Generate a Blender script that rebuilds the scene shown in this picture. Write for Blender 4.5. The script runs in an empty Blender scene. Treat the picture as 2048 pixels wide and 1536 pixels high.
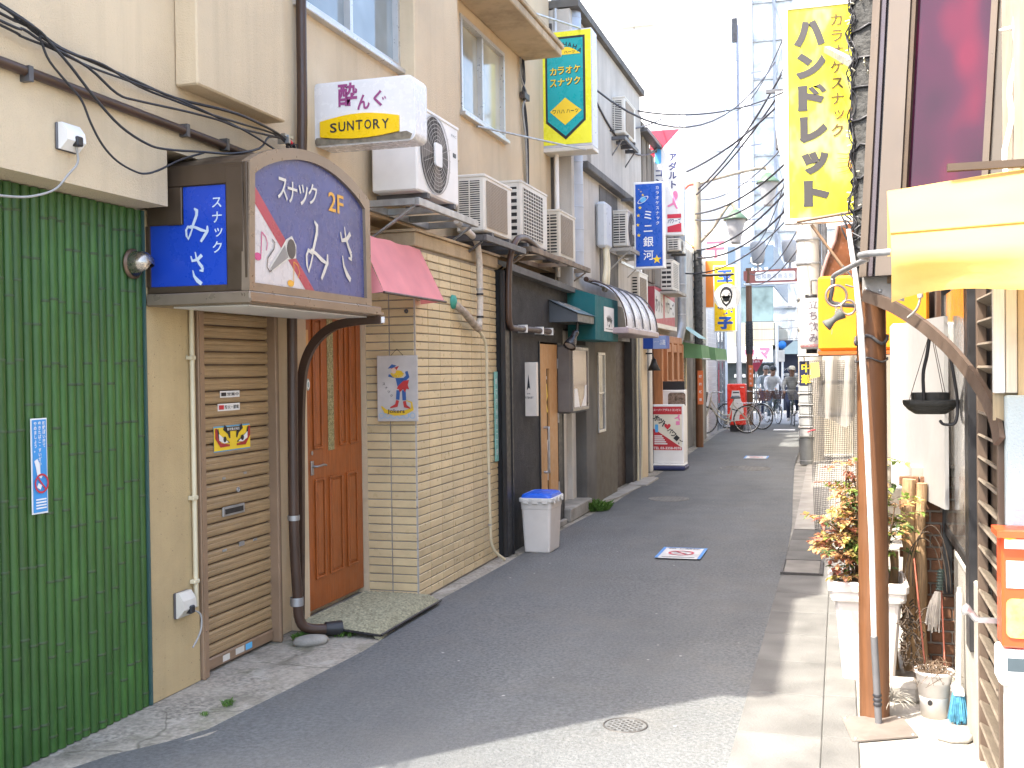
import bpy, math, random
from mathutils import Vector, Matrix

RN = random.Random(11)
sc = bpy.context.scene
COL = sc.collection
pi = math.pi

# ------------------------------------------------------------------ camera
cam_d = bpy.data.cameras.new('camera')
cam = bpy.data.objects.new('camera', cam_d)
COL.objects.link(cam)
cam_d.sensor_width = 36.0
cam_d.lens = 36.0 * 2145.3 / 2048
cam_d.clip_start, cam_d.clip_end = 0.05, 2000


def aim(yaw, pitch, roll, loc):
    cy, sy, cp, sp, cr, sr = (math.cos(yaw), math.sin(yaw), math.cos(pitch), math.sin(pitch), math.cos(roll), math.sin(roll))
    f, r, u = Vector((-sy, cy, 0)), Vector((cy, sy, 0)), Vector((0, 0, 1))
    f2, u2 = f * cp - u * sp, u * cp + f * sp
    r3, u3 = r * cr + u2 * sr, u2 * cr - r * sr
    m = Matrix((r3, u3, -f2)).transposed().to_4x4()
    m.translation = loc
    return m


cam.matrix_world = aim(0.29672, 0.013863, -0.013528, (0, 0, 1.6))
sc.camera = cam

# ------------------------------------------------------------------ sky, sun, exposure
SUN_EL, SUN_AZ = math.radians(59), math.atan2(-0.69, -0.73)
w = bpy.data.worlds.new('World')
sc.world = w
w.use_nodes = True
wn = w.node_tree
bg = wn.nodes['Background']
sky = wn.nodes.new('ShaderNodeTexSky')
sky.sky_type = 'NISHITA'
sky.sun_disc = False
sky.sun_elevation = SUN_EL
sky.sun_rotation = SUN_AZ
sky.air_density, sky.dust_density, sky.ozone_density = 1.0, 4.0, 0.6
wn.links.new(sky.outputs[0], bg.inputs[0])
bg.inputs[1].default_value = 0.15
sun_d = bpy.data.lights.new('sun', 'SUN')
sun_d.energy, sun_d.angle, sun_d.color = 2.2, math.radians(0.5), (1.0, 0.93, 0.82)
sun = bpy.data.objects.new('sun', sun_d)
COL.objects.link(sun)
ldir = Vector((0.69 * math.cos(SUN_EL), 0.73 * math.cos(SUN_EL), -math.sin(SUN_EL)))
sun.rotation_euler = ldir.to_track_quat('-Z', 'Y').to_euler()
sun.location = (-6, -6, 14)
vs = sc.view_settings
vs.view_transform, vs.look, vs.gamma, vs.use_curve_mapping = 'Standard', 'None', 1.0, False
vs.exposure = 2.62
sc.cycles.max_bounces = 8
sc.cycles.transparent_max_bounces = 12


# ------------------------------------------------------------------ materials
MATS = {}


def nd(nt, t, **k):
    n = nt.nodes.new(t)
    for a, b in k.items():
        if a.startswith('i_'):
            n.inputs[int(a[2:]) if a[2:].isdigit() else a[2:]].default_value = b
        else:
            setattr(n, a, b)
    return n


def ramp(nt, src, stops):
    r = nt.nodes.new('ShaderNodeValToRGB')
    while len(r.color_ramp.elements) < len(stops):
        r.color_ramp.elements.new(0.5)
    for e, (p, c) in zip(r.color_ramp.elements, stops):
        e.position = p
        e.color = (*c, 1) if len(c) == 3 else c
    nt.links.new(src, r.inputs[0])
    return r.outputs[0]


def mixc(nt, fac, a, b, mode='MIX'):
    m = nt.nodes.new('ShaderNodeMix')
    m.data_type, m.blend_type = 'RGBA', mode
    for sock, v in ((m.inputs[0], fac), (m.inputs[6], a), (m.inputs[7], b)):
        if hasattr(v, 'links') or hasattr(v, 'is_linked'):
            nt.links.new(v, sock)
        elif isinstance(v, (int, float)):
            sock.default_value = v
        else:
            sock.default_value = (*v, 1)
    return m.outputs[2]


def noise(nt, co, scale, detail=4, rough=0.55, stretch=None):
    if stretch:
        mp = nd(nt, 'ShaderNodeMapping')
        mp.inputs['Scale'].default_value = stretch
        nt.links.new(co, mp.inputs[0])
        co = mp.outputs[0]
    n = nd(nt, 'ShaderNodeTexNoise')
    n.inputs['Scale'].default_value = scale
    n.inputs['Detail'].default_value = detail
    n.inputs['Roughness'].default_value = rough
    nt.links.new(co, n.inputs['Vector'])
    return n.outputs[0]


def mat(name, col, rough=0.6, var=0.12, scale=3.0, bump=0.0, bscale=60.0, metal=0.0, streak=0.0, grime=0.0, speck=0.0,
        spec=0.5, grain=None, trans=0.0, tint=None, island=0.0, coat=0.0):
    """One procedural material: base colour with broad unevenness, optional vertical run-off streaks, grime, grain and relief."""
    if name in MATS:
        return MATS[name]
    m = bpy.data.materials.new(name)
    m.use_nodes = True
    nt = m.node_tree
    b = nt.nodes['Principled BSDF']
    co = nd(nt, 'ShaderNodeNewGeometry').outputs['Position']
    L = nt.links.new
    dark = tuple(c * (1 - 1.6 * var) for c in col)
    lite = tuple(min(1, c * (1 + 1.2 * var)) for c in col)
    c = ramp(nt, noise(nt, co, scale, 5), [(0.3, dark), (0.7, lite)])
    if grain:
        g = noise(nt, co, grain[0], 3, 0.6, grain[1])
        c = mixc(nt, ramp(nt, g, [(0.35, (0, 0, 0)), (0.65, (1, 1, 1))]), c, tuple(x * grain[2] for x in col))
    if streak:
        s = noise(nt, co, 1.0, 4, 0.6, (9, 9, 0.5))
        f = ramp(nt, s, [(0.5, (0, 0, 0)), (0.75, (streak,) * 3)])
        c = mixc(nt, f, c, tuple(x * 0.35 for x in col))
    if grime:
        g = noise(nt, co, 1.7, 6, 0.7)
        f = ramp(nt, g, [(0.48, (0, 0, 0)), (0.72, (grime,) * 3)])
        c = mixc(nt, f, c, tint or tuple(x * 0.3 for x in col))
    if speck:
        v = nd(nt, 'ShaderNodeTexVoronoi')
        v.inputs['Scale'].default_value = speck
        L(co, v.inputs['Vector'])
        f = ramp(nt, v.outputs['Distance'], [(0.05, (0.85,) * 3), (0.11, (0, 0, 0))])
        c = mixc(nt, f, c, tuple(x * 0.35 for x in col))
    if island:
        i = nd(nt, 'ShaderNodeObjectInfo').outputs['Random']
        c = mixc(nt, 1.0, c, ramp(nt, i, [(0, (1 - island,) * 3), (1, (1 + island * 0.6,) * 3)]), 'MULTIPLY')
    L(c, b.inputs['Base Color'])
    b.inputs['Metallic'].default_value = metal
    b.inputs['Specular IOR Level'].default_value = spec
    if coat:
        b.inputs['Coat Weight'].default_value = coat
    rr = ramp(nt, noise(nt, co, scale * 4, 3), [(0.3, (max(0.03, rough - 0.1),) * 3), (0.7, (min(1, rough + 0.1),) * 3)])
    L(rr, b.inputs['Roughness'])
    if bump:
        bp = nd(nt, 'ShaderNodeBump')
        bp.inputs['Strength'].default_value = bump
        bp.inputs['Distance'].default_value = 0.01
        L(noise(nt, co, bscale, 4, 0.6), bp.inputs['Height'])
        L(bp.outputs[0], b.inputs['Normal'])
    if trans:
        t = nd(nt, 'ShaderNodeBsdfTranslucent')
        L(c, t.inputs[0])
        mx = nd(nt, 'ShaderNodeMixShader')
        mx.inputs[0].default_value = trans
        L(b.outputs[0], mx.inputs[1])
        L(t.outputs[0], mx.inputs[2])
        L(mx.outputs[0], nt.nodes['Material Output'].inputs[0])
    MATS[name] = m
    return m


def flat(name, col, rough=0.5, **k):
    k.setdefault('var', 0.05)
    return mat(name, col, rough, **k)


def glassy(name, col, rough=0.06, clear=0.0):
    if name in MATS:
        return MATS[name]
    m = bpy.data.materials.new(name)
    m.use_nodes = True
    nt = m.node_tree
    b = nt.nodes['Principled BSDF']
    co = nd(nt, 'ShaderNodeNewGeometry').outputs['Position']
    c = ramp(nt, noise(nt, co, 1.3, 3), [(0.35, tuple(x * 0.6 for x in col)), (0.65, tuple(min(1, x * 1.3) for x in col))])
    nt.links.new(c, b.inputs['Base Color'])
    b.inputs['Roughness'].default_value = rough
    b.inputs['Specular IOR Level'].default_value = 0.8
    if clear:
        t = nd(nt, 'ShaderNodeBsdfTransparent')
        mx = nd(nt, 'ShaderNodeMixShader')
        mx.inputs[0].default_value = clear
        nt.links.new(b.outputs[0], mx.inputs[1])
        nt.links.new(t.outputs[0], mx.inputs[2])
        nt.links.new(mx.outputs[0], nt.nodes['Material Output'].inputs[0])
    MATS[name] = m
    return m


# ------------------------------------------------------------------ text outlines (built-in font)
GL = {}


def glyph(s, bold=0.0, res=3):
    k = (s, bold)
    if k not in GL:
        c = bpy.data.curves.new('outline', 'FONT')
        c.body, c.offset, c.resolution_u = s, bold, res
        o = bpy.data.objects.new('outline', c)
        me = o.to_mesh()
        GL[k] = ([tuple(v.co) for v in me.vertices], [tuple(p.vertices) for p in me.polygons])
        o.to_mesh_clear()
        bpy.data.objects.remove(o)
        bpy.data.curves.remove(c)
    return GL[k]


# ------------------------------------------------------------------ mesh builder
def frame(o, u, v):
    u, v = Vector(u).normalized(), Vector(v).normalized()
    n = u.cross(v)
    m = Matrix((u, v, n)).transposed().to_4x4()
    m.translation = Vector(o)
    return m


class MB:
    def __init__(s, m=None):
        s.v, s.f, s.mi, s.sm, s.M = [], [], [], [], m

    def add(s, vs_, fs, mi=0, smooth=False, M=None):
        b = len(s.v)
        M = M if M is not None else s.M
        s.v += [M @ Vector(p) for p in vs_] if M is not None else [Vector(p) for p in vs_]
        s.f += [[i + b for i in f] for f in fs]
        s.mi += [mi] * len(fs)
        s.sm += [smooth] * len(fs)
        return s

    def box(s, x0, x1, y0, y1, z0, z1, mi=0, ch=0.0, M=None):
        if not ch:
            v = [(x, y, z) for z in (z0, z1) for y in (y0, y1) for x in (x0, x1)]
            return s.add(v, [(0, 2, 3, 1), (4, 5, 7, 6), (0, 1, 5, 4), (2, 6, 7, 3), (0, 4, 6, 2), (1, 3, 7, 5)], mi, M=M)
        lo, hi = (x0, y0, z0), (x1, y1, z1)
        ch = min(ch, 0.45 * min(h - l for l, h in zip(lo, hi)))
        v, idx = [], {}
        for cx in (0, 1):
            for cy in (0, 1):
                for cz in (0, 1):
                    c = (cx, cy, cz)
                    for a in range(3):
                        p = []
                        for k in range(3):
                            e = (lo, hi)[c[k]][k]
                            p.append(e if k == a else e + (ch if c[k] == 0 else -ch))
                        idx[(c, a)] = len(v)
                        v.append(p)
        f = []
        cen = Vector([(l + h) / 2 for l, h in zip(lo, hi)])

        def face(q):
            P = [Vector(v[i]) for i in q]
            n = (P[1] - P[0]).cross(P[2] - P[0])
            if n.dot(sum(P, Vector()) / len(P) - cen) < 0:
                q = q[::-1]
            f.append(tuple(q))
        for a in range(3):
            b, c = (a + 1) % 3, (a + 2) % 3
            for sgn in (0, 1):
                q = []
                for pb, pc in ((0, 0), (1, 0), (1, 1), (0, 1)):
                    k = [0, 0, 0]
                    k[a], k[b], k[c] = sgn, pb, pc
                    q.append(idx[(tuple(k), a)])
                face(q)
            for pb in (0, 1):
                for pc in (0, 1):
                    k0, k1 = [0, 0, 0], [0, 0, 0]
                    k0[a], k1[a] = 0, 1
                    for k in (k0, k1):
                        k[b], k[c] = pb, pc
                    k0, k1 = tuple(k0), tuple(k1)
                    face([idx[(k0, b)], idx[(k1, b)], idx[(k1, c)], idx[(k0, c)]])
        for c in [(i, j, k) for i in (0, 1) for j in (0, 1) for k in (0, 1)]:
            face([idx[(c, 0)], idx[(c, 1)], idx[(c, 2)]])
        return s.add(v, f, mi, M=M)

    def bar(s, p0, p1, wx, wy, up=(0, 0, 1), mi=0, ch=0.0):
        """A rectangular bar from p0 to p1."""
        p0, p1 = Vector(p0), Vector(p1)
        d = p1 - p0
        z = d.normalized()
        x = Vector(up).cross(z)
        if x.length < 1e-4:
            x = Vector((1, 0, 0)).cross(z)
        x.normalize()
        y = z.cross(x)
        M = Matrix((x, y, z)).transposed().to_4x4()
        M.translation = p0
        if s.M is not None:
            M = s.M @ M
        return s.box(-wx / 2, wx / 2, -wy / 2, wy / 2, 0, d.length, mi, ch, M)

    def tube(s, pts, r, n=8, mi=0, cap=True):
        P = [Vector(p) for p in pts]
        rs = r if isinstance(r, (list, tuple)) else [r] * len(P)
        t0 = (P[1] - P[0]).normalized()
        a = t0.orthogonal().normalized()
        vs_, fs = [], []
        for i, p in enumerate(P):
            t = ((P[min(i + 1, len(P) - 1)] - P[max(i - 1, 0)])).normalized()
            a = (a - t * a.dot(t))
            if a.length < 1e-5:
                a = t.orthogonal()
            a.normalize()
            b = t.cross(a)
            for k in range(n):
                g = 2 * pi * k / n
                vs_.append(p + (a * math.cos(g) + b * math.sin(g)) * rs[i])
        for i in range(len(P) - 1):
            for k in range(n):
                q = (k + 1) % n
                fs.append((i * n + k, i * n + q, (i + 1) * n + q, (i + 1) * n + k))
        s.add(vs_, fs, mi, True)
        if cap:
            s.add(vs_[:n], [tuple(range(n - 1, -1, -1))], mi)
            s.add(vs_[-n:], [tuple(range(n))], mi)
        return s

    def lathe(s, prof, c=(0, 0, 0), n=20, mi=0, M=None, sweep=1.0, start=0.0):
        """prof: (radius, height) pairs turned about the local z axis."""
        T = Matrix.Translation(c)
        M = (M @ T if M is not None else T)
        if s.M is not None:
            M = s.M @ M
        full = sweep >= 0.999
        m = n if full else n + 1
        vs_ = [(r * math.cos(start + 2 * pi * sweep * k / n), r * math.sin(start + 2 * pi * sweep * k / n), z) for r, z in prof for k in range(m)]
        fs = []
        for i in range(len(prof) - 1):
            for k in range(n):
                q = (k + 1) % m
                fs.append((i * m + k, i * m + q, (i + 1) * m + q, (i + 1) * m + k))
        return s.add(vs_, fs, mi, True, M)

    def prism(s, pts, z0, z1, mi=0, M=None, smooth=False):
        n = len(pts)
        vs_ = [(x, y, z0) for x, y in pts] + [(x, y, z1) for x, y in pts]
        area = sum(pts[i][0] * pts[(i + 1) % n][1] - pts[(i + 1) % n][0] * pts[i][1] for i in range(n))
        o = list(range(n)) if area > 0 else list(range(n - 1, -1, -1))
        s.add(vs_, [tuple(reversed(o)), tuple(i + n for i in o)], mi, False, M)
        sides = []
        for a in range(n):
            i, j = o[a], o[(a + 1) % n]
            sides.append((i, j, j + n, i + n))
        return s.add(vs_, sides, mi, smooth, M)

    def poly(s, pts, z=0.0, mi=0, M=None):
        n = len(pts)
        area = sum(pts[i][0] * pts[(i + 1) % n][1] - pts[(i + 1) % n][0] * pts[i][1] for i in range(n))
        return s.add([(x, y, z) for x, y in pts], [tuple(range(n)) if area > 0 else tuple(range(n - 1, -1, -1))], mi, False, M)

    def rect(s, x0, y0, x1, y1, z=0.0, mi=0):
        return s.poly([(x0, y0), (x1, y0), (x1, y1), (x0, y1)], z, mi)

    def disk(s, x, y, rx, ry=None, z=0.0, n=24, mi=0):
        ry = ry or rx
        return s.poly([(x + rx * math.cos(2 * pi * k / n), y + ry * math.sin(2 * pi * k / n)) for k in range(n)], z, mi)

    def ring(s, x, y, r0, r1, z=0.0, n=28, mi=0, sy=1.0, rot=0.0):
        v, f = [], []
        for k in range(n):
            a = 2 * pi * k / n
            for r in (r0, r1):
                px, py = r * math.cos(a), r * math.sin(a) * sy
                v.append((x + px * math.cos(rot) - py * math.sin(rot), y + px * math.sin(rot) + py * math.cos(rot), z))
        for k in range(n):
            q = (k + 1) % n
            f.append((2 * k, 2 * k + 1, 2 * q + 1, 2 * q))
        return s.add(v, f, mi)

    def stroke(s, pts, w_, z=0.0, mi=0):
        """A flat brush stroke through pts; w_ is one width or one per point."""
        P = [Vector((p[0], p[1])) for p in pts]
        ws = w_ if isinstance(w_, (list, tuple)) else [w_] * len(P)
        v, f = [], []
        for i, p in enumerate(P):
            t = (P[min(i + 1, len(P) - 1)] - P[max(i - 1, 0)]).normalized()
            nn = Vector((-t.y, t.x)) * ws[i] / 2
            v += [(p.x - nn.x, p.y - nn.y, z), (p.x + nn.x, p.y + nn.y, z)]
        for i in range(len(P) - 1):
            f.append((2 * i, 2 * i + 2, 2 * i + 3, 2 * i + 1))
        return s.add(v, f, mi)

    def text(s, body, x0, y0, x1, y1, z=0.0, bold=0.0, mi=0, keep=False, rot=0.0, slant=0.0):
        v, f = glyph(body, bold)
        if not v:
            return s
        a0, a1 = min(p[0] for p in v), max(p[0] for p in v)
        b0, b1 = min(p[1] for p in v), max(p[1] for p in v)
        kx, ky = (x1 - x0) / (a1 - a0), (y1 - y0) / max(1e-6, b1 - b0)
        if keep:
            kx = ky = min(kx, ky)
        cx, cy = (x0 + x1) / 2, (y0 + y1) / 2
        out = []
        for p in v:
            X, Y = (p[0] - (a0 + a1) / 2) * kx, (p[1] - (b0 + b1) / 2) * ky
            X += slant * Y
            out.append((cx + X * math.cos(rot) - Y * math.sin(rot), cy + X * math.sin(rot) + Y * math.cos(rot), z))
        return s.add(out, f, mi)

    def vtext(s, body, xc, y_top, size, pitch, z=0.0, bold=0.0, mi=0, sx=1.0):
        """Upright column of characters, each in its own em box."""
        for i, ch in enumerate(body):
            v, f = glyph(ch, bold)
            cy = y_top - pitch * (i + 0.5)
            out = []
            for p in v:
                X, Y = (p[0] - 0.5), (p[1] - 0.38)
                if ch == 'ー':
                    X, Y = -Y, -X
                elif ch in 'ッャュョ':
                    X, Y = X + 0.1, Y + 0.1
                out.append((xc + X * size * sx, cy + Y * size, z))
            s.add(out, f, mi)
        return s

    def build(s, name, mats, parent=None, label=None, stuff=False, struct=False, local=False, **props):
        me = bpy.data.meshes.new(name)
        off = Vector()
        p = None if local else parent
        while p is not None:
            off += p.location
            p = p.parent
        me.from_pydata([tuple(v - off) for v in s.v], [], s.f)
        for m in (mats if isinstance(mats, (list, tuple)) else [mats]):
            me.materials.append(m)
        me.polygons.foreach_set('material_index', s.mi)
        me.polygons.foreach_set('use_smooth', s.sm)
        me.update()
        o = bpy.data.objects.new(name, me)
        COL.objects.link(o)
        if parent is not None:
            o.parent = parent
        if label:
            o['label'] = label
        if stuff:
            o['kind'] = 'stuff'
        if struct:
            o['kind'] = 'structure'
        for k, v_ in props.items():
            o[k] = v_
        return o


def thing(name, label, cat, loc=(0, 0, 0), group=None):
    o = bpy.data.objects.new(name, None)
    o.empty_display_size = 0.1
    COL.objects.link(o)
    o.location = loc
    o['label'], o['category'] = label, cat
    if group:
        o['group'] = group
    return o


def tag(o, label, cat, group=None):
    o['label'], o['category'] = label, cat
    if group:
        o['group'] = group
    return o


def clone(o, loc=None, rotz=None, label=None, parent=None):
    c = o.copy()
    COL.objects.link(c)
    if parent is not None:
        c.parent = parent
    for ch in list(o.children):
        clone(ch, parent=c)
    if loc is not None:
        c.location = loc
    if rotz is not None:
        c.rotation_euler.z = rotz
    if label:
        c['label'] = label
    return c


def arc_pts(f, n):
    return [f(i / n) for i in range(n + 1)]


def sag(a, b, drop, n=10, jitter=0.0):
    a, b = Vector(a), Vector(b)
    out = []
    for i in range(n + 1):
        t = i / n
        p = a.lerp(b, t)
        p.z -= drop * 4 * t * (1 - t)
        if 0 < i < n and jitter:
            p += Vector((RN.uniform(-jitter, jitter), RN.uniform(-jitter, jitter), RN.uniform(-jitter, jitter)))
        out.append(p)
    return out


def smooth_path(pts, k=4):
    P = [Vector(p) for p in pts]
    out = []
    for i in range(len(P) - 1):
        p0, p1, p2, p3 = P[max(i - 1, 0)], P[i], P[i + 1], P[min(i + 2, len(P) - 1)]
        for j in range(k):
            t = j / k
            out.append(0.5 * ((2 * p1) + (p2 - p0) * t + (2 * p0 - 5 * p1 + 4 * p2 - p3) * t * t + (3 * p1 - p0 - 3 * p2 + p3) * t ** 3))
    out.append(P[-1])
    return out
# ------------------------------------------------------------------ shared materials
M = {}


def asphalt_material():
    m = mat('asphalt', (0.092, 0.097, 0.097), 0.85, 0.16, 0.9, bump=1.0, bscale=75, grain=(48, None, 1.7), grime=0.55, tint=(0.145, 0.14, 0.125))  # pale grime patches, also standing in for faint reflected light
    nt = m.node_tree
    b = nt.nodes['Principled BSDF']
    src = b.inputs['Base Color'].links[0].from_socket
    co = nd(nt, 'ShaderNodeNewGeometry').outputs['Position']
    # pale grit and litter specks, dark oily spots, tyre-worn band along the lane
    v = nd(nt, 'ShaderNodeTexVoronoi')
    v.inputs['Scale'].default_value = 7.0
    nt.links.new(co, v.inputs['Vector'])
    pick = ramp(nt, nd_sep(nt, v.outputs['Color']), [(0.80, (0, 0, 0)), (0.82, (1, 1, 1))])
    dot = ramp(nt, v.outputs['Distance'], [(0.045, (1, 1, 1)), (0.075, (0, 0, 0))])
    c = mixc(nt, mixc(nt, 1.0, pick, dot, 'MULTIPLY'), src, (0.42, 0.41, 0.39))
    v2 = nd(nt, 'ShaderNodeTexVoronoi')
    v2.inputs['Scale'].default_value = 95.0
    nt.links.new(co, v2.inputs['Vector'])
    c = mixc(nt, ramp(nt, v2.outputs['Distance'], [(0.12, (0.55,) * 3), (0.3, (0, 0, 0))]), c, (0.19, 0.19, 0.185))
    n2 = noise(nt, co, 0.55, 4, 0.6, (1, .35, 1))
    c = mixc(nt, ramp(nt, n2, [(0.45, (0, 0, 0)), (0.62, (0.5,) * 3)]), c, (0.062, 0.066, 0.068))
    nt.links.new(c, b.inputs['Base Color'])
    return m


def nd_sep(nt, sock):
    s = nt.nodes.new('ShaderNodeSeparateColor')
    nt.links.new(sock, s.inputs[0])
    return s.outputs[0]

M['asphalt'] = asphalt_material()
M['conc'] = mat('concrete', (0.30, 0.285, 0.25), 0.9, 0.2, 3.0, bump=0.35, bscale=90, grime=0.75, tint=(0.10, 0.095, 0.085))
M['conc_lt'] = mat('pale_concrete', (0.36, 0.34, 0.30), 0.9, 0.12, 4.0, bump=0.3, bscale=90, grime=0.35)
M['cream'] = mat('cream_stucco', (0.62, 0.50, 0.335), 0.9, 0.07, 1.4, bump=0.6, bscale=130, streak=0.17, grime=0.2, tint=(0.36, 0.27, 0.17))
M['cream_dk'] = mat('weathered_cream_stucco', (0.50, 0.39, 0.25), 0.9, 0.14, 2.0, bump=0.6, bscale=120, streak=0.35, grime=0.5, tint=(0.14, 0.10, 0.06))
M['bamboo'] = mat('green_bamboo', (0.039, 0.112, 0.018), 0.45, 0.16, 2.5, bump=0.15, bscale=30, grain=(6, (4, 4, 0.6), 0.75), island=0.22)
M['node'] = mat('bamboo_node', (0.045, 0.075, 0.028), 0.6)
M['shutter'] = mat('brown_shutter', (0.41, 0.28, 0.145), 0.45, 0.10, 3.0, bump=0.2, bscale=40, grain=(3, (3, 1.5, 60), 0.7), grime=0.2)
M['rail'] = mat('shutter_rail', (0.30, 0.20, 0.125), 0.5, 0.10, 4.0, metal=0.2, grime=0.3)
M['wood'] = mat('door_wood', (0.38, 0.105, 0.022), 0.4, 0.12, 3.0, grain=(4, (18, 18, 1.2), 0.7), bump=0.05, bscale=60)
M['bronze'] = mat('bronze_frame', (0.090, 0.062, 0.040), 0.4, 0.12, 4.0, metal=0.4, grime=0.15)
M['bronze_lt'] = mat('pale_bronze_frame', (0.26, 0.20, 0.145), 0.35, 0.08, 4.0, metal=0.4)
M['brown'] = mat('brown_paint', (0.06, 0.033, 0.022), 0.4, 0.15, 5.0, grime=0.2)
M['tile'] = mat('tan_tile', (0.63, 0.50, 0.29), 0.35, 0.06, 6.0, island=0.10, grime=0.12)
M['grout'] = mat('grey_grout', (0.33, 0.30, 0.26), 0.9, 0.15, 8.0)
M['white'] = mat('white_paint', (0.78, 0.77, 0.74), 0.4, 0.04, 5.0, grime=0.08)
M['offwhite'] = mat('offwhite_casing', (0.64, 0.61, 0.54), 0.45, 0.05, 5.0, streak=0.15, grime=0.18)
M['black'] = mat('black_paint', (0.018, 0.018, 0.02), 0.45, 0.2, 6.0)
M['cable'] = mat('black_cable', (0.022, 0.022, 0.026), 0.5, 0.15, 20.0)
M['greycable'] = mat('grey_cable', (0.32, 0.31, 0.29), 0.5, 0.1, 20.0)
M['steel'] = mat('galvanised_steel', (0.42, 0.43, 0.44), 0.4, 0.2, 9.0, metal=0.7, grime=0.2)
M['dksteel'] = mat('dark_steel', (0.12, 0.12, 0.125), 0.5, 0.2, 9.0, metal=0.5, grime=0.3, tint=(0.10, 0.05, 0.03))
M['ivory'] = mat('ivory_plastic', (0.62, 0.55, 0.38), 0.4, 0.06, 6.0, grime=0.15)
M['red'] = flat('red_print', (0.55, 0.03, 0.045))
M['blue'] = flat('blue_print', (0.02, 0.09, 0.50))
M['yellow'] = flat('yellow_print_and_reflection', (0.85, 0.60, 0.03))
M['ink'] = flat('black_ink', (0.02, 0.02, 0.025))
M['paper'] = flat('white_print', (0.80, 0.79, 0.77))
M['pink'] = flat('pink_print', (0.75, 0.22, 0.40))
M['skyblue'] = flat('skyblue_print', (0.12, 0.45, 0.75))
M['leaf'] = mat('weed_leaf', (0.10, 0.20, 0.035), 0.55, 0.25, 30.0, trans=0.3)

# ------------------------------------------------------------------ ground, road, gutter
mb = MB()
mb.box(-90, 90, -30, 17, -0.60, -0.012)
mb.add([(-90, 17, -.012), (90, 17, -.012), (90, 34, -.19), (-90, 34, -.19), (-90, 160, -.19), (90, 160, -.19)], [(0, 1, 2, 3), (3, 2, 5, 4)])
mb.build('ground', M['conc'], struct=True)

# asphalt lane, finely divided so that the surface can sag and heave a little
mb = MB()
left = [(-30, -8.0), (2.4, -8.0), (2.62, -3.6), (3.64, -3.0), (3.88, -2.93), (4.0, -2.82), (4.12, -2.74), (4.41, -2.72), (4.93, -2.67), (5.67, -2.62), (6.88, -2.69), (8.34, -2.65), (10.63, -2.65), (12.5, -2.57), (14.6, -2.60), (18, -2.62), (24, -2.75), (33, -3.0)]
right = [(-30, 7.0), (2.0, 7.0), (2.3, -0.43), (9, -0.44), (11, -0.47), (14, -0.58), (17.5, -0.70), (22, -0.75), (33, -0.85)]


def interp(tab, y):
    for (a, b), (c, d) in zip(tab, tab[1:]):
        if a <= y <= c:
            return b + (d - b) * (y - a) / (c - a)
    return tab[-1][1]


def gz(y):
    """The lane falls gently away beyond the large manhole."""
    return -0.02 * max(0.0, y - 26.0)


rows = [-30, 0, 1.5, 2.2] + [2.4 + 0.2 * i for i in range(60)] + [14.8 + 0.7 * i for i in range(26)]
rows = [y for y in rows if y < 33] + [33]
NX = 16
V, Fq = [], []
for y in rows:
    a, b = interp(left, y), interp(right, y)
    for k in range(NX + 1):
        t = k / NX
        x = a + (b - a) * t
        z = 0.0 + (0.006 * math.sin(x * 2.1 + y * 0.9) * math.sin(y * 1.3 - x) if 0 < k < NX else -0.003) + gz(y)
        V.append((x, y, z))
for i in range(len(rows) - 1):
    for k in range(NX):
        a = i * (NX + 1) + k
        Fq.append((a, a + 1, a + NX + 2, a + NX + 1))
mb.add(V, Fq, 0, True)
mb.build('road', M['asphalt'], struct=True)

# concrete apron along the left shops
mb = MB()
seg = [p for p in left if 2.6 <= p[0] <= 24]
for (y0, x0), (y1, x1) in zip(seg, seg[1:]):
    mb.add([(-3.3, y0, -0.004 + gz(y0)), (x0 + 0.05, y0, -0.004 + gz(y0)), (x1 + 0.05, y1, -0.004 + gz(y1)), (-3.3, y1, -0.004 + gz(y1))], [(0, 1, 2, 3)])
apr = mat('apron_concrete', (0.255, 0.235, 0.195), 0.92, 0.32, 2.8, bump=0.9, bscale=45, grime=0.9, tint=(0.075, 0.075, 0.052), grain=(38, None, 1.5))
nt = apr.node_tree
pb = nt.nodes['Principled BSDF']
src = pb.inputs['Base Color'].links[0].from_socket
co = nd(nt, 'ShaderNodeNewGeometry').outputs['Position']
wob = nd(nt, 'ShaderNodeTexNoise')
wob.inputs['Scale'].default_value = 3.0
nt.links.new(co, wob.inputs['Vector'])
dv = nd(nt, 'ShaderNodeVectorMath', operation='MULTIPLY_ADD')
dv.inputs[1].default_value = (.35, .35, 0)
nt.links.new(wob.outputs['Color'], dv.inputs[0])
nt.links.new(co, dv.inputs[2])
vor = nd(nt, 'ShaderNodeTexVoronoi', feature='DISTANCE_TO_EDGE')
vor.inputs['Scale'].default_value = 1.1
nt.links.new(dv.outputs[0], vor.inputs['Vector'])
c = mixc(nt, ramp(nt, vor.outputs['Distance'], [(0.002, (.55,) * 3), (0.011, (0, 0, 0))]), src, (.05, .05, .03))
moss = noise(nt, co, 2.2, 5, .65)
c = mixc(nt, ramp(nt, moss, [(0.56, (0, 0, 0)), (0.68, (.55,) * 3)]), c, (.07, .085, .03))
pale = noise(nt, co, 4.5, 5, .7, (1, .6, 1))
c = mixc(nt, ramp(nt, pale, [(0.57, (0, 0, 0)), (0.66, (.6,) * 3)]), c, (.43, .41, .36))
nt.links.new(c, pb.inputs['Base Color'])
mb.build('pavement', apr, struct=True)

# cross street beyond the lane
mb = MB()
mb.box(-60, 60, 32.9, 42, -0.18, -0.141)
mb.build('road', mat('far_asphalt', (0.22, 0.22, 0.22), 0.9, 0.08, 1.0), struct=True)

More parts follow.
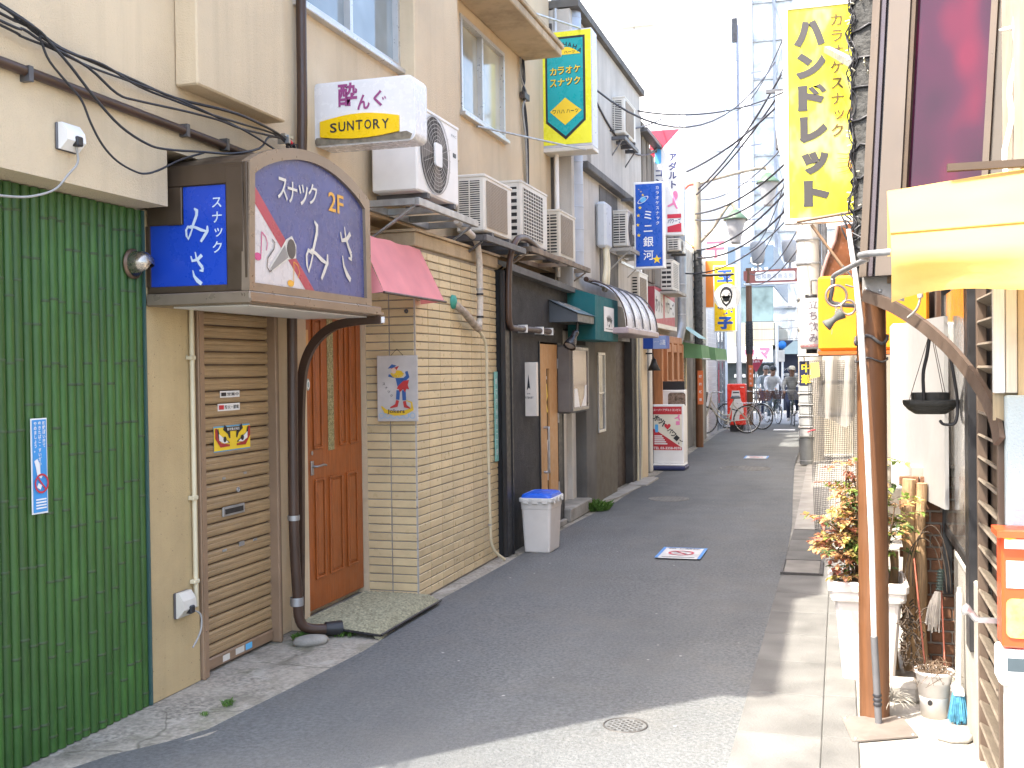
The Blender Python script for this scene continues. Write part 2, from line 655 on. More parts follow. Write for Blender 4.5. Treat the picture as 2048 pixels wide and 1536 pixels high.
# gutter: separate slabs with joints, plus the kerb-side pavement on the right
ys_ = [2.35 + 0.6 * i for i in range(14)]
gut = thing('gutter', 'pale concrete slab gutter along the right edge of the lane', 'gutter')
del gut['category'], gut['label']
gut['kind'] = 'structure'
M['gut'] = mat('gutter_concrete', (0.145, 0.143, 0.133), 0.9, 0.16, 4.0, bump=0.4, bscale=90, grime=0.3, island=0.12)
for i, y in enumerate(ys_):
    mb = MB()
    dz = RN.uniform(-0.003, 0.003)
    mb.box(-0.445, -0.088, y + 0.003, y + 0.597, -0.08, 0.004 + dz, ch=0.004)
    mb.build('gutter_slab', M['gut'], gut)
for i, y in enumerate(ys_[:12]):
    mb = MB()
    mb.box(-0.086, 0.063, y + 0.002, y + 0.598, -0.08, 0.012 + RN.uniform(-0.003, 0.003), ch=0.006)
    mb.build('kerb_slab', M['gut'], gut)
mb = MB()
mb.box(0.065, 3.0, 2.3, 7.0, -0.08, 0.006)
mb.add([(-.44, 10.8, .003), (.9, 10.8, .003), (.9, 26, .003), (-.60, 26, .003), (.9, 33, gz(33) + .003), (-.9, 33, gz(33) + .003)], [(0, 1, 2, 3), (3, 2, 4, 5)])
mb.build('pavement', M['conc_lt'], struct=True)


# ------------------------------------------------------------------ covers and markers in the road
def cover(x, y, r, label, m, group=None):
    t = thing('manhole_cover', label, 'manhole cover', (x, y, 0.0))
    z = 0.012
    b = MB(frame((x, y, z - 0.006), (1, 0, 0), (0, 1, 0)))
    b.lathe([(r * 1.0, -0.01), (r, 0.001), (r * 0.93, 0.001), (r * 0.93, -0.004)], n=36)
    b.build('rim', m, t)
    b = MB(frame((x, y, z - 0.010), (1, 0, 0), (0, 1, 0)))
    b.disk(0, 0, r * 0.93, z=0, n=36)
    k = 0
    for i in range(-5, 6):
        for j in range(-5, 6):
            if (i + j) % 2 == 0 and math.hypot(i, j) < 4.6:
                s = r * 0.055
                b.box(i * r * .17 - s, i * r * .17 + s, j * r * .17 - s, j * r * .17 + s, 0, 0.004)
    b.build('lid', m, t)
    return t


M['iron'] = mat('worn_iron', (0.075, 0.07, 0.066), 0.6, 0.2, 12.0, metal=0.3, grime=0.4)
M['coverconc'] = mat('cover_concrete', (0.17, 0.165, 0.15), 0.8, 0.15, 9.0, grime=0.2)
cover(-0.93, 4.70, 0.10, 'small dark iron valve cover by the sunlit edge of the road', M['iron'])
cover(-2.0, 12.97, 0.245, 'grey round manhole cover near the weeds and the dark shop door', M['coverconc'])
cover(-1.43, 17.05, 0.39, 'large grey round manhole cover beside the red and white standing sign', M['coverconc'])


def marker(p, ang, sz, label):
    t = thing('pavement_marker', label, 'floor sticker', (p[0], p[1], 0.012))
    F = frame((p[0], p[1], 0.012), (math.cos(ang), math.sin(ang), 0), (-math.sin(ang), math.cos(ang), 0))
    b = MB(F)
    w_, h = sz
    b.rect(-w_ / 2, -h / 2, w_ / 2, h / 2, 0)
    b.build('sheet', mat('worn_marker_white', (0.62, 0.62, 0.60), 0.7, 0.1, 10, grime=0.5, tint=(0.3, 0.3, 0.29)), t)
    b = MB(F)
    b.rect(-w_ * .5, -h * .5, -w_ * .43, h * .5, .002)
    b.rect(w_ * .43, -h * .5, w_ * .5, h * .5, .002)
    b.rect(-w_ * .42, h * .44, w_ * .42, h * .49, .002)
    b.build('border', flat('marker_blue', (0.06, 0.23, 0.55)), t)
    b = MB(F)
    b.ring(0, -h * .03, w_ * .23, w_ * .29, .004)
    b.stroke([(-w_ * .17, h * .15), (w_ * .17, -h * .21)], w_ * .05, .004)
    b.build('ban_ring', flat('marker_red', (0.50, 0.06, 0.09)), t)
    b = MB(F)
    b.stroke([(-w_ * .16, -h * .05), (w_ * .12, -h * .02)], w_ * .05, .003)
    b.text('路上禁煙', -w_ * .36, h * .31, w_ * .36, h * .42, .003, .01)
    b.rect(-w_ * .36, -h * .42, w_ * .36, -h * .38, .003)
    b.build('pictogram', flat('marker_ink', (0.12, 0.12, 0.14)), t)
    return t


marker((-1.305, 9.15), 0.0, (0.38, 0.54), 'larger clear no smoking floor sticker in front of the blue lidded bin')
marker((-1.40, 19.05), 0.0, (0.40, 0.56), 'second no smoking floor sticker, behind the large manhole cover')
b = MB()
b.box(-1.62, -1.10, 27.8, 28.2, gz(28) - .012, gz(28) + .014)
tag(b.build('pavement_marker', M['paper']), 'pale rectangular floor marker in front of the cyclists', 'floor sticker')

t = thing('drain_grate', 'rectangular concrete drain lid set in the gutter slabs', 'drain', (-0.29, 8.72, 0.012))
b = MB()
b.box(-0.43, -0.16, 8.44, 8.99, 0.005, 0.018, ch=0.004)
b.build('lid', mat('drain_lid', (0.20, 0.19, 0.17), 0.85, 0.15, 6, grime=0.3), t)
b = MB()
for s in (-1, 1):
    b.box(-0.45 if s < 0 else -0.158, -0.432 if s < 0 else -0.14, 8.42, 9.01, 0.005, 0.021)
    b.box(-0.43, -0.16, 8.422 if s < 0 else 8.992, 8.438 if s < 0 else 9.008, 0.005, 0.021)
b.build('rim', M['iron'], t)
t = thing('steel_plate', 'flat grey steel plate lying on the pavement at the post foot', 'plate', (0.14, 4.92, 0.014))
b = MB()
b.prism([(-0.007, 5.02), (0.251, 5.10), (0.305, 4.84), (0.037, 4.70)], 0.012, 0.018)
b.build('plate', mat('brown_plate', (0.22, 0.19, 0.165), 0.55, 0.1, 6, metal=0.3, grime=0.3), t)
b = MB()
for q in ((0.05, 4.74), (0.285, 4.85), (0.24, 5.07), (0.01, 5.0)):
    b.lathe([(0.007, 0.018), (0.006, 0.022), (0, 0.023)], (q[0], q[1], 0), 8)
b.build('bolt_heads', M['steel'], t)


# ------------------------------------------------------------------ little weeds
def weed(x, y, r, n, label, h=0.08, z=0.0):
    b = MB()
    for i in range(n):
        a, d = RN.uniform(0, 2 * pi), r * math.sqrt(RN.random())
        px, py = x + d * math.cos(a), y + d * math.sin(a)
        g, l = RN.uniform(0, 2 * pi), h * RN.uniform(0.5, 1.2)
        dx, dy = math.cos(g) * l * .7, math.sin(g) * l * .7
        wx, wy = -math.sin(g) * l * .13, math.cos(g) * l * .13
        b.add([(px, py, z - .005), (px + dx * .5 + wx, py + dy * .5 + wy, z + l * .55), (px + dx, py + dy, z + l * .75), (px + dx * .5 - wx, py + dy * .5 - wy, z + l * .5)], [(0, 1, 2, 3)])
    o = b.build('weed_clump', M['leaf'])
    return tag(o, label, 'weeds')


weed(-2.835, 4.515, 0.028, 60, 'small green tuft growing from the crack in the apron', .035)
weed(-2.857, 4.357, 0.022, 30, 'tiny green tuft in the apron crack close to the bamboo wall', .022)
weed(-3.10, 5.74, 0.05, 110, 'green weeds around the foot of the dark drainpipe', .05)
weed(-2.89, 5.90, 0.07, 90, 'low weeds under the corner of the door mat', .04)
weed(-2.66, 11.80, 0.17, 420, 'bushy green weeds at the foot of the grey pillar', .13)
# ------------------------------------------------------------------ cream building with bamboo, shutter, door and tile wall
cb = thing('cream_building', 'cream stucco two storey building with bamboo cladding, brown shutter and tan tiles', 'building', (-3.2, 6.9, 0))
XW = -3.03
TOP = 6.07
b = MB()
b.box(-9, -3.26, 2.66, 11.48, 0, TOP)                       # body
b.box(-3.26, XW, 2.66, 11.48, 2.66, 3.773)                  # upper wall, up to the sills
b.box(-3.26, XW, 2.66, 5.66, 3.773, TOP)
b.box(-3.26, XW, 7.23, 8.545, 3.773, TOP)
b.box(-3.26, XW, 9.78, 11.48, 3.773, TOP)
b.box(-3.26, XW, 5.66, 7.23, 4.95, TOP)
b.box(-3.26, XW, 8.545, 9.78, 4.60, TOP)
b.box(-3.26, XW + .001, 2.66, 4.385, 2.39, 2.66)            # beam over the bamboo
b.box(-3.26, -3.19, 5.93, 6.04, 0, 1.95)                    # strip beside the door
b.box(-3.26, -3.17, 6.875, 6.885, 0, 2.5)
b.box(-3.26, -3.17, 8.72, 11.48, 2.55, 2.66)
b.build('wall', M['cream'], cb)
b = MB()
b.box(-3.26, -3.2, 4.43, 4.845, 0, 2.39)
b.box(-3.26, -3.2, 4.845, 6.9, 1.95, 2.66)
b.build('pier', mat('yellowed_stucco', (0.50, 0.375, 0.195), 0.9, 0.08, 1.6, bump=0.6, bscale=130, streak=0.12, grime=0.25, tint=(0.26, 0.18, 0.09), speck=26), cb)
for q in ((4.46, 5.31, 2.975), (7.22, 8.15, 3.27)):
    b = MB()
    b.box(XW + .001, -2.905, q[0], q[1], q[2], TOP, ch=.008)
    b.build('pilaster', M['cream'], cb)
b = MB()
b.box(-9.1, -2.88, 2.6, 11.5, TOP, TOP + .15)
b.build('roof', M['conc'], cb)
b = MB()
b.box(-6, -2.90, 4.8, 11.45, TOP + .151, TOP + .62)
b.build('parapet', M['cream'], cb)


def window(par, x, y0, y1, z0, z1, panes, mfr, mgl, sill=True, depth=.07):
    """Sliding window in a wall facing +x: frame, sill and panes."""
    f = MB()
    t = .035
    f.box(x - depth, x + .012, y0, y0 + t, z0 + t, z1 - t)
    f.box(x - depth, x + .012, y1 - t, y1, z0 + t, z1 - t)
    f.box(x - depth, x + .013, y0, y1, z0, z0 + t)
    f.box(x - depth, x + .013, y0, y1, z1 - t, z1)
    w_ = (y1 - y0 - 2 * t) / panes
    for i in range(1, panes):
        yc = y0 + t + w_ * i
        f.box(x - depth + .002, x - .004, yc - .022, yc + .022, z0 + t, z1 - t)
    fo = f.build('window', mfr, par)
    if sill:
        s = MB()
        s.box(x - .02, x + .05, y0 - .03, y1 + .03, z0 - .035, z0 - .001, ch=.005)
        s.build('sill', mfr, fo)
    for i in range(panes):
        g = MB()
        xx = x - depth * (.45 if i % 2 else .7)
        g.add([(xx, y0 + t + w_ * i, z0 + t), (xx, y0 + t + w_ * (i + 1), z0 + t), (xx, y0 + t + w_ * (i + 1), z1 - t), (xx, y0 + t + w_ * i, z1 - t)], [(0, 1, 2, 3)])
        g.build('pane', mgl, fo)
    return fo


M['alu'] = mat('aluminium', (0.55, 0.54, 0.52), 0.35, 0.05, 8, metal=0.5)
M['glass'] = glassy('window_glass', (0.20, 0.24, 0.25))
M['curtain'] = glassy('curtained_glass', (0.38, 0.36, 0.27), 0.08)
window(cb, XW, 5.67, 7.22, 3.775, 4.95, 2, M['alu'], M['glass'])
window(cb, XW, 8.55, 9.775, 3.775, 4.60, 2, M['alu'], M['curtain'])
b = MB()
b.box(XW + .001, -2.62, 8.32, 10.42, 4.70, 4.78, ch=.01)
b.box(XW + .002, -2.60, 8.30, 10.45, 4.782, 4.83, ch=.008)
b.build('canopy', M['cream_dk'], cb)

# bamboo cladding: every pole its own piece
bc = MB()
bc.box(-3.262, -3.245, 2.66, 4.43, 0, 2.385)
bcl = bc.build('bamboo_cladding', M['node'], cb)
variants = []
for k in range(5):
    r = .0262
    bb = MB()
    zs_, z = [], -.25 + .07 * k
    while z < 2.6:
        zs_.append(z)
        z += RN.uniform(.27, .36)
    pts, rad, mi = [], [], []
    bb.tube([(0, 0, 0), (0, 0, 2.385)], r, 10)
    for z in zs_:
        if .02 < z < 2.36:
            bb.tube([(0, 0, z - .006), (0, 0, z), (0, 0, z + .006)], [r * 1.0, r * 1.10, r * 1.0], 10, mi=1, cap=False)
    o = bb.build('bamboo_pole', [M['bamboo'], M['node']], bcl, local=True)
    variants.append(o)
y = 2.69
i = 0
while y < 4.41:
    src = variants[RN.randrange(5)]
    o = src if src.get('used') is None and i >= 0 and 'used' not in src else src.copy()
    if o is not src:
        COL.objects.link(o)
    src['used'] = 1
    k = RN.uniform(.92, 1.08)
    o.location = Vector((-3.222 - 0.004 * RN.random(), y + .026 * k, 0)) - cb.location
    o.scale = (k, k, 1)
    o.rotation_euler = (0, RN.uniform(-.002, .002), RN.uniform(0, 6.28))
    y += .0525 * k
    i += 1
for o in variants:
    if 'used' not in o:
        bpy.data.objects.remove(o)
for o in bcl.children:
    if 'used' in o:
        del o['used']
b = MB()
b.box(-3.262, -3.192, 4.418, 4.432, 0, 2.385)
b.build('edge_trim', flat('dark_trim', (0.04, 0.09, 0.08)), cb)

# no-littering sticker on the bamboo
F = frame((-3.194, 3.645, 1.025), (0, 1, 0), (0, 0, 1))
b = MB(F)
b.prism([(0, 0), (.093, -.002), (.094, .397), (0, .397)], 0, .002)
st = b.build('sticker', M['paper'], cb, label='narrow blue street-smoking sticker on the green bamboo')
b = MB(F)
b.rect(.006, .006, .088, .391, .004)
b.build('print', flat('sticker_blue', (0.05, 0.28, 0.62)), st)
b = MB(F)
for k, (s, n) in enumerate((('吸殻ぽい捨て', 1), ('歩きたばこ・すいがら', 1), ('やめましょう。', 1))):
    b.vtext(s, .072 - .025 * k, .385, .018, .0185, .006, .02)
b.stroke([(.022, .225), (.034, .20), (.038, .165), (.055, .15)], [.02, .026, .02, .012], .006)
b.stroke([(.03, .12), (.05, .108)], .02, .007)
for k in range(4):
    b.rect(.02, .02 + k * .012, .08, .026 + k * .012, .006)
b.build('lettering', M['paper'], st)
b = MB(F)
b.ring(.052, .125, .033, .041, .008)
b.stroke([(.03, .15), (.075, .10)], .007, .008)
b.build('ban_ring', M['red'], st)

# roller shutter
rs = MB()
rs.box(-3.27, -3.255, 4.90, 5.66, 0, 1.93)
rsh = rs.build('roller_shutter', M['brown'], cb)
pro = []
nrow, pit = 26, .0715
sl = MB()
H = pit - .006
prof = [(0, 0), (.010, .003), (.0145, .012), (.0145, .030), (.012, .034), (.0145, .038), (.0145, .052), (.009, H - .004), (0, H)]
vv = [(-3.252 + px, yy, pz) for yy in (4.912, 5.65) for px, pz in prof]
n = len(prof)
sl.add(vv, [(k, k + n, k + n + 1, k + 1) for k in range(n - 1)] + [tuple(range(n)), tuple(range(2 * n - 1, n - 1, -1))])
s0 = sl.build('slat', M['shutter'], rsh)
for k in range(nrow):
    o = s0 if k == 0 else s0.copy()
    if k:
        COL.objects.link(o)
    o.location.z = .075 + k * pit
b = MB()
b.box(-3.25, -3.228, 4.912, 5.65, .012, .074, ch=.006)
b.build('bottom_bar', M['rail'], rsh)
for y0, y1 in ((4.853, 4.911), (5.651, 5.69)):
    b = MB()
    b.box(-3.26, -3.185, y0, y1, 0, 1.96, ch=.004)
    b.box(-3.185, -3.178, y0 + .004, y0 + .012, 0, 1.95)
    for z in (.25, .7, 1.15, 1.6):
        b.lathe([(.006, 0), (.004, .003), (0, .003)], n=8, M=frame((-3.1848, (y0 + y1) / 2, z), (0, 1, 0), (0, 0, 1)))
    b.build('guide_rail', M['rail'], rsh)
F = frame((-3.236, 5.13, .80), (0, 1, 0), (0, 0, 1))
b = MB(F)
b.box(0, .225, .012, .065, 0, .008, ch=.003)
so = b.build('mail_slot', M['steel'], rsh)
b = MB(F)
b.box(.02, .205, .024, .052, .0082, .010)
b.build('slot_opening', M['black'], so)
F = frame((-3.2355, 5.06, 1.17), (0, 1, 0), (0, 0, 1))
b = MB(F)
b.rect(0, 0, .372, .14, 0, 0)
eye = b.build('sticker', flat('eye_blue', (0.10, 0.35, 0.6)), rsh, label='yellow sticker with a pair of staring painted eyes on the shutter')
b = MB(F)
b.rect(0, .006, .372, .132, .002)
b.build('print', M['yellow'], eye)
b = MB(F)
for s in (-1, 1):
    c = .19 + s * .095
    b.stroke([(c + s * .075, .128), (c + s * .07, .08), (c + s * .03, .035), (c - s * .06, .03)], [.02, .03, .025, .01], .004)
b.build('red_lines', flat('eye_red', (0.38, 0.03, 0.03)), eye)
b = MB(F)
for s in (-1, 1):
    c = .19 + s * .095
    b.stroke([(c + s * .06, .125), (c + s * .05, .085), (c - s * .055, .045)], [.012, .022, .008], .005)
    b.stroke([(c + s * .0, .132), (c - s * .05, .105), (c - s * .06, .07)], [.03, .03, .01], .005)
b.rect(.12, .108, .26, .131, .005)
b.build('black_lines', M['ink'], eye)
b = MB(F)
for s in (-1, 1):
    c = .19 + s * .095
    b.poly([(c + s * .052, .098), (c - s * .045, .048), (c + s * .0, .043), (c + s * .05, .062)], .0065)
b.text('警戒重点地区', .125, .112, .255, .127, .0065, .01)
b.build('white_print', M['paper'], eye)
b = MB(F)
for s in (-1, 1):
    b.disk(.19 + s * .09, .066, .016, z=.008, n=12)
b.build('pupils', M['ink'], eye)
for (y0, z0, w_, h, txt, c1) in ((5.13, 1.465, .20, .036, 'セコム', 'ink'), (5.105, 1.392, .225, .04, '火気厳禁', 'red')):
    F = frame((-3.2358, y0, z0), (0, 1, 0), (0, 0, 1))
    b = MB(F)
    b.rect(0, 0, w_, h)
    p = b.build('sticker', M['paper'], rsh)
    b = MB(F)
    b.rect(.01, .008, .06, h - .008, .002)
    b.build('print', M[c1], p)
    b = MB(F)
    b.text('営業中' if c1 == 'ink' else '防火・節電', .07, .009, w_ - .012, h - .009, .002, .01)
    b.build('lettering', M['ink'], p)
for y0, z0, m, w_ in ((5.10, .1, 'offwhite', .07), (5.23, .105, 'offwhite', .09), (5.335, .105, 'skyblue', .07)):
    b = MB(frame((-3.2268, y0, z0 - .075), (0, 1, 0), (0, 0, 1)))
    b.rect(0, 0, w_, .035)
    b.build('sticker', M[m], rsh)
b = MB()
for z, ya, yb_ in ((1.015, 5.14, 5.17), (1.025, 5.36, 5.39), (.62, 5.13, 5.17), (.63, 5.45, 5.49)):
    b.box(-3.2375, -3.233, ya, yb_, z, z + .014, ch=.002)
b.lathe([(.016, 0), (.016, .004), (.012, .005), (.012, .003), (0, .003)], n=14, M=frame((-3.2375, 5.30, .945), (0, 1, 0), (0, 0, 1)))
b.box(-3.2375, -3.232, 5.30, 5.35, .625, .65)
b.build('lock_plates', M['steel'], rsh)

# wooden door and its surround
dr = MB()
dr.box(-3.25, -3.205, 6.05, 6.868, .085, 2.10, ch=.004)
F = frame((-3.205, 6.05, .085), (0, 1, 0), (0, 0, 1))
dr.M = F
M_d = M['wood']
door = dr.build('door', M_d, cb, label='orange brown panelled wooden door with a narrow glass strip')
b = MB(F)
for (x0, x1, z0, z1) in ((.10, .235, .19, .83), (.30, .49, .19, .83), (.56, .72, .19, .83), (.09, .21, 1.02, 1.86), (.46, .56, 1.02, 1.86), (.62, .74, 1.02, 1.86)):
    t = .014
    for q in ((x0, x0 + t, z0 + t, z1 - t), (x1 - t, x1, z0 + t, z1 - t), (x0, x1, z0, z0 + t), (x0, x1, z1 - t, z1)):
        b.box(q[0], q[1], q[2], q[3], .0005, .013, ch=.003)
    b.box(x0 + .03, x1 - .03, z0 + .03, z1 - .03, .0005, .008, ch=.005)
b.build('mouldings', M_d, door)
b = MB(F)
b.box(.30, .385, 1.0, 1.88, .0005, .004)
b.build('glass_strip', mat('patterned_glass', (0.30, 0.27, 0.13), 0.25, 0.3, 45.0, bump=.5, bscale=60), door)
b = MB(F)
b.box(.05, .085, .86, .95, 0.0005, .008, ch=.002)
b.tube([(.068, .915, .004), (.068, .915, .04), (.09, .917, .045), (.15, .921, .046), (.185, .915, .044)], .007, 8)
b.build('handle', M['steel'], door)
b = MB(F)
b.disk(.068, 1.0, .014, z=.006, n=14)
b.build('lock', M['steel'], door)
b = MB(F)
b.box(.16, .58, 1.86, 1.955, .0085, .018)
pl = b.build('name_plate', flat('plate_tan', (0.55, 0.42, 0.27)), door)
b = MB(F)
b.text('ジョーカー', .20, 1.875, .54, 1.94, .0195, .01)
b.build('lettering', M['ink'], pl)
for z0, z1 in ((1.56, 1.78),):
    b = MB(F)
    b.rect(.006, z0, .04, z1, .004)
    p = b.build('sticker', flat('sticker_orange', (0.62, 0.36, 0.14)), door)
b = MB(F)
b.disk(.03, 1.435, .024, .038, z=.004, n=20)
p = b.build('sticker', flat('sticker_teal', (0.30, 0.42, 0.42)), door)
b = MB(F)
b.ring(.03, 1.435, .012, .018, .006, sy=1.6)
b.build('print', M['paper'], p)

# step, tile wall
b = MB()
b.box(-3.26, -2.70, 5.95, 6.88, 0.0, .05, ch=.012)
b.build('door_step', M['conc'], cb)
tw = MB()
tw.box(-3.26, -2.808, 6.895, 8.715, .0, 2.455)
twall = tw.build('tile_wall', M['grout'], cb)
b = MB()
b.box(-3.26, -2.782, 6.87, 8.735, 2.457, 2.555, ch=.006)
b.box(-3.26, -2.765, 6.855, 8.75, 2.557, 2.575)
b.build('coping', M['cream_dk'], cb)
rows_n, ph, gap = 42, .0578, .0075


def tile_mesh(L, axis):
    q = MB()
    if axis == 'y':
        q.box(-.006, .006, 0, L, 0, ph - gap, ch=.003)
    else:
        q.box(0, L, -.006, .006, 0, ph - gap, ch=.003)
    return q


def trow(mesh_src, positions):
    for i, p in enumerate(positions):
        o = mesh_src if i == 0 else mesh_src.copy()
        if i:
            COL.objects.link(o)
        o.location = Vector(p) - cb.location


ft = tile_mesh(.2275, 'y').build('tile', M['tile'], twall, local=True)
trow(ft, [(-2.804 + RN.uniform(-.0012, .0012), 6.897 + .2345 * c, .012 + ph * r) for c in range(5) for r in range(rows_n)])
sa = tile_mesh(.180, 'x').build('tile', M['tile'], twall, local=True)
trow(sa, [(-2.995 + .005, 6.891 + RN.uniform(-.001, .001), .012 + ph * r) for r in range(rows_n)])
sb = tile_mesh(.205, 'x').build('tile', M['tile'], twall, local=True)
trow(sb, [(-3.205, 6.891 + RN.uniform(-.001, .001), .012 + ph * r) for r in range(rows_n)])
b = MB()
for c in range(5, 8):
    L = .2275 if c < 7 else .17
    for r in range(rows_n):
        x = -2.804 + RN.uniform(-.0012, .0012)
        b.box(x - .006, x + .006, 6.897 + .2345 * c, 6.897 + .2345 * c + L, .012 + ph * r, .012 + ph * r + ph - gap, ch=.003)
b.build('tiles', M['tile'], twall, stuff=True)
b = MB()
b.box(-2.812, -2.799, 6.888, 6.8965, .0, 2.45)
b.build('corner_trim', M['alu'], cb)
# ------------------------------------------------------------------ blue box sign with arched front over the shutter
ms = thing('box_sign', 'large bronze framed box sign with an arched blue face and a microphone picture', 'sign', (-3.03, 5.2, 1.94))
FX = -2.645
b = MB()
prof = [(4.45, 2.02), (5.80, 2.02), (5.80, 2.545)]
arch = []
for k in range(17):
    t = k / 16
    yy = 5.79 + (4.47 - 5.79) * t
    arch.append((yy, 2.585 + .155 * math.sin(pi * t) ** .8))
body = [(4.46, 2.0), (5.79, 2.0)] + arch
b.prism([(y, z) for y, z in body], -3.19, FX - .012, M=Matrix(((0, 0, 1, 0), (1, 0, 0, 0), (0, 1, 0, 0), (0, 0, 0, 1))))
b.build('box', M['bronze'], ms)
FYZ = Matrix(((0, 0, 1, 0), (1, 0, 0, 0), (0, 1, 0, 0), (0, 0, 0, 1)))
b = MB()
out = [(4.44, 1.985), (5.81, 1.985)] + [(y * 1.0 + (.01 if y > 5.1 else -.01), z + .012) for y, z in arch]
inn = [(4.49, 2.025), (5.745, 2.025)] + [(4.49 + (y - 4.45) * (5.745 - 4.49) / 1.35, z - .042) for y, z in arch]
n = len(out)
for x0, x1 in ((FX - .03, FX + .012),):
    v = [(x1, y, z) for y, z in out] + [(x1, y, z) for y, z in inn] + [(x0, y, z) for y, z in out] + [(x0, y, z) for y, z in inn]
    f = []
    for i in range(n):
        j = (i + 1) % n
        f += [(i, j, n + j, n + i), (2 * n + i, 2 * n + j, j, i), (n + i, n + j, 3 * n + j, 3 * n + i)]
    b.add(v, f)
b.build('front_frame', M['bronze_lt'], ms)
b = MB()
b.box(-3.19, FX + .02, 4.43, 5.93, 1.925, 1.983, ch=.006)
b.box(FX + .021, FX + .032, 4.425, 5.935, 1.935, 1.95)
b.build('base_rail', M['bronze_lt'], ms)
b = MB()
b.box(-3.10, FX - .04, 4.52, 5.85, 1.918, 1.924)
b.build('soffit', M['white'], ms)
b = MB()
b.box(-2.66, FX + .005, 4.442, 4.462, 1.99, 2.59, ch=.004)
b.box(-2.755, -2.665, 4.446, 4.459, 1.99, 2.575, ch=.003)
b.box(-3.19, -2.66, 4.447, 4.459, 1.985, 2.018, ch=.003)
b.box(-3.08, -2.66, 4.447, 4.459, 2.492, 2.59, ch=.004)
b.box(-3.08, -2.995, 4.445, 4.459, 2.31, 2.49, ch=.004)
b.box(-3.19, -2.995, 4.446, 4.459, 2.312, 2.40, ch=.004)
b.box(-3.20, -3.178, 4.447, 4.459, 2.018, 2.312)
b.build('side_frame', M['bronze'], ms)
FS = frame((-2.645, 4.4575, 1.99), (1, 0, 0), (0, 0, 1))
b = MB(FS)
b.poly([(-.536, .022), (-.118, .022), (-.118, .50), (-.348, .50), (-.348, .322), (-.536, .322)], .0)
side = b.build('side_panel', flat('panel_blue', (0.012, 0.055, 0.42), 0.3), ms)
b = MB(FS)
b.vtext('スナック', -.165, .455, .062, .071, .002, .012)
MI_S = [([(.645, .405), (.675, .385), (.672, .345), (.62, .235)], [.012, .03, .025, .022]), ([(.62, .235), (.575, .245), (.553, .215), (.557, .165), (.575, .135), (.60, .175), (.635, .255)], [.022, .022, .018, .018, .020, .015, .012]), ([(.60, .25), (.66, .235), (.72, .21), (.80, .19)], [.018, .02, .024, .012]), ([(.79, .245), (.79, .20), (.755, .155), (.715, .105)], [.012, .024, .026, .02])]
SA_S = [([(.955, .385), (.97, .34), (1.03, .35), (1.08, .39)], [.01, .022, .026, .028]), ([(1.005, .42), (1.02, .36), (1.05, .315), (1.085, .275)], [.01, .016, .022, .026]), ([(1.085, .275), (1.085, .245), (1.05, .25)], [.026, .026, .012]), ([(.975, .255), (.99, .20), (1.03, .155), (1.075, .125)], [.008, .02, .032, .03])]
for strokes, (u0, u1, v0, v1), (a0, a1, c0, c1) in ((MI_S, (.551, .814, .105, .409), (-.335, -.205, .235, .398)), (SA_S, (.952, 1.105, .125, .42), (-.312, -.238, .035, .188))):
    for q, (pts_, ws_) in enumerate(strokes):
        b.stroke([(a0 + (a1 - a0) * (u - u0) / (u1 - u0), c0 + (c1 - c0) * (v_ - v0) / (v1 - v0)) for u, v_ in pts_], [.62 * k for k in ws_], .002 + .0004 * q)
b.build('lettering', flat('side_letter', (0.50, 0.58, 0.68)), side)
FF = frame((FX - .006, 4.48, 1.99), (0, 1, 0), (0, 0, 1))
fp = []
for k in range(17):
    t = k / 16
    fp.append((1.27 - 1.265 * t, .555 + .155 * math.sin(pi * t) ** .8))
b = MB(FF)
b.poly([(.005, .03), (1.27, .03)] + fp, 0)
front = b.build('front_panel', mat('panel_slate_blue', (0.066, 0.082, 0.235), 0.3, 0.12, 3.5, grime=.12, tint=(.17, .16, .30)), ms)
b = MB(FF)
b.poly([(.006, .035), (.56, .035), (.006, .45)], .002)
b.build('white_field', mat('panel_white', (0.60, 0.55, 0.53), 0.3, 0.06, 5), front)
b = MB(FF)
b.poly([(.006, .445), (.545, .032), (.645, .032), (.006, .53)], .003)
b.build('red_band', flat('band_red', (0.40, 0.045, 0.075), .3), front)
wl = flat('sign_cream', (0.66, 0.62, 0.55), .35)
b = MB(FF)
for ch, u, v in (('ス', .315, .525), ('ナ', .415, .52), ('ッ', .53, .525), ('ク', .635, .545)):
    b.text(ch, u - .05, v - .055, u + .05, v + .055, .004, .012, keep=False)
b.stroke([(.645, .405), (.675, .385), (.672, .345), (.62, .235)], [.012, .03, .025, .022], .005)
b.stroke([(.62, .235), (.575, .245), (.553, .215), (.557, .165), (.575, .135), (.60, .175), (.635, .255)], [.022, .022, .018, .018, .020, .015, .012], .0045)
b.stroke([(.60, .25), (.66, .235), (.72, .21), (.80, .19)], [.018, .02, .024, .012], .0052)
b.stroke([(.79, .245), (.79, .20), (.755, .155), (.715, .105)], [.012, .024, .026, .02], .0056)
b.stroke([(.955, .385), (.97, .34), (1.03, .35), (1.08, .39)], [.01, .022, .026, .028], .005)
b.stroke([(1.005, .42), (1.02, .36), (1.05, .315), (1.085, .275)], [.01, .016, .022, .026], .0054)
b.stroke([(1.085, .275), (1.085, .245), (1.05, .25)], [.026, .026, .012], .0057)
b.stroke([(.975, .255), (.99, .20), (1.03, .155), (1.075, .125)], [.008, .02, .032, .03], .005)
b.build('lettering', wl, front)
b = MB(FF)
b.text('2F', .815, .485, 1.0, .59, .004, .012)
b.disk(.38, .058, .034, .017, .005, 16)
b.stroke([(.412, .06), (.415, .17)], .006, .005)
b.stroke([(.415, .17), (.455, .155), (.475, .12), (.455, .09)], .005, .005)
b.build('gold_lettering', flat('sign_gold', (0.72, 0.36, 0.03), .35), front)
b = MB(FF)
b.disk(.062, .163, .034, .019, .005, 16)
b.stroke([(.092, .168), (.103, .285)], .007, .005)
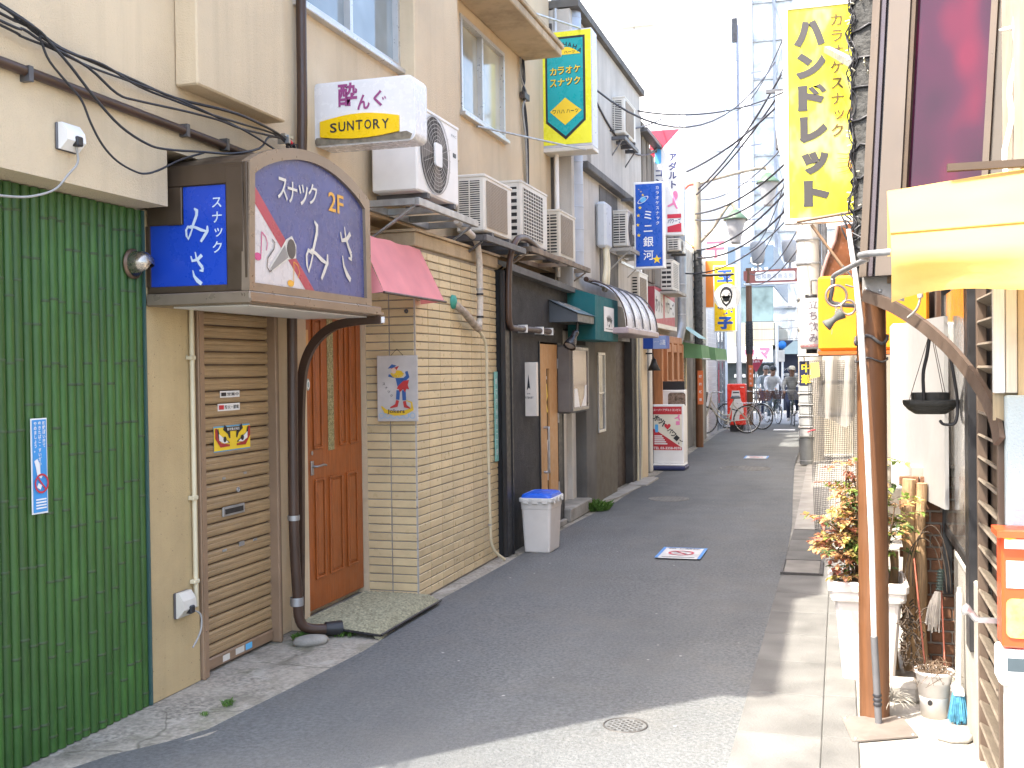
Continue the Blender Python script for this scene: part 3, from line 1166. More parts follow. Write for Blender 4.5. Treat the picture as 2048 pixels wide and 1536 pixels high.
b.stroke([(.103, .285), (.14, .265), (.155, .235), (.145, .20)], .006, .005)
b.build('pink_note', flat('note_pink', (0.55, 0.05, 0.20), .35), front)
b = MB(FF)
b.poly([(.19, .10), (.355, .175), (.44, .19), (.445, .255), (.40, .30), (.34, .275), (.315, .25), (.175, .125)], .0045)
b.build('picture_edge', wl, front)
b = MB(FF)
b.poly([(.195, .108), (.355, .185), (.325, .245), (.185, .122)], .006)
b.build('microphone_handle', flat('mic_grey', (0.26, 0.24, 0.22)), front)
b = MB(FF)
b.disk(.39, .232, .045, .05, .0065, 20)
b.stroke([(.20, .26), (.225, .245), (.215, .215), (.155, .165), (.145, .12), (.17, .10), (.19, .108)], .007, .0065)
b.build('microphone_head', flat('mic_dark', (0.09, 0.075, 0.065)), front)
b = MB()
pts = smooth_path([(-2.60, 5.87, 1.903), (-2.75, 5.87, 1.90), (-2.90, 5.87, 1.875), (-3.02, 5.87, 1.80), (-3.10, 5.87, 1.68), (-3.13, 5.86, 1.52), (-3.135, 5.84, 1.2), (-3.135, 5.82, .6), (-3.135, 5.80, .10)], 5)
for a, c in zip(pts, pts[1:]):
    b.bar(a, Vector(c) + (Vector(c) - Vector(a)) * .04, .05, .035, up=(0, 1, 0))
b.build('curved_support', M['brown'], ms)
b = MB(frame((-2.597, 5.86, 1.885), (1, 0, 0), (0, 0, 1)))
b.rect(0, 0, .022, .036)
b.build('sticker', M['paper'], ms)

# ------------------------------------------------------------------ white drink light box on the drainpipe side
sg = thing('light_box_sign', 'white rounded light box sign with purple characters over a yellow plate', 'sign', (-3.03, 5.95, 2.94))
FB = frame((-3.05, 5.9, 2.94), (1, 0, 0), (0, 0, 1))


def rrect(x0, y0, x1, y1, r, n=5):
    pts = []
    for cx, cy, a0 in ((x1 - r, y0 + r, -pi / 2), (x1 - r, y1 - r, 0), (x0 + r, y1 - r, pi / 2), (x0 + r, y0 + r, pi)):
        for k in range(n + 1):
            a = a0 + pi / 2 * k / n
            pts.append((cx + r * math.cos(a), cy + r * math.sin(a)))
    return pts


b = MB(FB)
b.prism(rrect(0, .02, .672, .405, .045), -.19, -.012)
for z0, z1, ins in ((-.012, -.004, .0), (-.004, .002, .008), (.002, .004, .016)):
    b.prism(rrect(ins, .02 + ins, .672 - ins, .405 - ins, .045), z0 + .0001, z1)
case = b.build('casing', mat('box_white', (0.70, 0.70, 0.71), 0.25, 0.03, 6, grime=.1), sg)
b = MB(FB)
b.poly([(.03, .028), (.64, .028), (.655, .055), (.62, .075), (.4, .062), (.2, .068), (.03, .075), (.015, .055)], .0055)
b.build('grime', mat('run_off_grime', (0.22, 0.19, 0.14), 0.9, 0.3, 25), sg)
b = MB(FB)
b.text('酔', .178, .25, .305, .39, .007, .025)
b.text('ん', .303, .222, .386, .312, .007, .03)
b.text('く', .41, .232, .465, .33, .007, .03)
b.stroke([(.468, .285), (.474, .27)], .008, .007)
b.stroke([(.482, .29), (.488, .275)], .008, .007)
b.build('lettering', flat('sign_purple', (0.28, 0.055, 0.19)), sg)
b = MB(FB)
up = [(.06 + .515 * k / 12, .168 + .032 * math.sin(pi * k / 12)) for k in range(13)]
dn = [(.575 - .515 * k / 12, .075 - .022 * math.sin(pi * k / 12)) for k in range(13)]
b.prism(dn + up, .005, .018)
pl = b.build('name_plate', flat('plate_yellow', (0.80, 0.52, 0.005), .3), sg)
b = MB(FB)
for i, ch in enumerate('SUNTORY'):
    u = .128 + i * .0565
    b.text(ch, u, .096 + .006 * math.sin(pi * i / 6), u + .045, .153 + .006 * math.sin(pi * i / 6), .020, .018)
b.build('lettering', M['ink'], pl)
b = MB()
b.box(-3.145, -3.05, 5.94, 6.05, 3.07, 3.25, ch=.004)
b.box(-3.16, -3.145, 5.92, 6.07, 3.04, 3.28)
b.build('wall_bracket', flat('bracket_grey', (0.42, 0.45, 0.48)), sg)

# ------------------------------------------------------------------ pipes beside the door
t = thing('drainpipe', 'tall dark brown drainpipe between the shutter and the wooden door', 'drainpipe', (-3.09, 5.72, 0))
b = MB()
b.tube(smooth_path([(-2.985, 5.69, 5.6), (-2.985, 5.66, 3.8), (-2.985, 5.64, 2.9), (-3.05, 5.66, 2.62), (-3.10, 5.70, 2.5), (-3.11, 5.72, 1.9), (-3.11, 5.70, .75), (-3.10, 5.71, .30), (-3.09, 5.72, .12), (-3.04, 5.76, .062), (-2.93, 5.86, .05)], 4), .031, 12)
b.build('pipe', M['brown'], t)
for q in ((.036, .03, (-3.11, 5.70, .72)), (.040, .05, (-3.104, 5.71, .21))):
    b = MB()
    b.lathe([(q[0], 0), (q[0], q[1])], q[2], 14)
    b.build('collar', M['steel'], t)
b = MB()
b.tube([(-2.975, 5.82, .055), (-2.90, 5.885, .048)], [.038, .046], 12, cap=False)
b.build('shoe', M['black'], t)
b = MB()
for k in range(9):
    a = k / 9 * 2 * pi
b.lathe([(.0, .0), (.055, .0), (.062, .022), (.05, .045), (.02, .055), (0, .055)], (0, 0, 0), 9, M=Matrix.Translation((-2.99, 5.66, -.002)) @ Matrix.Rotation(.7, 4, 'Z') @ Matrix.Scale(1.8, 4, (1, 0, 0)))
tag(b.build('stone', M['conc']), 'grey broken stone lying under the drainpipe mouth', 'stone')
t = thing('conduit_pipe', 'ivory conduit pipe running down the cream pier beside the shutter', 'pipe', (-3.18, 4.735, 0))
b = MB()
b.tube([(-3.182, 4.79, 2.0), (-3.182, 4.79, .40)], .0125, 8)
b.build('pipe', M['ivory'], t)
for z in (.52, .95, 1.67):
    b = MB()
    b.box(-3.199, -3.166, 4.758, 4.806, z, z + .022, ch=.004)
    b.build('clip', M['ivory'], t)


def outlet(name_, label, y0, y1, z0, z1, cord, mcord):
    t = thing(name_, label, 'outlet', (XW if z0 > 2 else -3.2, y0, z0))
    x = XW + .001 if z0 > 2 else -3.199
    b = MB()
    b.box(x, x + .012, y0, y1, z0, z1, ch=.004)
    b.build('back_plate', M['dksteel'], t)
    b = MB()
    h = z1 - z0
    pr = [(.013, z0 + .03 * h), (.022, z0 + .02 * h), (.06, z0 + .35 * h), (.055, z0 + .7 * h), (.03, z1), (.013, z1)]
    b.prism([(p[0], p[1]) for p in pr], y0 + .006, y1 - .004, M=Matrix(((1, 0, 0, x), (0, 0, 1, 0), (0, 1, 0, 0), (0, 0, 0, 1))))
    b.build('cover', M['white'] if z0 > 2 else M['offwhite'], t)
    b = MB()
    yc = (y0 + y1) / 2 + .01
    b.box(x + .03, x + .07, yc - .018, yc + .02, z0 + .02, z0 + .06, ch=.005)
    b.build('plug', M['black'], t)
    b = MB()
    b.tube(smooth_path(cord, 4), .005, 6)
    b.build('cord', mcord, t)


outlet('power_outlet', 'white weatherproof outlet with a grey cord above the bamboo wall', 3.625, 3.745, 2.515, 2.625, [(-2.985, 3.70, 2.535), (-2.98, 3.70, 2.47), (-2.98, 3.64, 2.41), (-2.98, 3.567, 2.342), (-2.98, 3.46, 2.30), (-2.98, 3.343, 2.277), (-2.98, 3.1, 2.26)], M['greycable'])
outlet('power_outlet', 'small weatherproof outlet low on the cream pier with a dangling plug', 4.615, 4.735, .37, .50, [(-3.15, 4.69, .41), (-3.135, 4.755, .37), (-3.13, 4.752, .30), (-3.135, 4.725, .25), (-3.14, 4.69, .215)], M['greycable'])
t = thing('vent_hood', 'round stainless vent hood on the bamboo beside the blue side panel', 'vent', (-3.19, 4.33, 2.12))
Mh = frame((-3.192, 4.335, 2.122), (0, 1, 0), (0, 0, 1))
b = MB()
b.lathe([(.072, 0), (.072, .006), (.062, .01), (.060, .012)], n=24, M=Mh)
b.build('flange', mat('old_copper', (0.17, 0.11, 0.075), 0.45, 0.2, 20, metal=.6), t)
b = MB()
b.lathe([(.060, .012), (.060, .04), (.054, .07), (.036, .095), (.0, .105)], n=24, M=Mh, sweep=.70, start=-.32)
b.lathe([(.058, .012), (.058, .04), (.052, .068), (.034, .092), (.0, .10)], n=24, M=Mh, sweep=.70, start=-.32)
b.build('dome', mat('stainless', (0.42, 0.37, 0.31), 0.25, 0.12, 12, metal=.9), t)
b = MB()
b.disk(0, 0, .057, z=.014)
b.M = Mh
b2 = MB(Mh)
b2.disk(0, 0, .057, z=.013)
b2.build('duct_mouth', M['black'], t)

# brown pipe along the beam
t = thing('wall_pipe', 'brown painted pipe running along the cream beam over the bamboo', 'pipe', (XW, 4.0, 2.77))
b = MB()
b.tube([(-3.008, 2.66, 2.785), (-3.008, 3.34, 2.782), (-3.008, 4.94, 2.764), (-3.008, 5.6, 2.757)], .0215, 10)
b.build('pipe', M['brown'], t)
b = MB()
for yy in (3.45, 4.5, 4.85):
    b.box(-3.029, -2.984, yy - .012, yy + .012, 2.74, 2.80)
b.build('clamp', M['dksteel'], t)

# overhead cable bundle
cables = [
    ([(-3.0, 2.3, 3.2), (-2.99, 3.299, 2.989), (-2.99, 3.373, 2.957), (-2.99, 3.49, 2.947), (-2.99, 3.629, 2.918), (-2.99, 3.834, 2.914), (-2.99, 4.078, 2.908), (-2.99, 4.407, 2.902), (-2.89, 4.719, 2.900), (-2.89, 4.997, 2.901), (-2.95, 5.36, 2.905), (-2.97, 5.55, 2.83), (-2.98, 5.60, 2.72)], .007),
    ([(-2.99, 2.5, 3.05), (-2.98, 3.288, 2.952), (-2.98, 3.4, 2.953), (-2.98, 3.478, 2.931), (-2.98, 3.642, 2.909), (-2.98, 3.868, 2.916), (-2.98, 4.116, 2.884), (-2.98, 4.392, 2.884), (-2.89, 4.574, 2.849), (-2.89, 4.841, 2.863), (-2.95, 5.33, 2.90), (-2.98, 5.56, 2.80)], .006),
    ([(-2.98, 2.4, 2.98), (-2.97, 3.276, 2.92), (-2.97, 3.395, 2.923), (-2.97, 3.505, 2.904), (-2.97, 3.761, 2.875), (-2.97, 3.948, 2.811), (-2.97, 4.1, 2.815), (-2.93, 4.376, 2.831), (-2.89, 4.619, 2.836), (-2.89, 4.83, 2.837), (-2.95, 5.32, 2.897)], .006),
    ([(-2.98, 2.4, 2.95), (-2.98, 3.286, 2.908), (-2.98, 3.398, 2.897), (-2.98, 3.558, 2.897), (-2.98, 3.774, 2.885), (-2.98, 4.064, 2.891), (-2.95, 4.334, 2.884), (-2.89, 4.572, 2.848), (-2.89, 4.902, 2.83), (-2.89, 5.196, 2.79)], .0055),
    ([(-2.98, 3.2, 2.99), (-2.96, 3.447, 2.943), (-2.96, 3.526, 2.909), (-2.96, 3.642, 2.848), (-2.96, 3.782, 2.758), (-2.96, 3.951, 2.672), (-2.96, 4.133, 2.632), (-2.95, 4.264, 2.631), (-2.89, 4.474, 2.654), (-2.89, 4.729, 2.694), (-2.89, 4.995, 2.771), (-2.93, 5.163, 2.866), (-2.96, 5.34, 2.90)], .006),
    ([(-2.98, 3.2, 3.0), (-2.97, 3.451, 2.951), (-2.97, 3.489, 2.905), (-2.97, 3.536, 2.838), (-2.97, 3.652, 2.769), (-2.97, 3.721, 2.726), (-2.97, 3.773, 2.647), (-2.97, 3.845, 2.57), (-2.97, 3.94, 2.519), (-2.97, 4.06, 2.496), (-2.97, 4.143, 2.5), (-2.97, 4.253, 2.539), (-2.95, 4.369, 2.6), (-2.92, 4.526, 2.662)], .005)]
cl = ['uppermost thick black cable of the bundle above the box sign', 'black cable second from the top in the bundle on the cream wall', 'black cable sagging in the middle of the bundle on the cream wall', 'straight lower black cable of the bundle on the cream wall', 'black cable looping down and back up behind the arched sign', 'thin cable with the deepest loop beside the white outlet']
for (pts, r), lb in zip(cables, cl):
    b = MB()
    b.tube(smooth_path(pts, 4), r, 6)
    tag(b.build('cable', M['cable']), lb, 'cable', 'cables on the cream wall')
t = thing('cable_clamp', 'metal clamp with red taped cable ends beside the drainpipe', 'clamp', (-2.97, 5.45, 2.88))
b = MB()
for k in range(7):
    a = RN.uniform(0, 6)
    b.tube([(-2.965, 5.42, 2.87), (-2.95 + .03 * math.cos(a), 5.48, 2.86 + .04 * math.sin(a)), (-2.94, 5.53 + .02 * k / 7, 2.80 - .015 * k)], .005, 5)
b.build('wires', M['cable'], t)
b = MB()
b.box(-3.0, -2.93, 5.385, 5.405, 2.88, 2.925)
b.box(-2.965, -2.94, 5.36, 5.46, 2.915, 2.93)
b.build('bracket', M['steel'], t)
b = MB()
b.tube([(-2.94, 5.41, 2.90), (-2.935, 5.43, 2.885)], .009, 6)
b.tube([(-2.935, 5.53, 2.78), (-2.935, 5.545, 2.765)], .009, 6)
b.build('red_tape', M['red'], t)

# ------------------------------------------------------------------ awning over the wooden door, hanging picture, mat
aw = thing('door_awning', 'faded red fabric awning over the wooden door corner', 'awning', (-2.8, 6.5, 2.2))
b = MB()
NA = 10
V, Fq = [], []
for i in range(NA + 1):
    yy = 5.95 + (6.98 - 5.95) * i / NA
    for (x, z) in ((-2.795, 2.445), (-2.72, 2.30), (-2.645, 2.14), (-2.615, 2.075)):
        V.append((x + .004 * math.sin(i * 2.2 + z * 9), yy - (.06 if z < 2.2 and i == NA else 0) * 0, z + .004 * math.sin(i * 1.7)))
for i in range(NA):
    for k in range(3):
        a = i * 4 + k
        Fq.append((a, a + 1, a + 5, a + 4))
b.add(V, Fq, 0, True)
cl_r = mat('awning_red', (0.88, 0.34, 0.355), 0.85, 0.06, 5.0, grime=.2, tint=(.74, .26, .28), trans=.25)
b.build('cover', cl_r, aw)
for yy in (6.981, 5.949):
    b = MB()
    b.add([(-2.795, yy, 2.445), (-2.615, yy, 2.075), (-2.795, yy, 2.06)], [(0, 1, 2)])
    b.build('end_panel', cl_r, aw)
b = MB()
b.tube([(-2.612, 5.94, 2.072), (-2.612, 7.0, 2.072)], .008, 8)
b.build('front_bar', M['brown'], aw)

pc = thing('hanging_picture', 'jester painting on a white board hung on the tiled corner', 'picture', (-2.92, 6.86, 1.48))
FP = frame((-3.068, 6.848, 1.25), (1, .06, 0), (0, 0, 1))
b = MB(FP)
b.box(0, .295, 0, .455, 0, .014, ch=.003)
b.build('board', mat('board_white', (0.52, 0.49, 0.46), .6, .08, 9, grime=.2), pc)
b = MB(FP)
b.stroke([(.10, .455), (.145, .50), (.19, .455)], .004, .006)
b.build('string', M['brown'], pc)
blu, yel = flat('art_blue', (0.03, 0.10, 0.30)), flat('art_yellow', (0.70, 0.45, 0.02))
b = MB(FP)
b.stroke([(.215, .345), (.225, .31), (.185, .275)], [.02, .028, .03], .0155)
b.poly([(.135, .30), (.19, .30), (.185, .235), (.15, .24)], .0155)
b.stroke([(.155, .215), (.15, .15)], .026, .0155)
b.stroke([(.195, .215), (.198, .145)], .028, .0155)
b.poly([(.08, .365), (.11, .395), (.145, .385), (.12, .37)], .0155)
b.stroke([(.085, .318), (.11, .312), (.14, .31)], .018, .0155)
b.build('blue_paint', blu, pc)
b = MB(FP)
for k in range(9):
    a = pi * (.05 + k * .11) + pi
    b.poly([(.14 + .01 * math.cos(a), .335), (.15 + .05 * math.cos(a - .15), .335 + .035 * math.sin(a - .15)), (.15 + .05 * math.cos(a + .15), .335 + .035 * math.sin(a + .15))], .017)
b.disk(.155, .335, .035, .018, .0168, 14)
b.stroke([(.03, .105), (.06, .07), (.13, .055), (.20, .06), (.255, .085), (.25, .13), (.21, .145)], [.01, .028, .032, .032, .024, .012, .004], .0158)
b.build('yellow_paint', yel, pc)
b = MB(FP)
b.poly([(.145, .225), (.155, .245), (.195, .28), (.235, .285), (.225, .25), (.235, .22), (.215, .225), (.205, .20), (.19, .222), (.165, .20), (.16, .222)], .0172)
b.stroke([(.15, .145), (.14, .11), (.095, .095)], [.022, .026, .008], .0172)
b.stroke([(.198, .14), (.205, .105), (.24, .09)], [.022, .026, .008], .0172)
b.poly([(.10, .365), (.14, .375), (.165, .385), (.145, .355)], .0172)
b.build('red_paint', flat('art_red', (0.45, 0.03, 0.03)), pc)
b = MB(FP)
b.disk(.125, .35, .017, .021, .0176, 12)
b.build('face', flat('art_skin', (0.65, 0.48, 0.36)), pc)
b = MB(FP)
for i, ch in enumerate('スナック'):
    b.text(ch, .04 + .018 * i, .25 - .027 * i, .06 + .018 * i, .268 - .027 * i, .0156, .01)
b.text('Jokers', .075, .05, .20, .085, .0185, .01)
b.build('lettering', M['ink'], pc)
b = MB(FP)
for k in range(6):
    b.ring(.03 + .045 * k, .04, .016, .021, .0154, 14)
b.build('cloud_lines', flat('art_pale_blue', (0.25, 0.42, 0.58)), pc)
b = MB()
b.lathe([(.012, 0), (.016, .004), (.012, .01), (.006, .006), (.006, 0)], n=12, M=frame((-2.86, 6.883, 2.01), (1, 0, 0), (0, 0, 1)))
tag(b.build('wall_ring', M['dksteel']), 'small dark ring fixed in the tile under the red awning', 'ring')

dm = thing('door_mat', 'woven greenish beige door mat sagging over the step', 'mat', (-2.95, 6.3, .06))
b = MB()
V, Fq = [], []
nu, nv = 34, 44
for i in range(nu + 1):
    for j in range(nv + 1):
        u, v_ = i / nu, j / nv
        x = -3.19 + .56 * u
        y = 5.90 + .955 * v_ - .05 * u * (1 - v_)
        z = .058 + .003 * math.sin(v_ * 7 + u * 3)
        if u > .86:
            z -= (u - .86) * .28
        if v_ < .12:
            z -= (.12 - v_) * .25 * u
        z += .0055 * (1 if (i + j) % 2 else -1)
        V.append((x, y, z))
for i in range(nu):
    for j in range(nv):
        a = i * (nv + 1) + j
        Fq.append((a, a + nv + 1, a + nv + 2, a + 1))
b.add(V, Fq, 0)
b.build('weave', mat('mat_weave', (0.36, 0.34, 0.225), 0.95, 0.2, 30.0, grain=(55, None, .5), bump=.4, bscale=120), dm)
b = MB()
b.tube([(-2.628, 5.86, .024), (-2.624, 6.4, .026), (-2.624, 6.85, .024)], .008, 6)
b.tube([(-3.19, 5.895, .045), (-2.9, 5.87, .04), (-2.63, 5.855, .022)], .008, 6)
b.build('edging', M['black'], dm)

# ------------------------------------------------------------------ air conditioners


def ac_unit(label, x0, x1, y0, y1, z0, z1, style, mcase=None, group='air conditioners on the shop walls', side=True, rows=14):
    t = thing('air_conditioner', label, 'air conditioner', ((x0 + x1) / 2, (y0 + y1) / 2, z0), group)
    mc = mcase or M['offwhite']
    b = MB()
    b.box(x0, x1, y0, y1, z0, z1, ch=.012)
    b.build('casing', mc, t)
    b = MB()
    b.box(x0 - .004, x1 + .006, y0 - .006, y1 + .006, z1 - .02, z1 + .006, ch=.006)
    b.build('lid', mc, t)
    for yy in (y0 + .12, y1 - .16):
        b = MB()
        b.box(x0 - .02, x1 + .02, yy, yy + .05, z0 - .035, z0 - .001)
        b.build('foot', M['dksteel'], t)
    if side:
        d = x1 - x0
        H = z1 - z0
        b = MB()
        b.box(x0 + .12 * d, x0 + .84 * d, y0 - .0015, y0 - .0005, z0 + .10 * H, z1 - .10 * H)
        so = b.build('side_opening', M['black'], t)
        b = MB()
        for k in range(rows):
            z = z0 + .11 * H + (.78 * H) * (k + .5) / rows
            b.box(x0 + .12 * d, x0 + .84 * d, y0 - .010, y0 - .002, z - .22 * H * .78 / rows, z + .22 * H * .78 / rows)
        b.box(x0 + .465 * d, x0 + .50 * d, y0 - .0115, y0 - .001, z0 + .09 * H, z1 - .09 * H)
        b.build('side_louvres', mc, so, stuff=True)
    w_, H = y1 - y0, z1 - z0
    Ff = frame((x1, y0, z0), (0, 1, 0), (0, 0, 1))
    if style == 'fan':
        cy, cz, r = .40 * w_, .5 * H, min(.46 * H, .38 * w_)
        b = MB(Ff)
        b.disk(cy, cz, r, z=.001, n=40)
        op = b.build('fan_opening', flat('fan_dark', (0.05, 0.045, 0.04), .7), t)
        b = MB(Ff)
        for k in range(3):
            a = 2 * pi * k / 3 + .4
            pts = []
            for j in range(7):
                g = a + .9 * j / 6
                pts.append((cy + r * .9 * math.cos(g), cz + r * .9 * math.sin(g)))
            b.poly([(cy + .1 * r * math.cos(a), cz + .1 * r * math.sin(a))] + pts, .004)
        b.build('fan_blades', flat('fan_grey', (0.16, 0.14, 0.12), .6), op)
        b = MB(Ff)
        for k in range(8):
            rr = r * (.30 + .70 * k / 7)
            b.ring(cy, cz, rr - .0022, rr + .0022, .018 + .012 * (1 - k / 7), 40)
        for k in range(20):
            a = 2 * pi * k / 20
            b.stroke([(cy + .25 * r * math.cos(a), cz + .25 * r * math.sin(a)), (cy + r * math.cos(a), cz + r * math.sin(a))], .0035, .024)
        b.ring(cy, cz, r * .985, r * 1.03, .012, 40)
        b.build('fan_guard', flat('guard_grey', (0.40, 0.38, 0.35), .5), op)
        b = MB(Ff)
        b.prism(rrect(cy - .24 * r, cz - .30 * r, cy + .24 * r, cz + .30 * r, .04 * r + .01), .02, .034)
        b.build('hub_plate', mc, op)
        b = MB(Ff)
        b.box(.86 * w_, .93 * w_, .60 * H, .65 * H, .0, .004)
        b.build('latch', M['black'], t)
        b = MB(Ff)
        b.text('PAC', .82 * w_, .85 * H, .95 * w_, .88 * H, .003)
        b.build('lettering', flat('mark_grey', (0.2, 0.2, 0.22)), t)
    elif style in ('mesh', 'grid'):
        b = MB(Ff)
        b.box(.07 * w_, .80 * w_, .09 * H, .90 * H, .0005, .002)
        op = b.build('grille_opening', flat('grille_dark', (0.075, 0.065, 0.055), .7) if style == 'grid' else flat('mesh_brown', (0.20, 0.165, 0.125), .7), t)
        b = MB(Ff)
        nx, nz = (14, 30) if style == 'mesh' else (8, 14)
        tw_ = .0035 if style == 'mesh' else .004
        for i in range(nx + 1):
            u = .07 * w_ + .73 * w_ * i / nx
            b.box(u - tw_, u + tw_, .09 * H, .90 * H, .003, .007)
        for j in range(nz + 1):
            v_ = .09 * H + .81 * H * j / nz
            b.box(.07 * w_, .80 * w_, v_ - tw_, v_ + tw_, .0035, .0075)
        b.build('grille', mc if style == 'grid' else flat('mesh_tan', (0.36, 0.30, 0.23), .6), op, stuff=True)
    return t


def shelf(label, x0, x1, y0, y1, z, m, group='shelves under the air conditioners'):
    t = thing('wall_shelf', label, 'shelf', (x0, (y0 + y1) / 2, z), group)
    b = MB()
    b.box(x1 - .03, x1, y0, y1, z - .05, z, ch=.003)
    b.box(x0, x0 + .03, y0, y1, z - .05, z, ch=.003)
    for k in range(4):
        yy = y0 + (y1 - y0 - .04) * k / 3
        b.box(x0 + .031, x1 - .031, yy, yy + .04, z - .045, z - .002)
    b.build('rails', m, t)
    for yy in (y0 + .02, y1 - .06):
        b = MB()
        b.bar((x1 - .05, yy + .02, z - .05), (x0 + .01, yy + .02, z - .28), .03, .012)
        b.build('strut', m, t)
    return t


ac_unit('big white outdoor unit with a round fan behind the white light box', -2.98, -2.65, 6.60, 7.40, 2.79, 3.36, 'fan', M['white'], side=False)
shelf('galvanised shelf under the big fan unit beside the arched sign', -3.02, -2.60, 6.50, 7.70, 2.725, M['steel'])
ac_unit('cream unit with fine brown mesh front, second from the round fan unit', -2.925, -2.685, 8.10, 8.84, 2.70, 3.15, 'mesh', rows=20)
shelf('worn shelf under the brown mesh unit above the tiles', -3.02, -2.62, 7.95, 9.05, 2.655, M['dksteel'])
ac_unit('tall cream unit with a black grid front between two smaller units', -3.0, -2.75, 9.35, 10.26, 2.76, 3.31, 'grid', rows=7)
ac_unit('small cream unit with a dark grille beside the grey duct', -2.95, -2.75, 10.75, 11.44, 2.75, 3.24, 'mesh', mat('yellowed_casing', (0.60, 0.55, 0.45), .5, .06, 5, grime=.2), rows=12)
shelf('rusty shelf under the two farther units over the black shop', -3.03, -2.62, 9.25, 11.6, 2.70, mat('rusty_shelf', (0.22, 0.17, 0.12), .7, .3, 8, grime=.6, tint=(.14, .06, .025)))
# ------------------------------------------------------------------ black stucco bar front
bs = thing('bar_building', 'black stucco bar front with a tan door and a white plastered recess', 'shop front', (-2.75, 10.2, 0))
XB = -2.75
M['soot'] = mat('black_stucco', (0.028, 0.027, 0.027), 0.75, 0.3, 2.5, bump=.7, bscale=70, grime=.35, tint=(.055, .053, .05))
M['greyconc'] = mat('dark_grey_mortar', (0.13, 0.125, 0.115), 0.85, 0.2, 2.5, bump=.4, bscale=70, streak=.5, grime=.4, tint=(.05, .048, .045))
b = MB()
b.box(-3.25, XB, 8.755, 9.86, 0, 2.45)
b.box(-3.25, XB, 9.86, 10.80, 1.86, 2.45)
b.box(-3.25, XB - .001, 10.56, 10.80, 0, 1.86)
b.box(-3.25, XB, 10.80, 11.80, 2.02, 2.45)
b.box(-3.25, -2.80, 9.86, 10.56, 0, .05)
b.build('wall', M['soot'], bs)
b = MB()
b.add([(-3.0, 8.74, 2.60), (-2.66, 8.74, 2.50), (-2.66, 12.4, 2.42), (-3.0, 12.4, 2.56), (-2.66, 8.74, 2.44), (-2.66, 12.4, 2.37)], [(0, 1, 2, 3), (1, 4, 5, 2), (0, 4, 1)])
b.add([(-2.66, 8.74, 2.44), (-2.66, 12.4, 2.37), (-3.0, 12.4, 2.37), (-3.0, 8.74, 2.44)], [(0, 3, 2, 1)])
b.build('ledge', M['greyconc'], bs)
b = MB()
b.box(-2.76, -2.715, 8.70, 8.84, 0, 2.44, ch=.006)
b.box(-2.76, -2.705, 8.845, 8.875, 0, 2.44)
b.build('corner_post', M['black'], bs)
dj = MB()
dj.box(XB - .06, XB + .012, 9.86, 9.888, .05, 1.86)
dj.box(XB - .06, XB + .012, 10.55, 10.70, .05, 1.86)
dj.build('door_frame', M['black'], bs)
FD = frame((XB - .028, 9.89, .05), (0, 1, 0), (0, 0, 1))
b = MB(FD)
for q in ((0, .235, 0, 1.79), (.345, .655, 0, 1.79), (.235, .345, 0, .12), (.235, .345, 1.55, 1.79)):
    b.box(q[0], q[1], q[2], q[3], 0, .035, ch=.003)
od = b.build('door', mat('tan_door', (0.52, 0.27, 0.10), 0.45, 0.06, 4, grain=(3, (12, 12, .8), .85)), bs, label='tan wooden door with a tall glass slit')
b = MB(FD)
b.rect(.235, .12, .345, 1.55, .015)
b.build('glass_slit', glassy('dark_slit_glass', (0.05, 0.04, 0.03)), od)
b = MB(FD)
b.stroke([(.29, 1.40), (.31, 1.28), (.27, 1.22), (.32, 1.12)], [.03, .05, .04, .03], .018)
b.build('yellow_print_and_reflection', M['yellow'], od)  # reflection in the slit glass painted as yellow strokes
b = MB(FD)
b.stroke([(.30, .85), (.33, .7), (.31, .45)], [.02, .04, .02], .018)
b.stroke([(.28, 1.46), (.31, 1.46)], .03, .018)
b.build('white_print', M['paper'], od)  # white strokes drawn over the slit glass
b = MB(FD)
b.tube(smooth_path([(.11, .98, .03), (.11, .98, .08), (.11, .95, .085), (.11, .58, .085), (.11, .55, .08), (.11, .55, .03)], 2), .012, 8)
b.build('handle', M['steel'], od)
for z in (.30, 1.0, 1.55):
    b = MB(FD)
    b.box(.648, .672, z, z + .10, .03, .045)
    b.build('hinge', M['steel'], od)
b = MB()
b.box(-2.78, -2.70, 9.86, 10.72, 0.0, .052, ch=.006)
b.build('threshold', M['conc'], bs)
# white plaster recess with its step
b = MB()
b.box(-3.25, -2.92, 10.80, 11.80, .14, 2.02)
b.box(-2.92, -2.86, 11.62, 11.80, .14, 2.02)
b.build('recess', mat('white_plaster', (0.62, 0.585, 0.53), .85, .06, 4, bump=.4, bscale=80, grime=.15), bs)
b = MB()
b.box(-3.0, -2.68, 10.80, 11.80, 0, .14, ch=.01)
b.build('step', M['conc'], bs)
b = MB()
b.box(-2.92, XB - .002, 10.78, 10.83, 0, 2.02)
b.box(-3.1, -2.735, 11.80, 12.30, 0, 2.40, ch=.008)
b.build('pillar', M['greyconc'], bs)

# projecting bar sign
t = thing('bar_sign', 'cream projecting sign with a small black arrow mark beside the tan door', 'sign', (-2.72, 9.42, 1.17))
b = MB()
b.box(-2.80, -2.64, 9.402, 9.46, 1.168, 1.66, ch=.004)
b.build('panel', mat('sign_ivory', (0.66, 0.60, 0.52), .4, .05, 5), t)
b = MB()
b.box(-2.835, -2.815, 9.41, 9.56, 1.18, 1.64)
b.box(-2.815, -2.80, 9.43, 9.45, 1.25, 1.30)
b.box(-2.815, -2.80, 9.43, 9.45, 1.52, 1.57)
b.build('back_plate', M['steel'], t)
FC = frame((-2.80, 9.401, 1.168), (1, 0, 0), (0, 0, 1))
b = MB(FC)
b.poly([(.083, .385), (.10, .245), (.087, .262), (.068, .235)], .0015)
b.text('BAR', .068, .20, .10, .212, .0015)
b.text('CRYBABY', .03, .16, .13, .18, .0015, .01)
b.build('lettering', M['ink'], t)

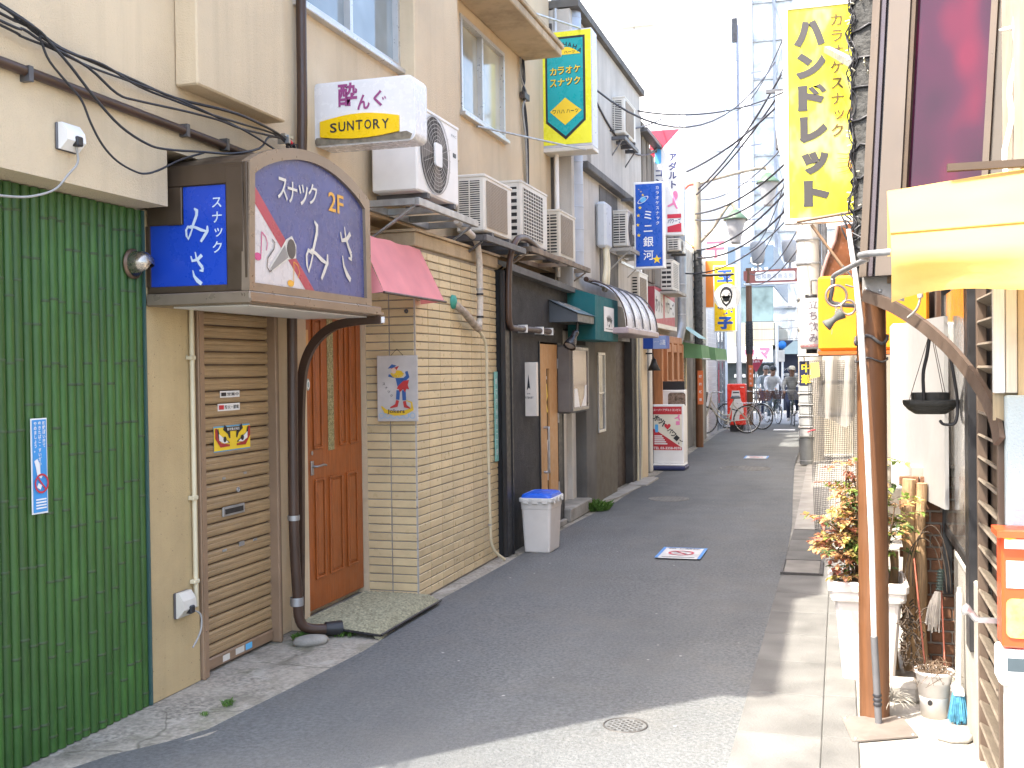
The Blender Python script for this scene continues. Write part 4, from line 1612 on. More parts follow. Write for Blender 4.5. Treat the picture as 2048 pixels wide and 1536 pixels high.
# teal awning box with a paper notice, small hood and lamp
t = thing('teal_awning', 'teal fabric box awning with a white paper notice on its front', 'awning', (-2.75, 11.6, 1.9))
b = MB()
b.prism([(-2.748, 1.90), (-2.45, 1.90), (-2.45, 2.37), (-2.748, 2.46)], 11.03, 12.24, M=Matrix(((1, 0, 0, 0), (0, 0, 1, 0), (0, 1, 0, 0), (0, 0, 0, 1))))
b.build('cover', mat('teal_fabric', (0.008, 0.115, 0.125), .8, .12, 4, bump=.2, bscale=60), t)
FT = frame((-2.449, 11.03, 1.90), (0, 1, 0), (0, 0, 1))
b = MB(FT)
b.rect(.42, .10, .96, .37, .003)
n_ = b.build('notice', M['paper'], t)
b = MB(FT)
for k in range(7):
    a = .3 + k * .36
    b.stroke([(.69 + .10 * math.cos(a), .20 + .03 * math.sin(a)), (.69 + .17 * math.cos(a), .215 + .07 * math.sin(a))], [.05, .008], .005)
b.stroke([(.58, .16), (.62, .21), (.69, .225), (.76, .21), (.80, .16)], .012, .005)
b.stroke([(.66, .16), (.72, .17)], .03, .005)
b.rect(.5, .125, .88, .132, .005)
b.build('drawing', flat('drawing_grey', (0.10, 0.10, 0.10)), n_)

t = thing('door_hood', 'dark grey sloping metal hood above the tan door', 'canopy', (-2.72, 10.6, 2.1))
b = MB()
b.prism([(-2.748, 2.27), (-2.46, 2.135), (-2.46, 2.06), (-2.748, 2.06)], 10.28, 11.028, M=Matrix(((1, 0, 0, 0), (0, 0, 1, 0), (0, 1, 0, 0), (0, 0, 0, 1))))
b.build('box', mat('hood_grey', (0.075, 0.085, 0.095), .4, .15, 5), t)
b = MB()
b.add([(-2.749, 10.25, 2.285), (-2.44, 10.25, 2.140), (-2.44, 11.029, 2.140), (-2.749, 11.029, 2.285)], [(0, 1, 2, 3)])
b.build('top_sheet', mat('hood_top', (0.16, 0.20, 0.22), .35, .1, 5), t)
b = MB()
b.tube(smooth_path([(-2.66, 10.3, 2.26), (-2.58, 10.45, 2.21), (-2.55, 10.75, 2.20), (-2.62, 10.85, 2.23), (-2.67, 10.6, 2.255)], 5), .006, 6)
tag(b.build('cable', M['greycable']), 'pale loose cable coiled on the grey metal hood', 'cable')
t = thing('spot_lamp', 'black cone spotlight hanging under the grey hood', 'lamp', (-2.52, 10.35, 1.9))
b = MB()
b.tube([(-2.50, 10.42, 2.06), (-2.50, 10.40, 1.99), (-2.50, 10.36, 1.95)], .010, 8)
b.tube([(-2.50, 10.47, 2.06), (-2.50, 10.46, 1.97)], .006, 6)
b.build('arm', M['black'], t)
Ml = frame((-2.50, 10.36, 1.955), (1, 0, 0), (0, .55, .84))
d_ = Vector((-.18, -.42, -.62)).normalized()
Ml = (d_).to_track_quat('Z', 'Y').to_matrix().to_4x4()
Ml.translation = (-2.50, 10.37, 1.965)
b = MB()
b.lathe([(0, 0), (.032, .002), (.035, .02), (.030, .06), (.040, .09), (.062, .165), (.066, .19), (.058, .185), (.03, .11), (0, .10)], n=20, M=Ml)
b.build('shade', mat('gloss_black', (0.02, 0.02, 0.023), .25, .1, 8), t)
b = MB()
b.lathe([(.052, .172), (.04, .182), (0, .186)], n=16, M=Ml)
b.build('bulb', flat('bulb_grey', (0.45, 0.42, 0.38), .3), t)

# notice cabinet
t = thing('notice_cabinet', 'grey glass fronted notice cabinet above the white recess', 'cabinet', (-2.7, 11.0, 1.15))
b = MB()
b.box(-2.79, -2.602, 10.55, 11.34, 1.14, 1.84, ch=.02)
b.build('case', mat('cabinet_grey', (0.16, 0.15, 0.14), .4, .12, 6, metal=.3, grime=.3), t)
FN = frame((-2.602, 10.55, 1.14), (0, 1, 0), (0, 0, 1))
b = MB(FN)
for q in ((.03, .76, .02, .055), (.03, .76, .645, .68), (.03, .07, .055, .645), (.72, .76, .055, .645)):
    b.box(q[0], q[1], q[2], q[3], .0, .012, ch=.003)
b.build('door_frame', mat('cabinet_frame', (0.24, 0.22, 0.20), .35, .1, 6, metal=.4), t)
b = MB(FN)
b.rect(.07, .055, .72, .645, .002)
g = b.build('glass', glassy('cabinet_glass', (0.15, 0.095, 0.075), .1), t)
b = MB(FN)
b.poly([(.12, .06), (.36, .06), (.32, .14), (.26, .25), (.13, .25)], .004)
b.poly([(.42, .06), (.66, .06), (.68, .28), (.60, .28), (.56, .16)], .004)
b.build('torn_papers', M['paper'], g)

# ------------------------------------------------------------------ olive bar beside it: slit window, dark door, conduit pillar
ob = thing('olive_shop', 'two storey mortar building with olive shop wall, slit window and dark door', 'building', (-2.75, 14, 0))
M['olive'] = mat('olive_wall', (0.115, 0.10, 0.075), .7, .1, 2, bump=.2, bscale=80, grime=.25)
M['mortar'] = mat('grey_mortar', (0.50, 0.47, 0.42), .9, .1, 1.5, bump=.3, bscale=50, streak=.35, grime=.3, tint=(.25, .22, .18))
b = MB()
b.box(-9, -2.80, 11.5, 15.6, 2.4, 5.55)
b.box(-9, -2.758, 12.3, 15.6, 3.95, 5.56)
b.build('wall', M['mortar'], ob)
b = MB()
b.box(-2.80, -2.70, 11.9, 15.65, 3.86, 3.95, ch=.01)
b.box(-9, -2.70, 11.49, 15.66, 5.565, 5.65)
b.build('ledge', M['greyconc'], ob)
b = MB()
b.box(-3.3, -2.755, 12.3, 13.60, 0, 2.40)
b.box(-3.3, -2.756, 13.60, 14.60, 1.95, 2.40)
b.build('shop_wall', M['olive'], ob)
b = MB()
b.box(-3.3, -2.84, 13.60, 14.60, 0, 1.95)
b.build('door', mat('dark_door', (0.035, 0.022, 0.016), .5, .2, 3), ob, label='dark brown recessed door')
b = MB()
b.box(-3.3, -2.73, 14.60, 15.15, 0, 2.30, ch=.01)
b.build('pillar', mat('dark_pillar', (0.05, 0.048, 0.045), .7, .2, 4, grime=.3), ob)
f = MB()
FW = frame((-2.754, 12.47, .83), (0, 1, 0), (0, 0, 1))
f.M = FW
for q in ((0, .38, 0, .03), (0, .38, .925, .955), (0, .03, .03, .925), (.35, .38, .03, .925)):
    f.box(q[0], q[1], q[2], q[3], 0, .02)
f.box(.03, .35, .46, .48, 0, .012)
wo = f.build('window', M['alu'], ob)
f = MB(FW)
f.rect(.03, .03, .35, .46, .004)
f.build('pane', glassy('dark_pane', (0.03, 0.02, 0.02)), wo)
f = MB(FW)
f.rect(.03, .48, .35, .925, .004)
f.build('pane', glassy('grey_pane', (0.22, 0.21, 0.18), .1), wo)
b = MB()
b.prism([(-2.62, 12.9), (-2.56, 14.2), (-2.75, 14.4), (-2.75, 12.5)], 0, .012)
b.box(-2.76, -2.5, 14.3, 15.3, -.01, .02)
b.build('doorstep', M['conc_lt'], ob)
for k, (y, x) in enumerate(((14.78, -2.70), (14.9, -2.70), (15.02, -2.70))):
    b = MB()
    b.tube(smooth_path([(x, y, .0), (x + .01 * k, y + .01, .9), (x, y, 1.5), (x, y + .02, 2.0), (x - .03, y - .05 * (k - 1) - .2 * (k == 0), 2.2)], 4), .016, 8)
    tag(b.build('conduit_pipe', M['ivory'] if k != 1 else M['greycable']), ['ivory conduit next to the dark door on the pillar', 'grey middle conduit on the dark pillar by the olive wall', 'ivory conduit beside the cream pier on the dark pillar'][k], 'pipe', 'conduits on the dark pillar')
window(ob, -2.799, 14.2, 15.5, 3.0, 3.70, 2, M['alu'], M['curtain'], sill=False)
b = MB()
b.box(-2.82, -2.79, 12.9, 14.0, 2.6, 3.84)
b.build('dark_panel', M['greyconc'], ob)  # darker mortar panel set below the ledge

# polycarbonate quarter dome awning
t = thing('dome_awning', 'glossy white quarter dome awning with dark ribs over the olive shop', 'awning', (-2.75, 13.0, 2.05))


def dome(u):
    a = u * pi / 2
    return (-2.72 + .42 * math.sin(a), 2.06 + .52 * math.cos(a))


b = MB()
V, Fq = [], []
for i in range(13):
    for j in range(9):
        x, z = dome(i / 12)
        yy = 11.95 + 2.1 * j / 8
        V.append((x + .006 * math.sin(j * 2.1 + i), yy, z + .008 * math.sin(i * 1.3 + j * 1.9)))
for i in range(12):
    for j in range(8):
        a = i * 9 + j
        Fq.append((a, a + 9, a + 10, a + 1))
b.add(V, Fq, 0, True)
b.build('cover', mat('polycarbonate', (0.74, 0.74, 0.78), .3, .08, 3, spec=.6, bump=.15, bscale=8, trans=.25), t)
for j in range(5):
    yy = 11.95 + 2.1 * j / 4
    b = MB()
    pts = [(dome(i / 12)[0] + .010, yy, dome(i / 12)[1] + .010) for i in range(13)]
    b.tube(pts, .009, 6)
    b.build('rib', M['brown'] if j == 0 else M['dksteel'], t)
b = MB()
b.box(-2.74, -2.27, 11.93, 14.07, 1.985, 2.055, ch=.01)
b.build('fascia', mat('mauve_fascia', (0.36, 0.29, 0.30), .4, .1, 5), t)
b = MB()
b.tube([(-2.72, 11.8, 2.60), (-2.72, 14.2, 2.60)], .03, 8)
b.build('top_bar', M['brown'], t)

# ducts and pipes between the cream and the mortar building
def pipe(label, pts, r, m, rings=(), name='duct', cat='duct', n=14, ringmat=None):
    t = thing(name, label, cat, pts[0])
    b = MB()
    b.tube(pts, r, n)
    b.build('pipe', m, t)
    if rings:
        for z in rings:
            b = MB()
            p = Vector(pts[0])
            b.lathe([(r + .002, -.008), (r + .007, 0), (r + .002, .008)], (p.x, p.y, z), n)
            b.build('joint', ringmat or m, t)
    return t


M['duct'] = mat('pale_blue_duct', (0.40, 0.44, 0.50), .45, .07, 5, metal=.3, grime=.15)
pipe('big pale blue grey duct beside the yellow and teal sign', [(-2.83, 11.72, 2.62), (-2.83, 11.72, 6.4)], .105, M['duct'], [2.9, 3.15, 3.4, 3.65, 3.9, 5.2, 5.5, 5.8])
pipe('square steel drain channel between cream wall and pale duct', [(-2.97, 11.55, 2.5), (-2.97, 11.55, 6.0)], .06, M['steel'], n=6)
pipe('thin white pipe in the gap beside the pale duct', [(-2.93, 11.36, 2.6), (-2.93, 11.36, 4.3)], .025, M['white'], n=8, name='conduit_pipe', cat='pipe')
b = MB()
b.box(-3.3, -3.0, 11.485, 11.9, 0, 5.4)
tag(b.build('gap_panel', mat('dark_gap_fill', (0.10, 0.09, 0.08), .8, .3, 4, streak=.4)), 'dark panel closing the gap behind the pale duct', 'board')  # dark panel fills the slot between the two buildings
# wrapped white pipes
t = thing('refrigerant_pipe', 'white taped pipe dropping from the shelf down the tan tiles', 'pipe', (-2.76, 8.1, 2.0))
b = MB()
b.tube(smooth_path([(-2.74, 7.60, 2.72), (-2.735, 7.78, 2.675), (-2.735, 8.02, 2.62), (-2.738, 8.10, 2.50), (-2.74, 8.12, 2.3), (-2.745, 8.135, 2.1), (-2.75, 8.12, 1.95)], 5), .026, 10)
b.build('pipe', mat('pipe_tape', (0.60, 0.54, 0.46), .6, .12, 30, bump=.4, bscale=90, grime=.2), t)
for z in (2.40, 2.24, 2.20, 2.02):
    b = MB()
    b.lathe([(.03, -.008), (.03, .008)], (-2.742, 8.125, z), 10)
    b.build('tape_band', M['black'] if z != 2.24 else M['steel'], t)
t = thing('refrigerant_pipe', 'pipe with a green wall cap feeding the ivory drain tube', 'pipe', (-2.75, 8.0, 2.0))
b = MB()
b.tube(smooth_path([(-2.79, 7.66, 2.10), (-2.745, 7.75, 2.04), (-2.735, 7.88, 1.98), (-2.735, 8.03, 1.93), (-2.74, 8.09, 1.925)], 5), [.03] * 10 + [.028] * 11 if False else .029, 10)
b.build('pipe', mat('dirty_tape', (0.40, 0.33, 0.26), .7, .3, 22, bump=.6, bscale=60), t)
b = MB()
b.lathe([(0, .035), (.05, .02), (.055, 0)], n=14, M=frame((-2.797, 7.64, 2.115), (0, 1, 0), (0, 0, 1)))
b.build('wall_cap', flat('cap_green', (0.05, 0.30, 0.22)), t)
t = thing('drain_tube', 'ivory drain tube running down the tiles to the ground', 'pipe', (-2.75, 8.3, 0))
b = MB()
b.tube(smooth_path([(-2.745, 8.06, 1.92), (-2.745, 8.207, 1.858), (-2.745, 8.28, 1.758), (-2.75, 8.295, 1.514), (-2.75, 8.305, 1.147), (-2.75, 8.313, .738), (-2.75, 8.334, .326), (-2.75, 8.354, .179), (-2.73, 8.416, .086), (-2.69, 8.52, .012)], 4), .0125, 8)
b.build('pipe', M['ivory'], t)
b = MB()
for z in (.33, .75, 1.15):
    b = MB()
    b.lathe([(.016, -.006), (.016, .006)], (-2.75, 8.318 - .005 * z, z), 8)
    b.build('clip', M['greycable'], t)
t = thing('wall_pipe', 'dark brown pipe bending down over the black bar front', 'pipe', (-2.72, 8.9, 2.0))
b = MB()
b.tube(smooth_path([(-2.66, 10.3, 2.66), (-2.66, 9.8, 2.68), (-2.66, 9.259, 2.757), (-2.66, 8.99, 2.745), (-2.665, 8.86, 2.69), (-2.68, 8.77, 2.56), (-2.69, 8.74, 2.36), (-2.69, 8.73, 2.05), (-2.69, 8.78, 1.965), (-2.69, 8.9, 1.955), (-2.70, 9.25, 1.957), (-2.70, 10.2, 1.962)], 5), .028, 10)
b.build('pipe', M['brown'], t)
b = MB()
for yy in (9.2, 9.75, 10.1):
    b = MB()
    b.box(-2.75, -2.668, yy, yy + .03, 1.925, 1.995)
    b.build('clip', M['white'], t)
t = thing('address_strip', 'narrow pale green vertical strip sign at the end of the tiles', 'sign', (-2.79, 8.62, 1.1))
FA = frame((-2.790, 8.60, .82), (0, 1, 0), (0, 0, 1))
b = MB(FA)
b.box(0, .085, 0, .76, 0, .008, ch=.002)
b.build('plate', flat('strip_green', (0.22, 0.47, 0.42)), t)
b = MB(FA)
b.vtext('新宿四谷町二丁目', .042, .72, .055, .085, .0095, .01)
b.build('lettering', M['paper'], t)

# ------------------------------------------------------------------ more air conditioners and boxes
ac_unit('weathered unit high on the mortar wall with taped underside', -2.86, -2.60, 13.6, 14.35, 4.60, 5.07, 'mesh', rows=16)
shelf('thin steel bracket under the highest unit', -2.80, -2.58, 13.5, 14.45, 4.55, M['dksteel'])
ac_unit('round fan unit between the pale box and the blue karaoke sign', -2.81, -2.60, 13.7, 14.35, 3.17, 3.63, 'fan', rows=11)
shelf('tilted grey plate shelf beside the blue karaoke sign', -2.80, -2.50, 13.4, 14.7, 3.12, M['conc_lt'])
ac_unit('lower unit standing behind the dome awning by the red signboard', -2.89, -2.69, 15.0, 15.7, 2.2, 2.95, 'mesh', rows=14)
ac_unit('boxy unit with dark grid above the red signboard', -2.71, -2.51, 17.0, 17.7, 2.82, 3.30, 'grid', rows=5)
ac_unit('small unit just below the tall adult shop sign', -2.60, -2.40, 17.0, 17.7, 3.44, 3.63, 'fan', rows=4)
b = MB()
b.box(-2.76, -2.42, 16.9, 17.9, 2.76, 2.80)
tag(b.build('wall_shelf', M['conc_lt']), 'pale shelf under the boxy grid unit above the red signboard', 'shelf', 'shelves under the air conditioners')
t = thing('meter_box', 'pale grey wall box with looping pipes beside the big duct', 'box', (-2.85, 13.0, 3.1))
b = MB()
b.box(-2.79, -2.66, 12.65, 13.0, 3.05, 3.60, ch=.03)
b.build('case', flat('box_grey', (0.52, 0.55, 0.57), .35), t)
for k in range(2):
    b = MB()
    b.tube(smooth_path([(-2.70, 12.75 + .1 * k, 3.05), (-2.68, 12.7 + .12 * k, 2.85), (-2.68, 12.6 + .16 * k, 2.62), (-2.72, 12.75 + .12 * k, 2.55)], 5), .03, 8)
    b.build('hose', M['ivory'], t)

# ------------------------------------------------------------------ yellow and teal hanging sign
sg = thing('hanging_sign', 'yellow light box sign with a teal banner shape and karaoke lettering', 'sign', (-2.8, 11.3, 3.95))
FH = frame((-3.09, 11.2, 3.97), (1, 0, 0), (0, 0, 1))
b = MB(FH)
b.box(0, .60, .0, 1.25, -.26, -.004, ch=.008)
b.build('case', mat('sign_case', (0.50, 0.51, 0.56), .35, .05, 5, grime=.1), sg)
b = MB(FH)
b.box(.0, .605, -.045, -.001, -.27, .01, ch=.006)
b.build('bottom_rail', M['offwhite'], sg)
b = MB(FH)
b.rect(.022, .03, .59, 1.235, -.001)
fp_ = b.build('face', flat('face_yellow', (0.82, 0.80, 0.045), .3), sg)
b = MB(FH)
b.poly([(.088, 1.18), (.088, .27), (.306, .08), (.527, .275), (.527, 1.18)], .001)
b.build('black_border', M['ink'], fp_)
b = MB(FH)
b.poly([(.11, 1.155), (.11, .285), (.306, .118), (.503, .29), (.503, 1.155)], .003)
b.build('teal_field', flat('face_teal', (0.012, 0.36, 0.38), .3), fp_)
b = MB(FH)
b.poly([(.155 + .325 * k / 14, .985 + .08 * math.sin(pi * k / 14)) for k in range(15)], .005)
b.build('yellow_arch', M['yellow'], fp_)
b = MB(FH)
b.poly([(.135, .385), (.303, .235), (.485, .383), (.305, .528)], .005)
b.build('yellow_diamond', M['yellow'], fp_)
b = MB(FH)
for i, ch in enumerate('WHAHAHA'):
    a = (i - 3) / 3
    cx, cy = .308 + .163 * a, 1.095 - .075 * a * a
    b.text(ch, cx - .022, cy - .025, cx + .022, cy + .025, .005, .02, rot=-.8 * a * .6)
b.text('ハーツ', .30, .995, .42, 1.025, .007, .01)
for i, ch in enumerate('ワハハハーツ'):
    u = .165 + i * .047 + (.012 if i > 2 else 0)
    b.text(ch, u, .362, u + .038, .402 if ch != 'ー' else .386, .007, .01) if ch != 'ー' else b.rect(u, .379, u + .036, .387, .007)
b.build('dark_lettering', M['ink'], fp_)
for mi_, dx, m in ((0, .006, 'ink'), (1, 0, 'yellow')):
    b = MB(FH)
    for row, (txt, v0) in enumerate((('カラオケ', .775), ('スナック', .65))):
        for i, ch in enumerate(txt):
            u = .14 + i * .087
            b.text(ch, u + dx, v0 - dx + .012 * i / 3, u + .072 + dx, v0 + .08 - dx + .012 * i / 3, .005 + .002 * mi_, .02)
    b.build('lettering', M[m], fp_)
for z in (4.25, 4.93):
    b = MB()
    b.bar((-3.03, 11.25, z), (-3.085, 11.30, z), .03, .03)
    b.bar((-3.03, 11.25, z - .12), (-3.085, 11.32, z - .01), .012, .012)
    b.build('bracket', M['dksteel'], sg)
for a, c in (((-2.66, 9.5, 4.86), (-2.62, 11.22, 5.23)), ((-2.99, 8.85, 3.71), (-2.56, 11.18, 3.92))):
    b = MB()
    b.tube([a, c], .011, 6)
    b.build('stay_rod', M['steel'], sg)
t = thing('cable_run', 'tangled cables climbing the cream wall beside the yellow and teal sign', 'cable', (-3.0, 10.35, 3.6))
for k in range(4):
    b = MB()
    b.tube(smooth_path([(-3.01, 10.3 + .03 * k, 4.75), (-3.0, 10.25 + .05 * k, 4.5), (-2.99, 10.42 - .05 * k, 4.36), (-3.0, 10.30 + .04 * k, 4.2), (-2.99, 10.36 + .03 * k, 3.9), (-3.0, 10.42 + .02 * k, 3.5), (-3.0, 10.4 + .02 * k, 3.3)], 4), .007 + .004 * (k == 0), 6)
    b.build('strand', M['cable'] if k else M['greycable'], t)
b = MB()
b.box(-3.02, -2.97, 10.28, 10.46, 4.30, 4.36)
b.build('clip', M['dksteel'], t)

# ------------------------------------------------------------------ blue karaoke sign
sg = thing('hanging_sign', 'narrow blue light box sign with a ringed planet and yellow stars', 'sign', (-2.4, 14.0, 2.9))
FK = frame((-2.575, 14.0, 2.895), (1, 0, 0), (0, 0, 1))
b = MB(FK)
b.box(0, .40, 0, 1.135, -.12, -.003, ch=.008)
b.build('case', M['white'], sg)
b = MB(FK)
b.rect(.025, .028, .375, 1.108, 0)
fk = b.build('face', flat('face_blue', (0.008, 0.085, 0.44), .3), sg)
b = MB(FK)
b.vtext('カラオケスナック', .315, 1.085, .052, .066, .002, .01)
b.vtext('ミニ銀河', .19, .79, .14, .175, .002, .012)
b.build('lettering', M['paper'], fk)


def star(b, x, y, r, z):
    b.poly([(x + (r if k % 2 == 0 else r * .42) * math.sin(pi * k / 5), y + (r if k % 2 == 0 else r * .42) * math.cos(pi * k / 5)) for k in range(10)], z)


b = MB(FK)
for x, y, r in ((.085, .80, .026), (.062, .70, .026), (.055, .575, .026), (.065, .44, .028), (.30, .115, .062), (.125, .965, .02), (.10, 1.01, .012), (.07, 1.04, .008)):
    star(b, x, y, r, .003)
b.build('yellow_stars', M['yellow'], fk)
b = MB(FK)
b.disk(.125, .905, .04, z=.003, n=18)
b.build('planet', M['skyblue'], fk)
b = MB(FK)
b.ring(.125, .90, .07, .082, .005, 28, sy=.38, rot=.55)
b.build('planet_ring', M['paper'], fk)
b = MB()
b.box(-2.75, -2.575, 14.03, 14.07, 3.2, 3.24)
b.box(-2.75, -2.575, 14.03, 14.07, 3.8, 3.84)
b.build('bracket', M['dksteel'], sg)
# ------------------------------------------------------------------ orange wooden shop with red signboard
os_ = thing('wooden_shop', 'two storey shop with orange wooden doors and a long red signboard', 'building', (-2.7, 17.6, 0))
M['siding'] = mat('grey_brown_siding', (0.27, 0.235, 0.19), .85, .15, 2, grain=(3, (14, 14, .6), .55), streak=.4, grime=.3)
M['orangewood'] = mat('orange_wood', (0.42, 0.165, 0.058), .55, .1, 3, grain=(4, (10, 10, 1), .75))
b = MB()
b.box(-9, -2.95, 15.7, 19.5, 2.9, 5.1)
b.box(-9, -2.80, 15.66, 19.5, 2.1, 2.9)
b.build('wall', M['siding'], os_)
for k in range(6):
    y0 = 15.72 + .21 * k
    b = MB()
    b.box(-2.95, -2.80 + .012 * (k % 2), y0, y0 + .20, 2.92, 5.35 - .085 * k)
    b.build('siding_board', M['siding'], os_)
b = MB()
b.box(-2.87, -2.77, 15.60, 15.68, 2.4, 5.2)
b.build('corner_pole', M['white'], os_)
b = MB()
b.box(-2.80, -2.66, 15.66, 17.0, 5.06, 5.12)
b.box(-9, -2.74, 16.99, 19.5, 5.0, 5.05)
b.build('eave', M['dksteel'], os_)
b = MB()
b.box(-3.3, -2.70, 15.2, 15.62, 0, 2.15, ch=.01)
b.build('pier', M['cream'], os_)
b = MB()
b.box(-3.3, -2.78, 15.62, 16.7, 0, 2.1)
b.build('glass_front', glassy('dark_shop_glass', (0.045, 0.045, 0.05)), os_)
FG = frame((-2.776, 15.7, .2), (0, 1, 0), (0, 0, 1))
b = MB(FG)
b.rect(.02, .55, .35, .95)
b.rect(.02, .35, .30, .50)
po = b.build('poster', flat('poster_pink', (0.50, 0.30, 0.27)), os_)
b = MB(FG)
b.text('60分', .05, .60, .32, .72, .002, .01)
b.text('営業', .05, .77, .32, .90, .002, .01)
b.build('lettering', M['red'], po)
b = MB()
b.box(-2.82, -2.745, 16.2, 16.34, 0, 2.3, ch=.02)
b.build('white_post', M['offwhite'], os_)
b = MB()
b.box(-3.2, -2.72, 16.72, 19.45, 2.0, 2.12, ch=.01)
b.box(-3.2, -2.66, 16.74, 16.80, .02, 2.0)
b.build('lintel', M['orangewood'], os_)
b = MB()
b.box(-3.2, -2.74, 16.80, 17.45, 0.02, 2.0)
b.build('door_panel', M['orangewood'], os_)
for k, (y0, y1) in enumerate(((17.45, 18.1), (18.1, 18.75), (18.75, 19.4))):
    b = MB()
    b.box(-2.80, -2.69, y0, y0 + .12, .02, 2.0)
    b.box(-2.80, -2.69, y1 - .12, y1, .02, 2.0)
    for z in (.02, .75, 1.25, 1.85):
        b.box(-2.80, -2.70, y0 + .121, y1 - .121, z, z + .13)
    d_ = b.build('lattice_door', M['orangewood'], os_)
    b = MB()
    b.box(-2.80, -2.765, y0 + .12, y1 - .12, .02, 1.98)
    b.build('pane', glassy('brown_pane', (0.13, 0.115, 0.09), .12), d_)
t = thing('signboard', 'long red signboard with a white diagonal band and katakana', 'sign', (-2.75, 17.4, 2.25))
FR = frame((-2.70, 16.35, 2.28), (0, 1, 0), (0, 0, 1))
b = MB(FR)
b.box(0, 2.1, 0, .56, -.1, -.002)
b.build('board', flat('board_red', (0.36, 0.055, 0.075)), t)
b = MB(FR)
b.box(-.02, 2.12, -.07, -.001, -.1, .03)
b.build('bottom_rail', M['offwhite'], t)
b = MB(FR)
b.poly([(.02, .06), (2.08, .17), (2.08, .42), (.02, .52)], .001)
b.build('white_band', flat('band_grey_white', (0.50, 0.50, 0.49)), t)
b = MB(FR)
b.text('ホット', .06, .17, .75, .42, .003, .02)
b.text('パワーズ', 1.05, .19, 1.98, .41, .003, .02)
b.build('lettering', M['ink'], t)
b = MB(FR)
b.rect(.82, .10, .98, .49, .002)
b.build('red_bar', flat('board_red', (0.36, 0.055, 0.075)), t)
t = thing('blue_box_sign', 'small blue box sign with pale lettering under the dome awning', 'sign', (-2.6, 15.4, 1.86))
b = MB()
b.box(-2.745, -2.365, 15.3, 15.6, 1.865, 2.05, ch=.006)
b.build('box', flat('box_blue', (0.006, 0.05, 0.30)), t)
FB2 = frame((-2.745, 15.297, 1.865), (1, 0, 0), (0, 0, 1))
b = MB(FB2)
b.rect(.19, .0, .378, .185)
p = b.build('pale_panel', flat('panel_pale_blue', (0.26, 0.34, 0.58)), t)
b = MB(FB2)
b.text('スナック', .20, .09, .27, .11, .002)
b.text('ふ路', .285, .05, .365, .13, .002, .01)
b.build('lettering', M['paper'], p)
t = thing('wall_lamp', 'small dark bell lamp on the pier below the blue box sign', 'lamp', (-2.6, 15.45, 1.55))
b = MB()
b.lathe([(0, .18), (.03, .17), (.05, .10), (.10, .0), (.095, 0), (.04, .09), (0, .11)], (-2.58, 15.5, 1.55), 14)
b.build('shade', M['black'], t)
b = MB()
b.tube([(-2.70, 15.5, 1.80), (-2.6, 15.5, 1.80), (-2.58, 15.5, 1.72)], .012, 6)
b.build('arm', M['black'], t)

# tall white sign with red corners
sg = thing('tall_sign', 'tall white projecting sign with red corners and dark blue katakana', 'sign', (-2.6, 17.0, 3.7))
FP2 = frame((-2.88, 17.0, 3.68), (1, 0, 0), (0, 0, 1))
b = MB(FP2)
b.box(0, .54, 0, 1.71, -.16, -.002, ch=.01)
b.build('case', M['white'], sg)
b = MB(FP2)
b.poly([(.025, 1.18), (.025, 1.67), (.50, 1.67)], .001)
b.rect(.29, .27, .51, .335, .001)
b.poly([(.29, .05), (.51, .05), (.51, .19), (.29, .14)], .001)
b.build('red_corners', flat('corner_red', (0.60, 0.03, 0.06)), sg)
navy = flat('navy_print', (0.045, 0.055, 0.17))
b = MB(FP2)
b.vtext('スーパー', .375, 1.58, .055, .065, .002, .0)
b.vtext('アダルト', .385, 1.31, .135, .145, .002, .03)
b.vtext('コンビニ', .165, 1.07, .135, .145, .002, .03)
b.text('パワーズ', .295, .19, .505, .265, .002, .02)
b.build('lettering', navy, sg)
b = MB(FP2)
b.poly(rrect(.105, 1.14, .205, 1.38, .035), .002)
b.build('blue_shape', flat('shape_blue', (0.10, 0.42, 0.80)), sg)
b = MB(FP2)
b.disk(.42, .63, .04, .07, .002)
b.stroke([(.41, .58), (.39, .50), (.30, .46)], [.06, .04, .03], .003)
b.stroke([(.40, .52), (.45, .42)], [.04, .035], .0035)
b.build('pink_shape', M['pink'], sg)

# standing sign on the lane
sg = thing('standing_sign', 'white standing sign with red panel, heart and telephone number', 'sign', (-2.57, 16.7, 0))
b = MB()
b.box(-2.88, -2.28, 16.5, 16.95, .0, .07, ch=.02)
b.build('base', flat('base_navy', (0.02, 0.025, 0.09)), sg)
b = MB()
b.box(-2.86, -2.30, 16.53, 16.92, .071, .10, ch=.01)
b.build('tray', M['white'], sg)
Ms = frame((-2.835, 16.60, .10), (1, 0, 0), (-.0, .03, 1))
b = MB(Ms)
b.box(0, .525, 0, .92, -.13, -.002, ch=.012)
b.build('body', M['white'], sg)
b = MB(Ms)
b.rect(.04, .21, .49, .885, 0)
fc = b.build('face', flat('face_cream', (0.72, 0.68, 0.56)), sg)
b = MB(Ms)
b.rect(.04, .765, .49, .885, .001)
b.poly([(.04, .21), (.49, .21), (.49, .25), (.06, .54), (.04, .54)], .001)
b.build('red_fields', flat('sign_red', (0.48, 0.025, 0.035)), fc)
b = MB(Ms)
b.text('スーパーアダルトコンビニ', .055, .815, .475, .855, .003, .015)
b.text('TEL 03-3358-9376', .05, .222, .48, .262, .003, .02)
for k in range(5):
    b.rect(.065, .30 + .03 * k, .065 + .20 - .02 * k, .318 + .03 * k, .003)
b.build('white_lettering', M['paper'], fc)
b = MB(Ms)
for i, ch in enumerate('ホット'):
    b.text(ch, .06 + i * .068, .66 - i * .05, .145 + i * .062, .755 - i * .05, .004, .03, rot=-.45)
for i, ch in enumerate('パワーズ'):
    b.text(ch, .275 + i * .05, .475 - i * .058, .345 + i * .05, .555 - i * .058, .004, .03, rot=-.75)
b.build('black_lettering', M['ink'], fc)
b = MB(Ms)
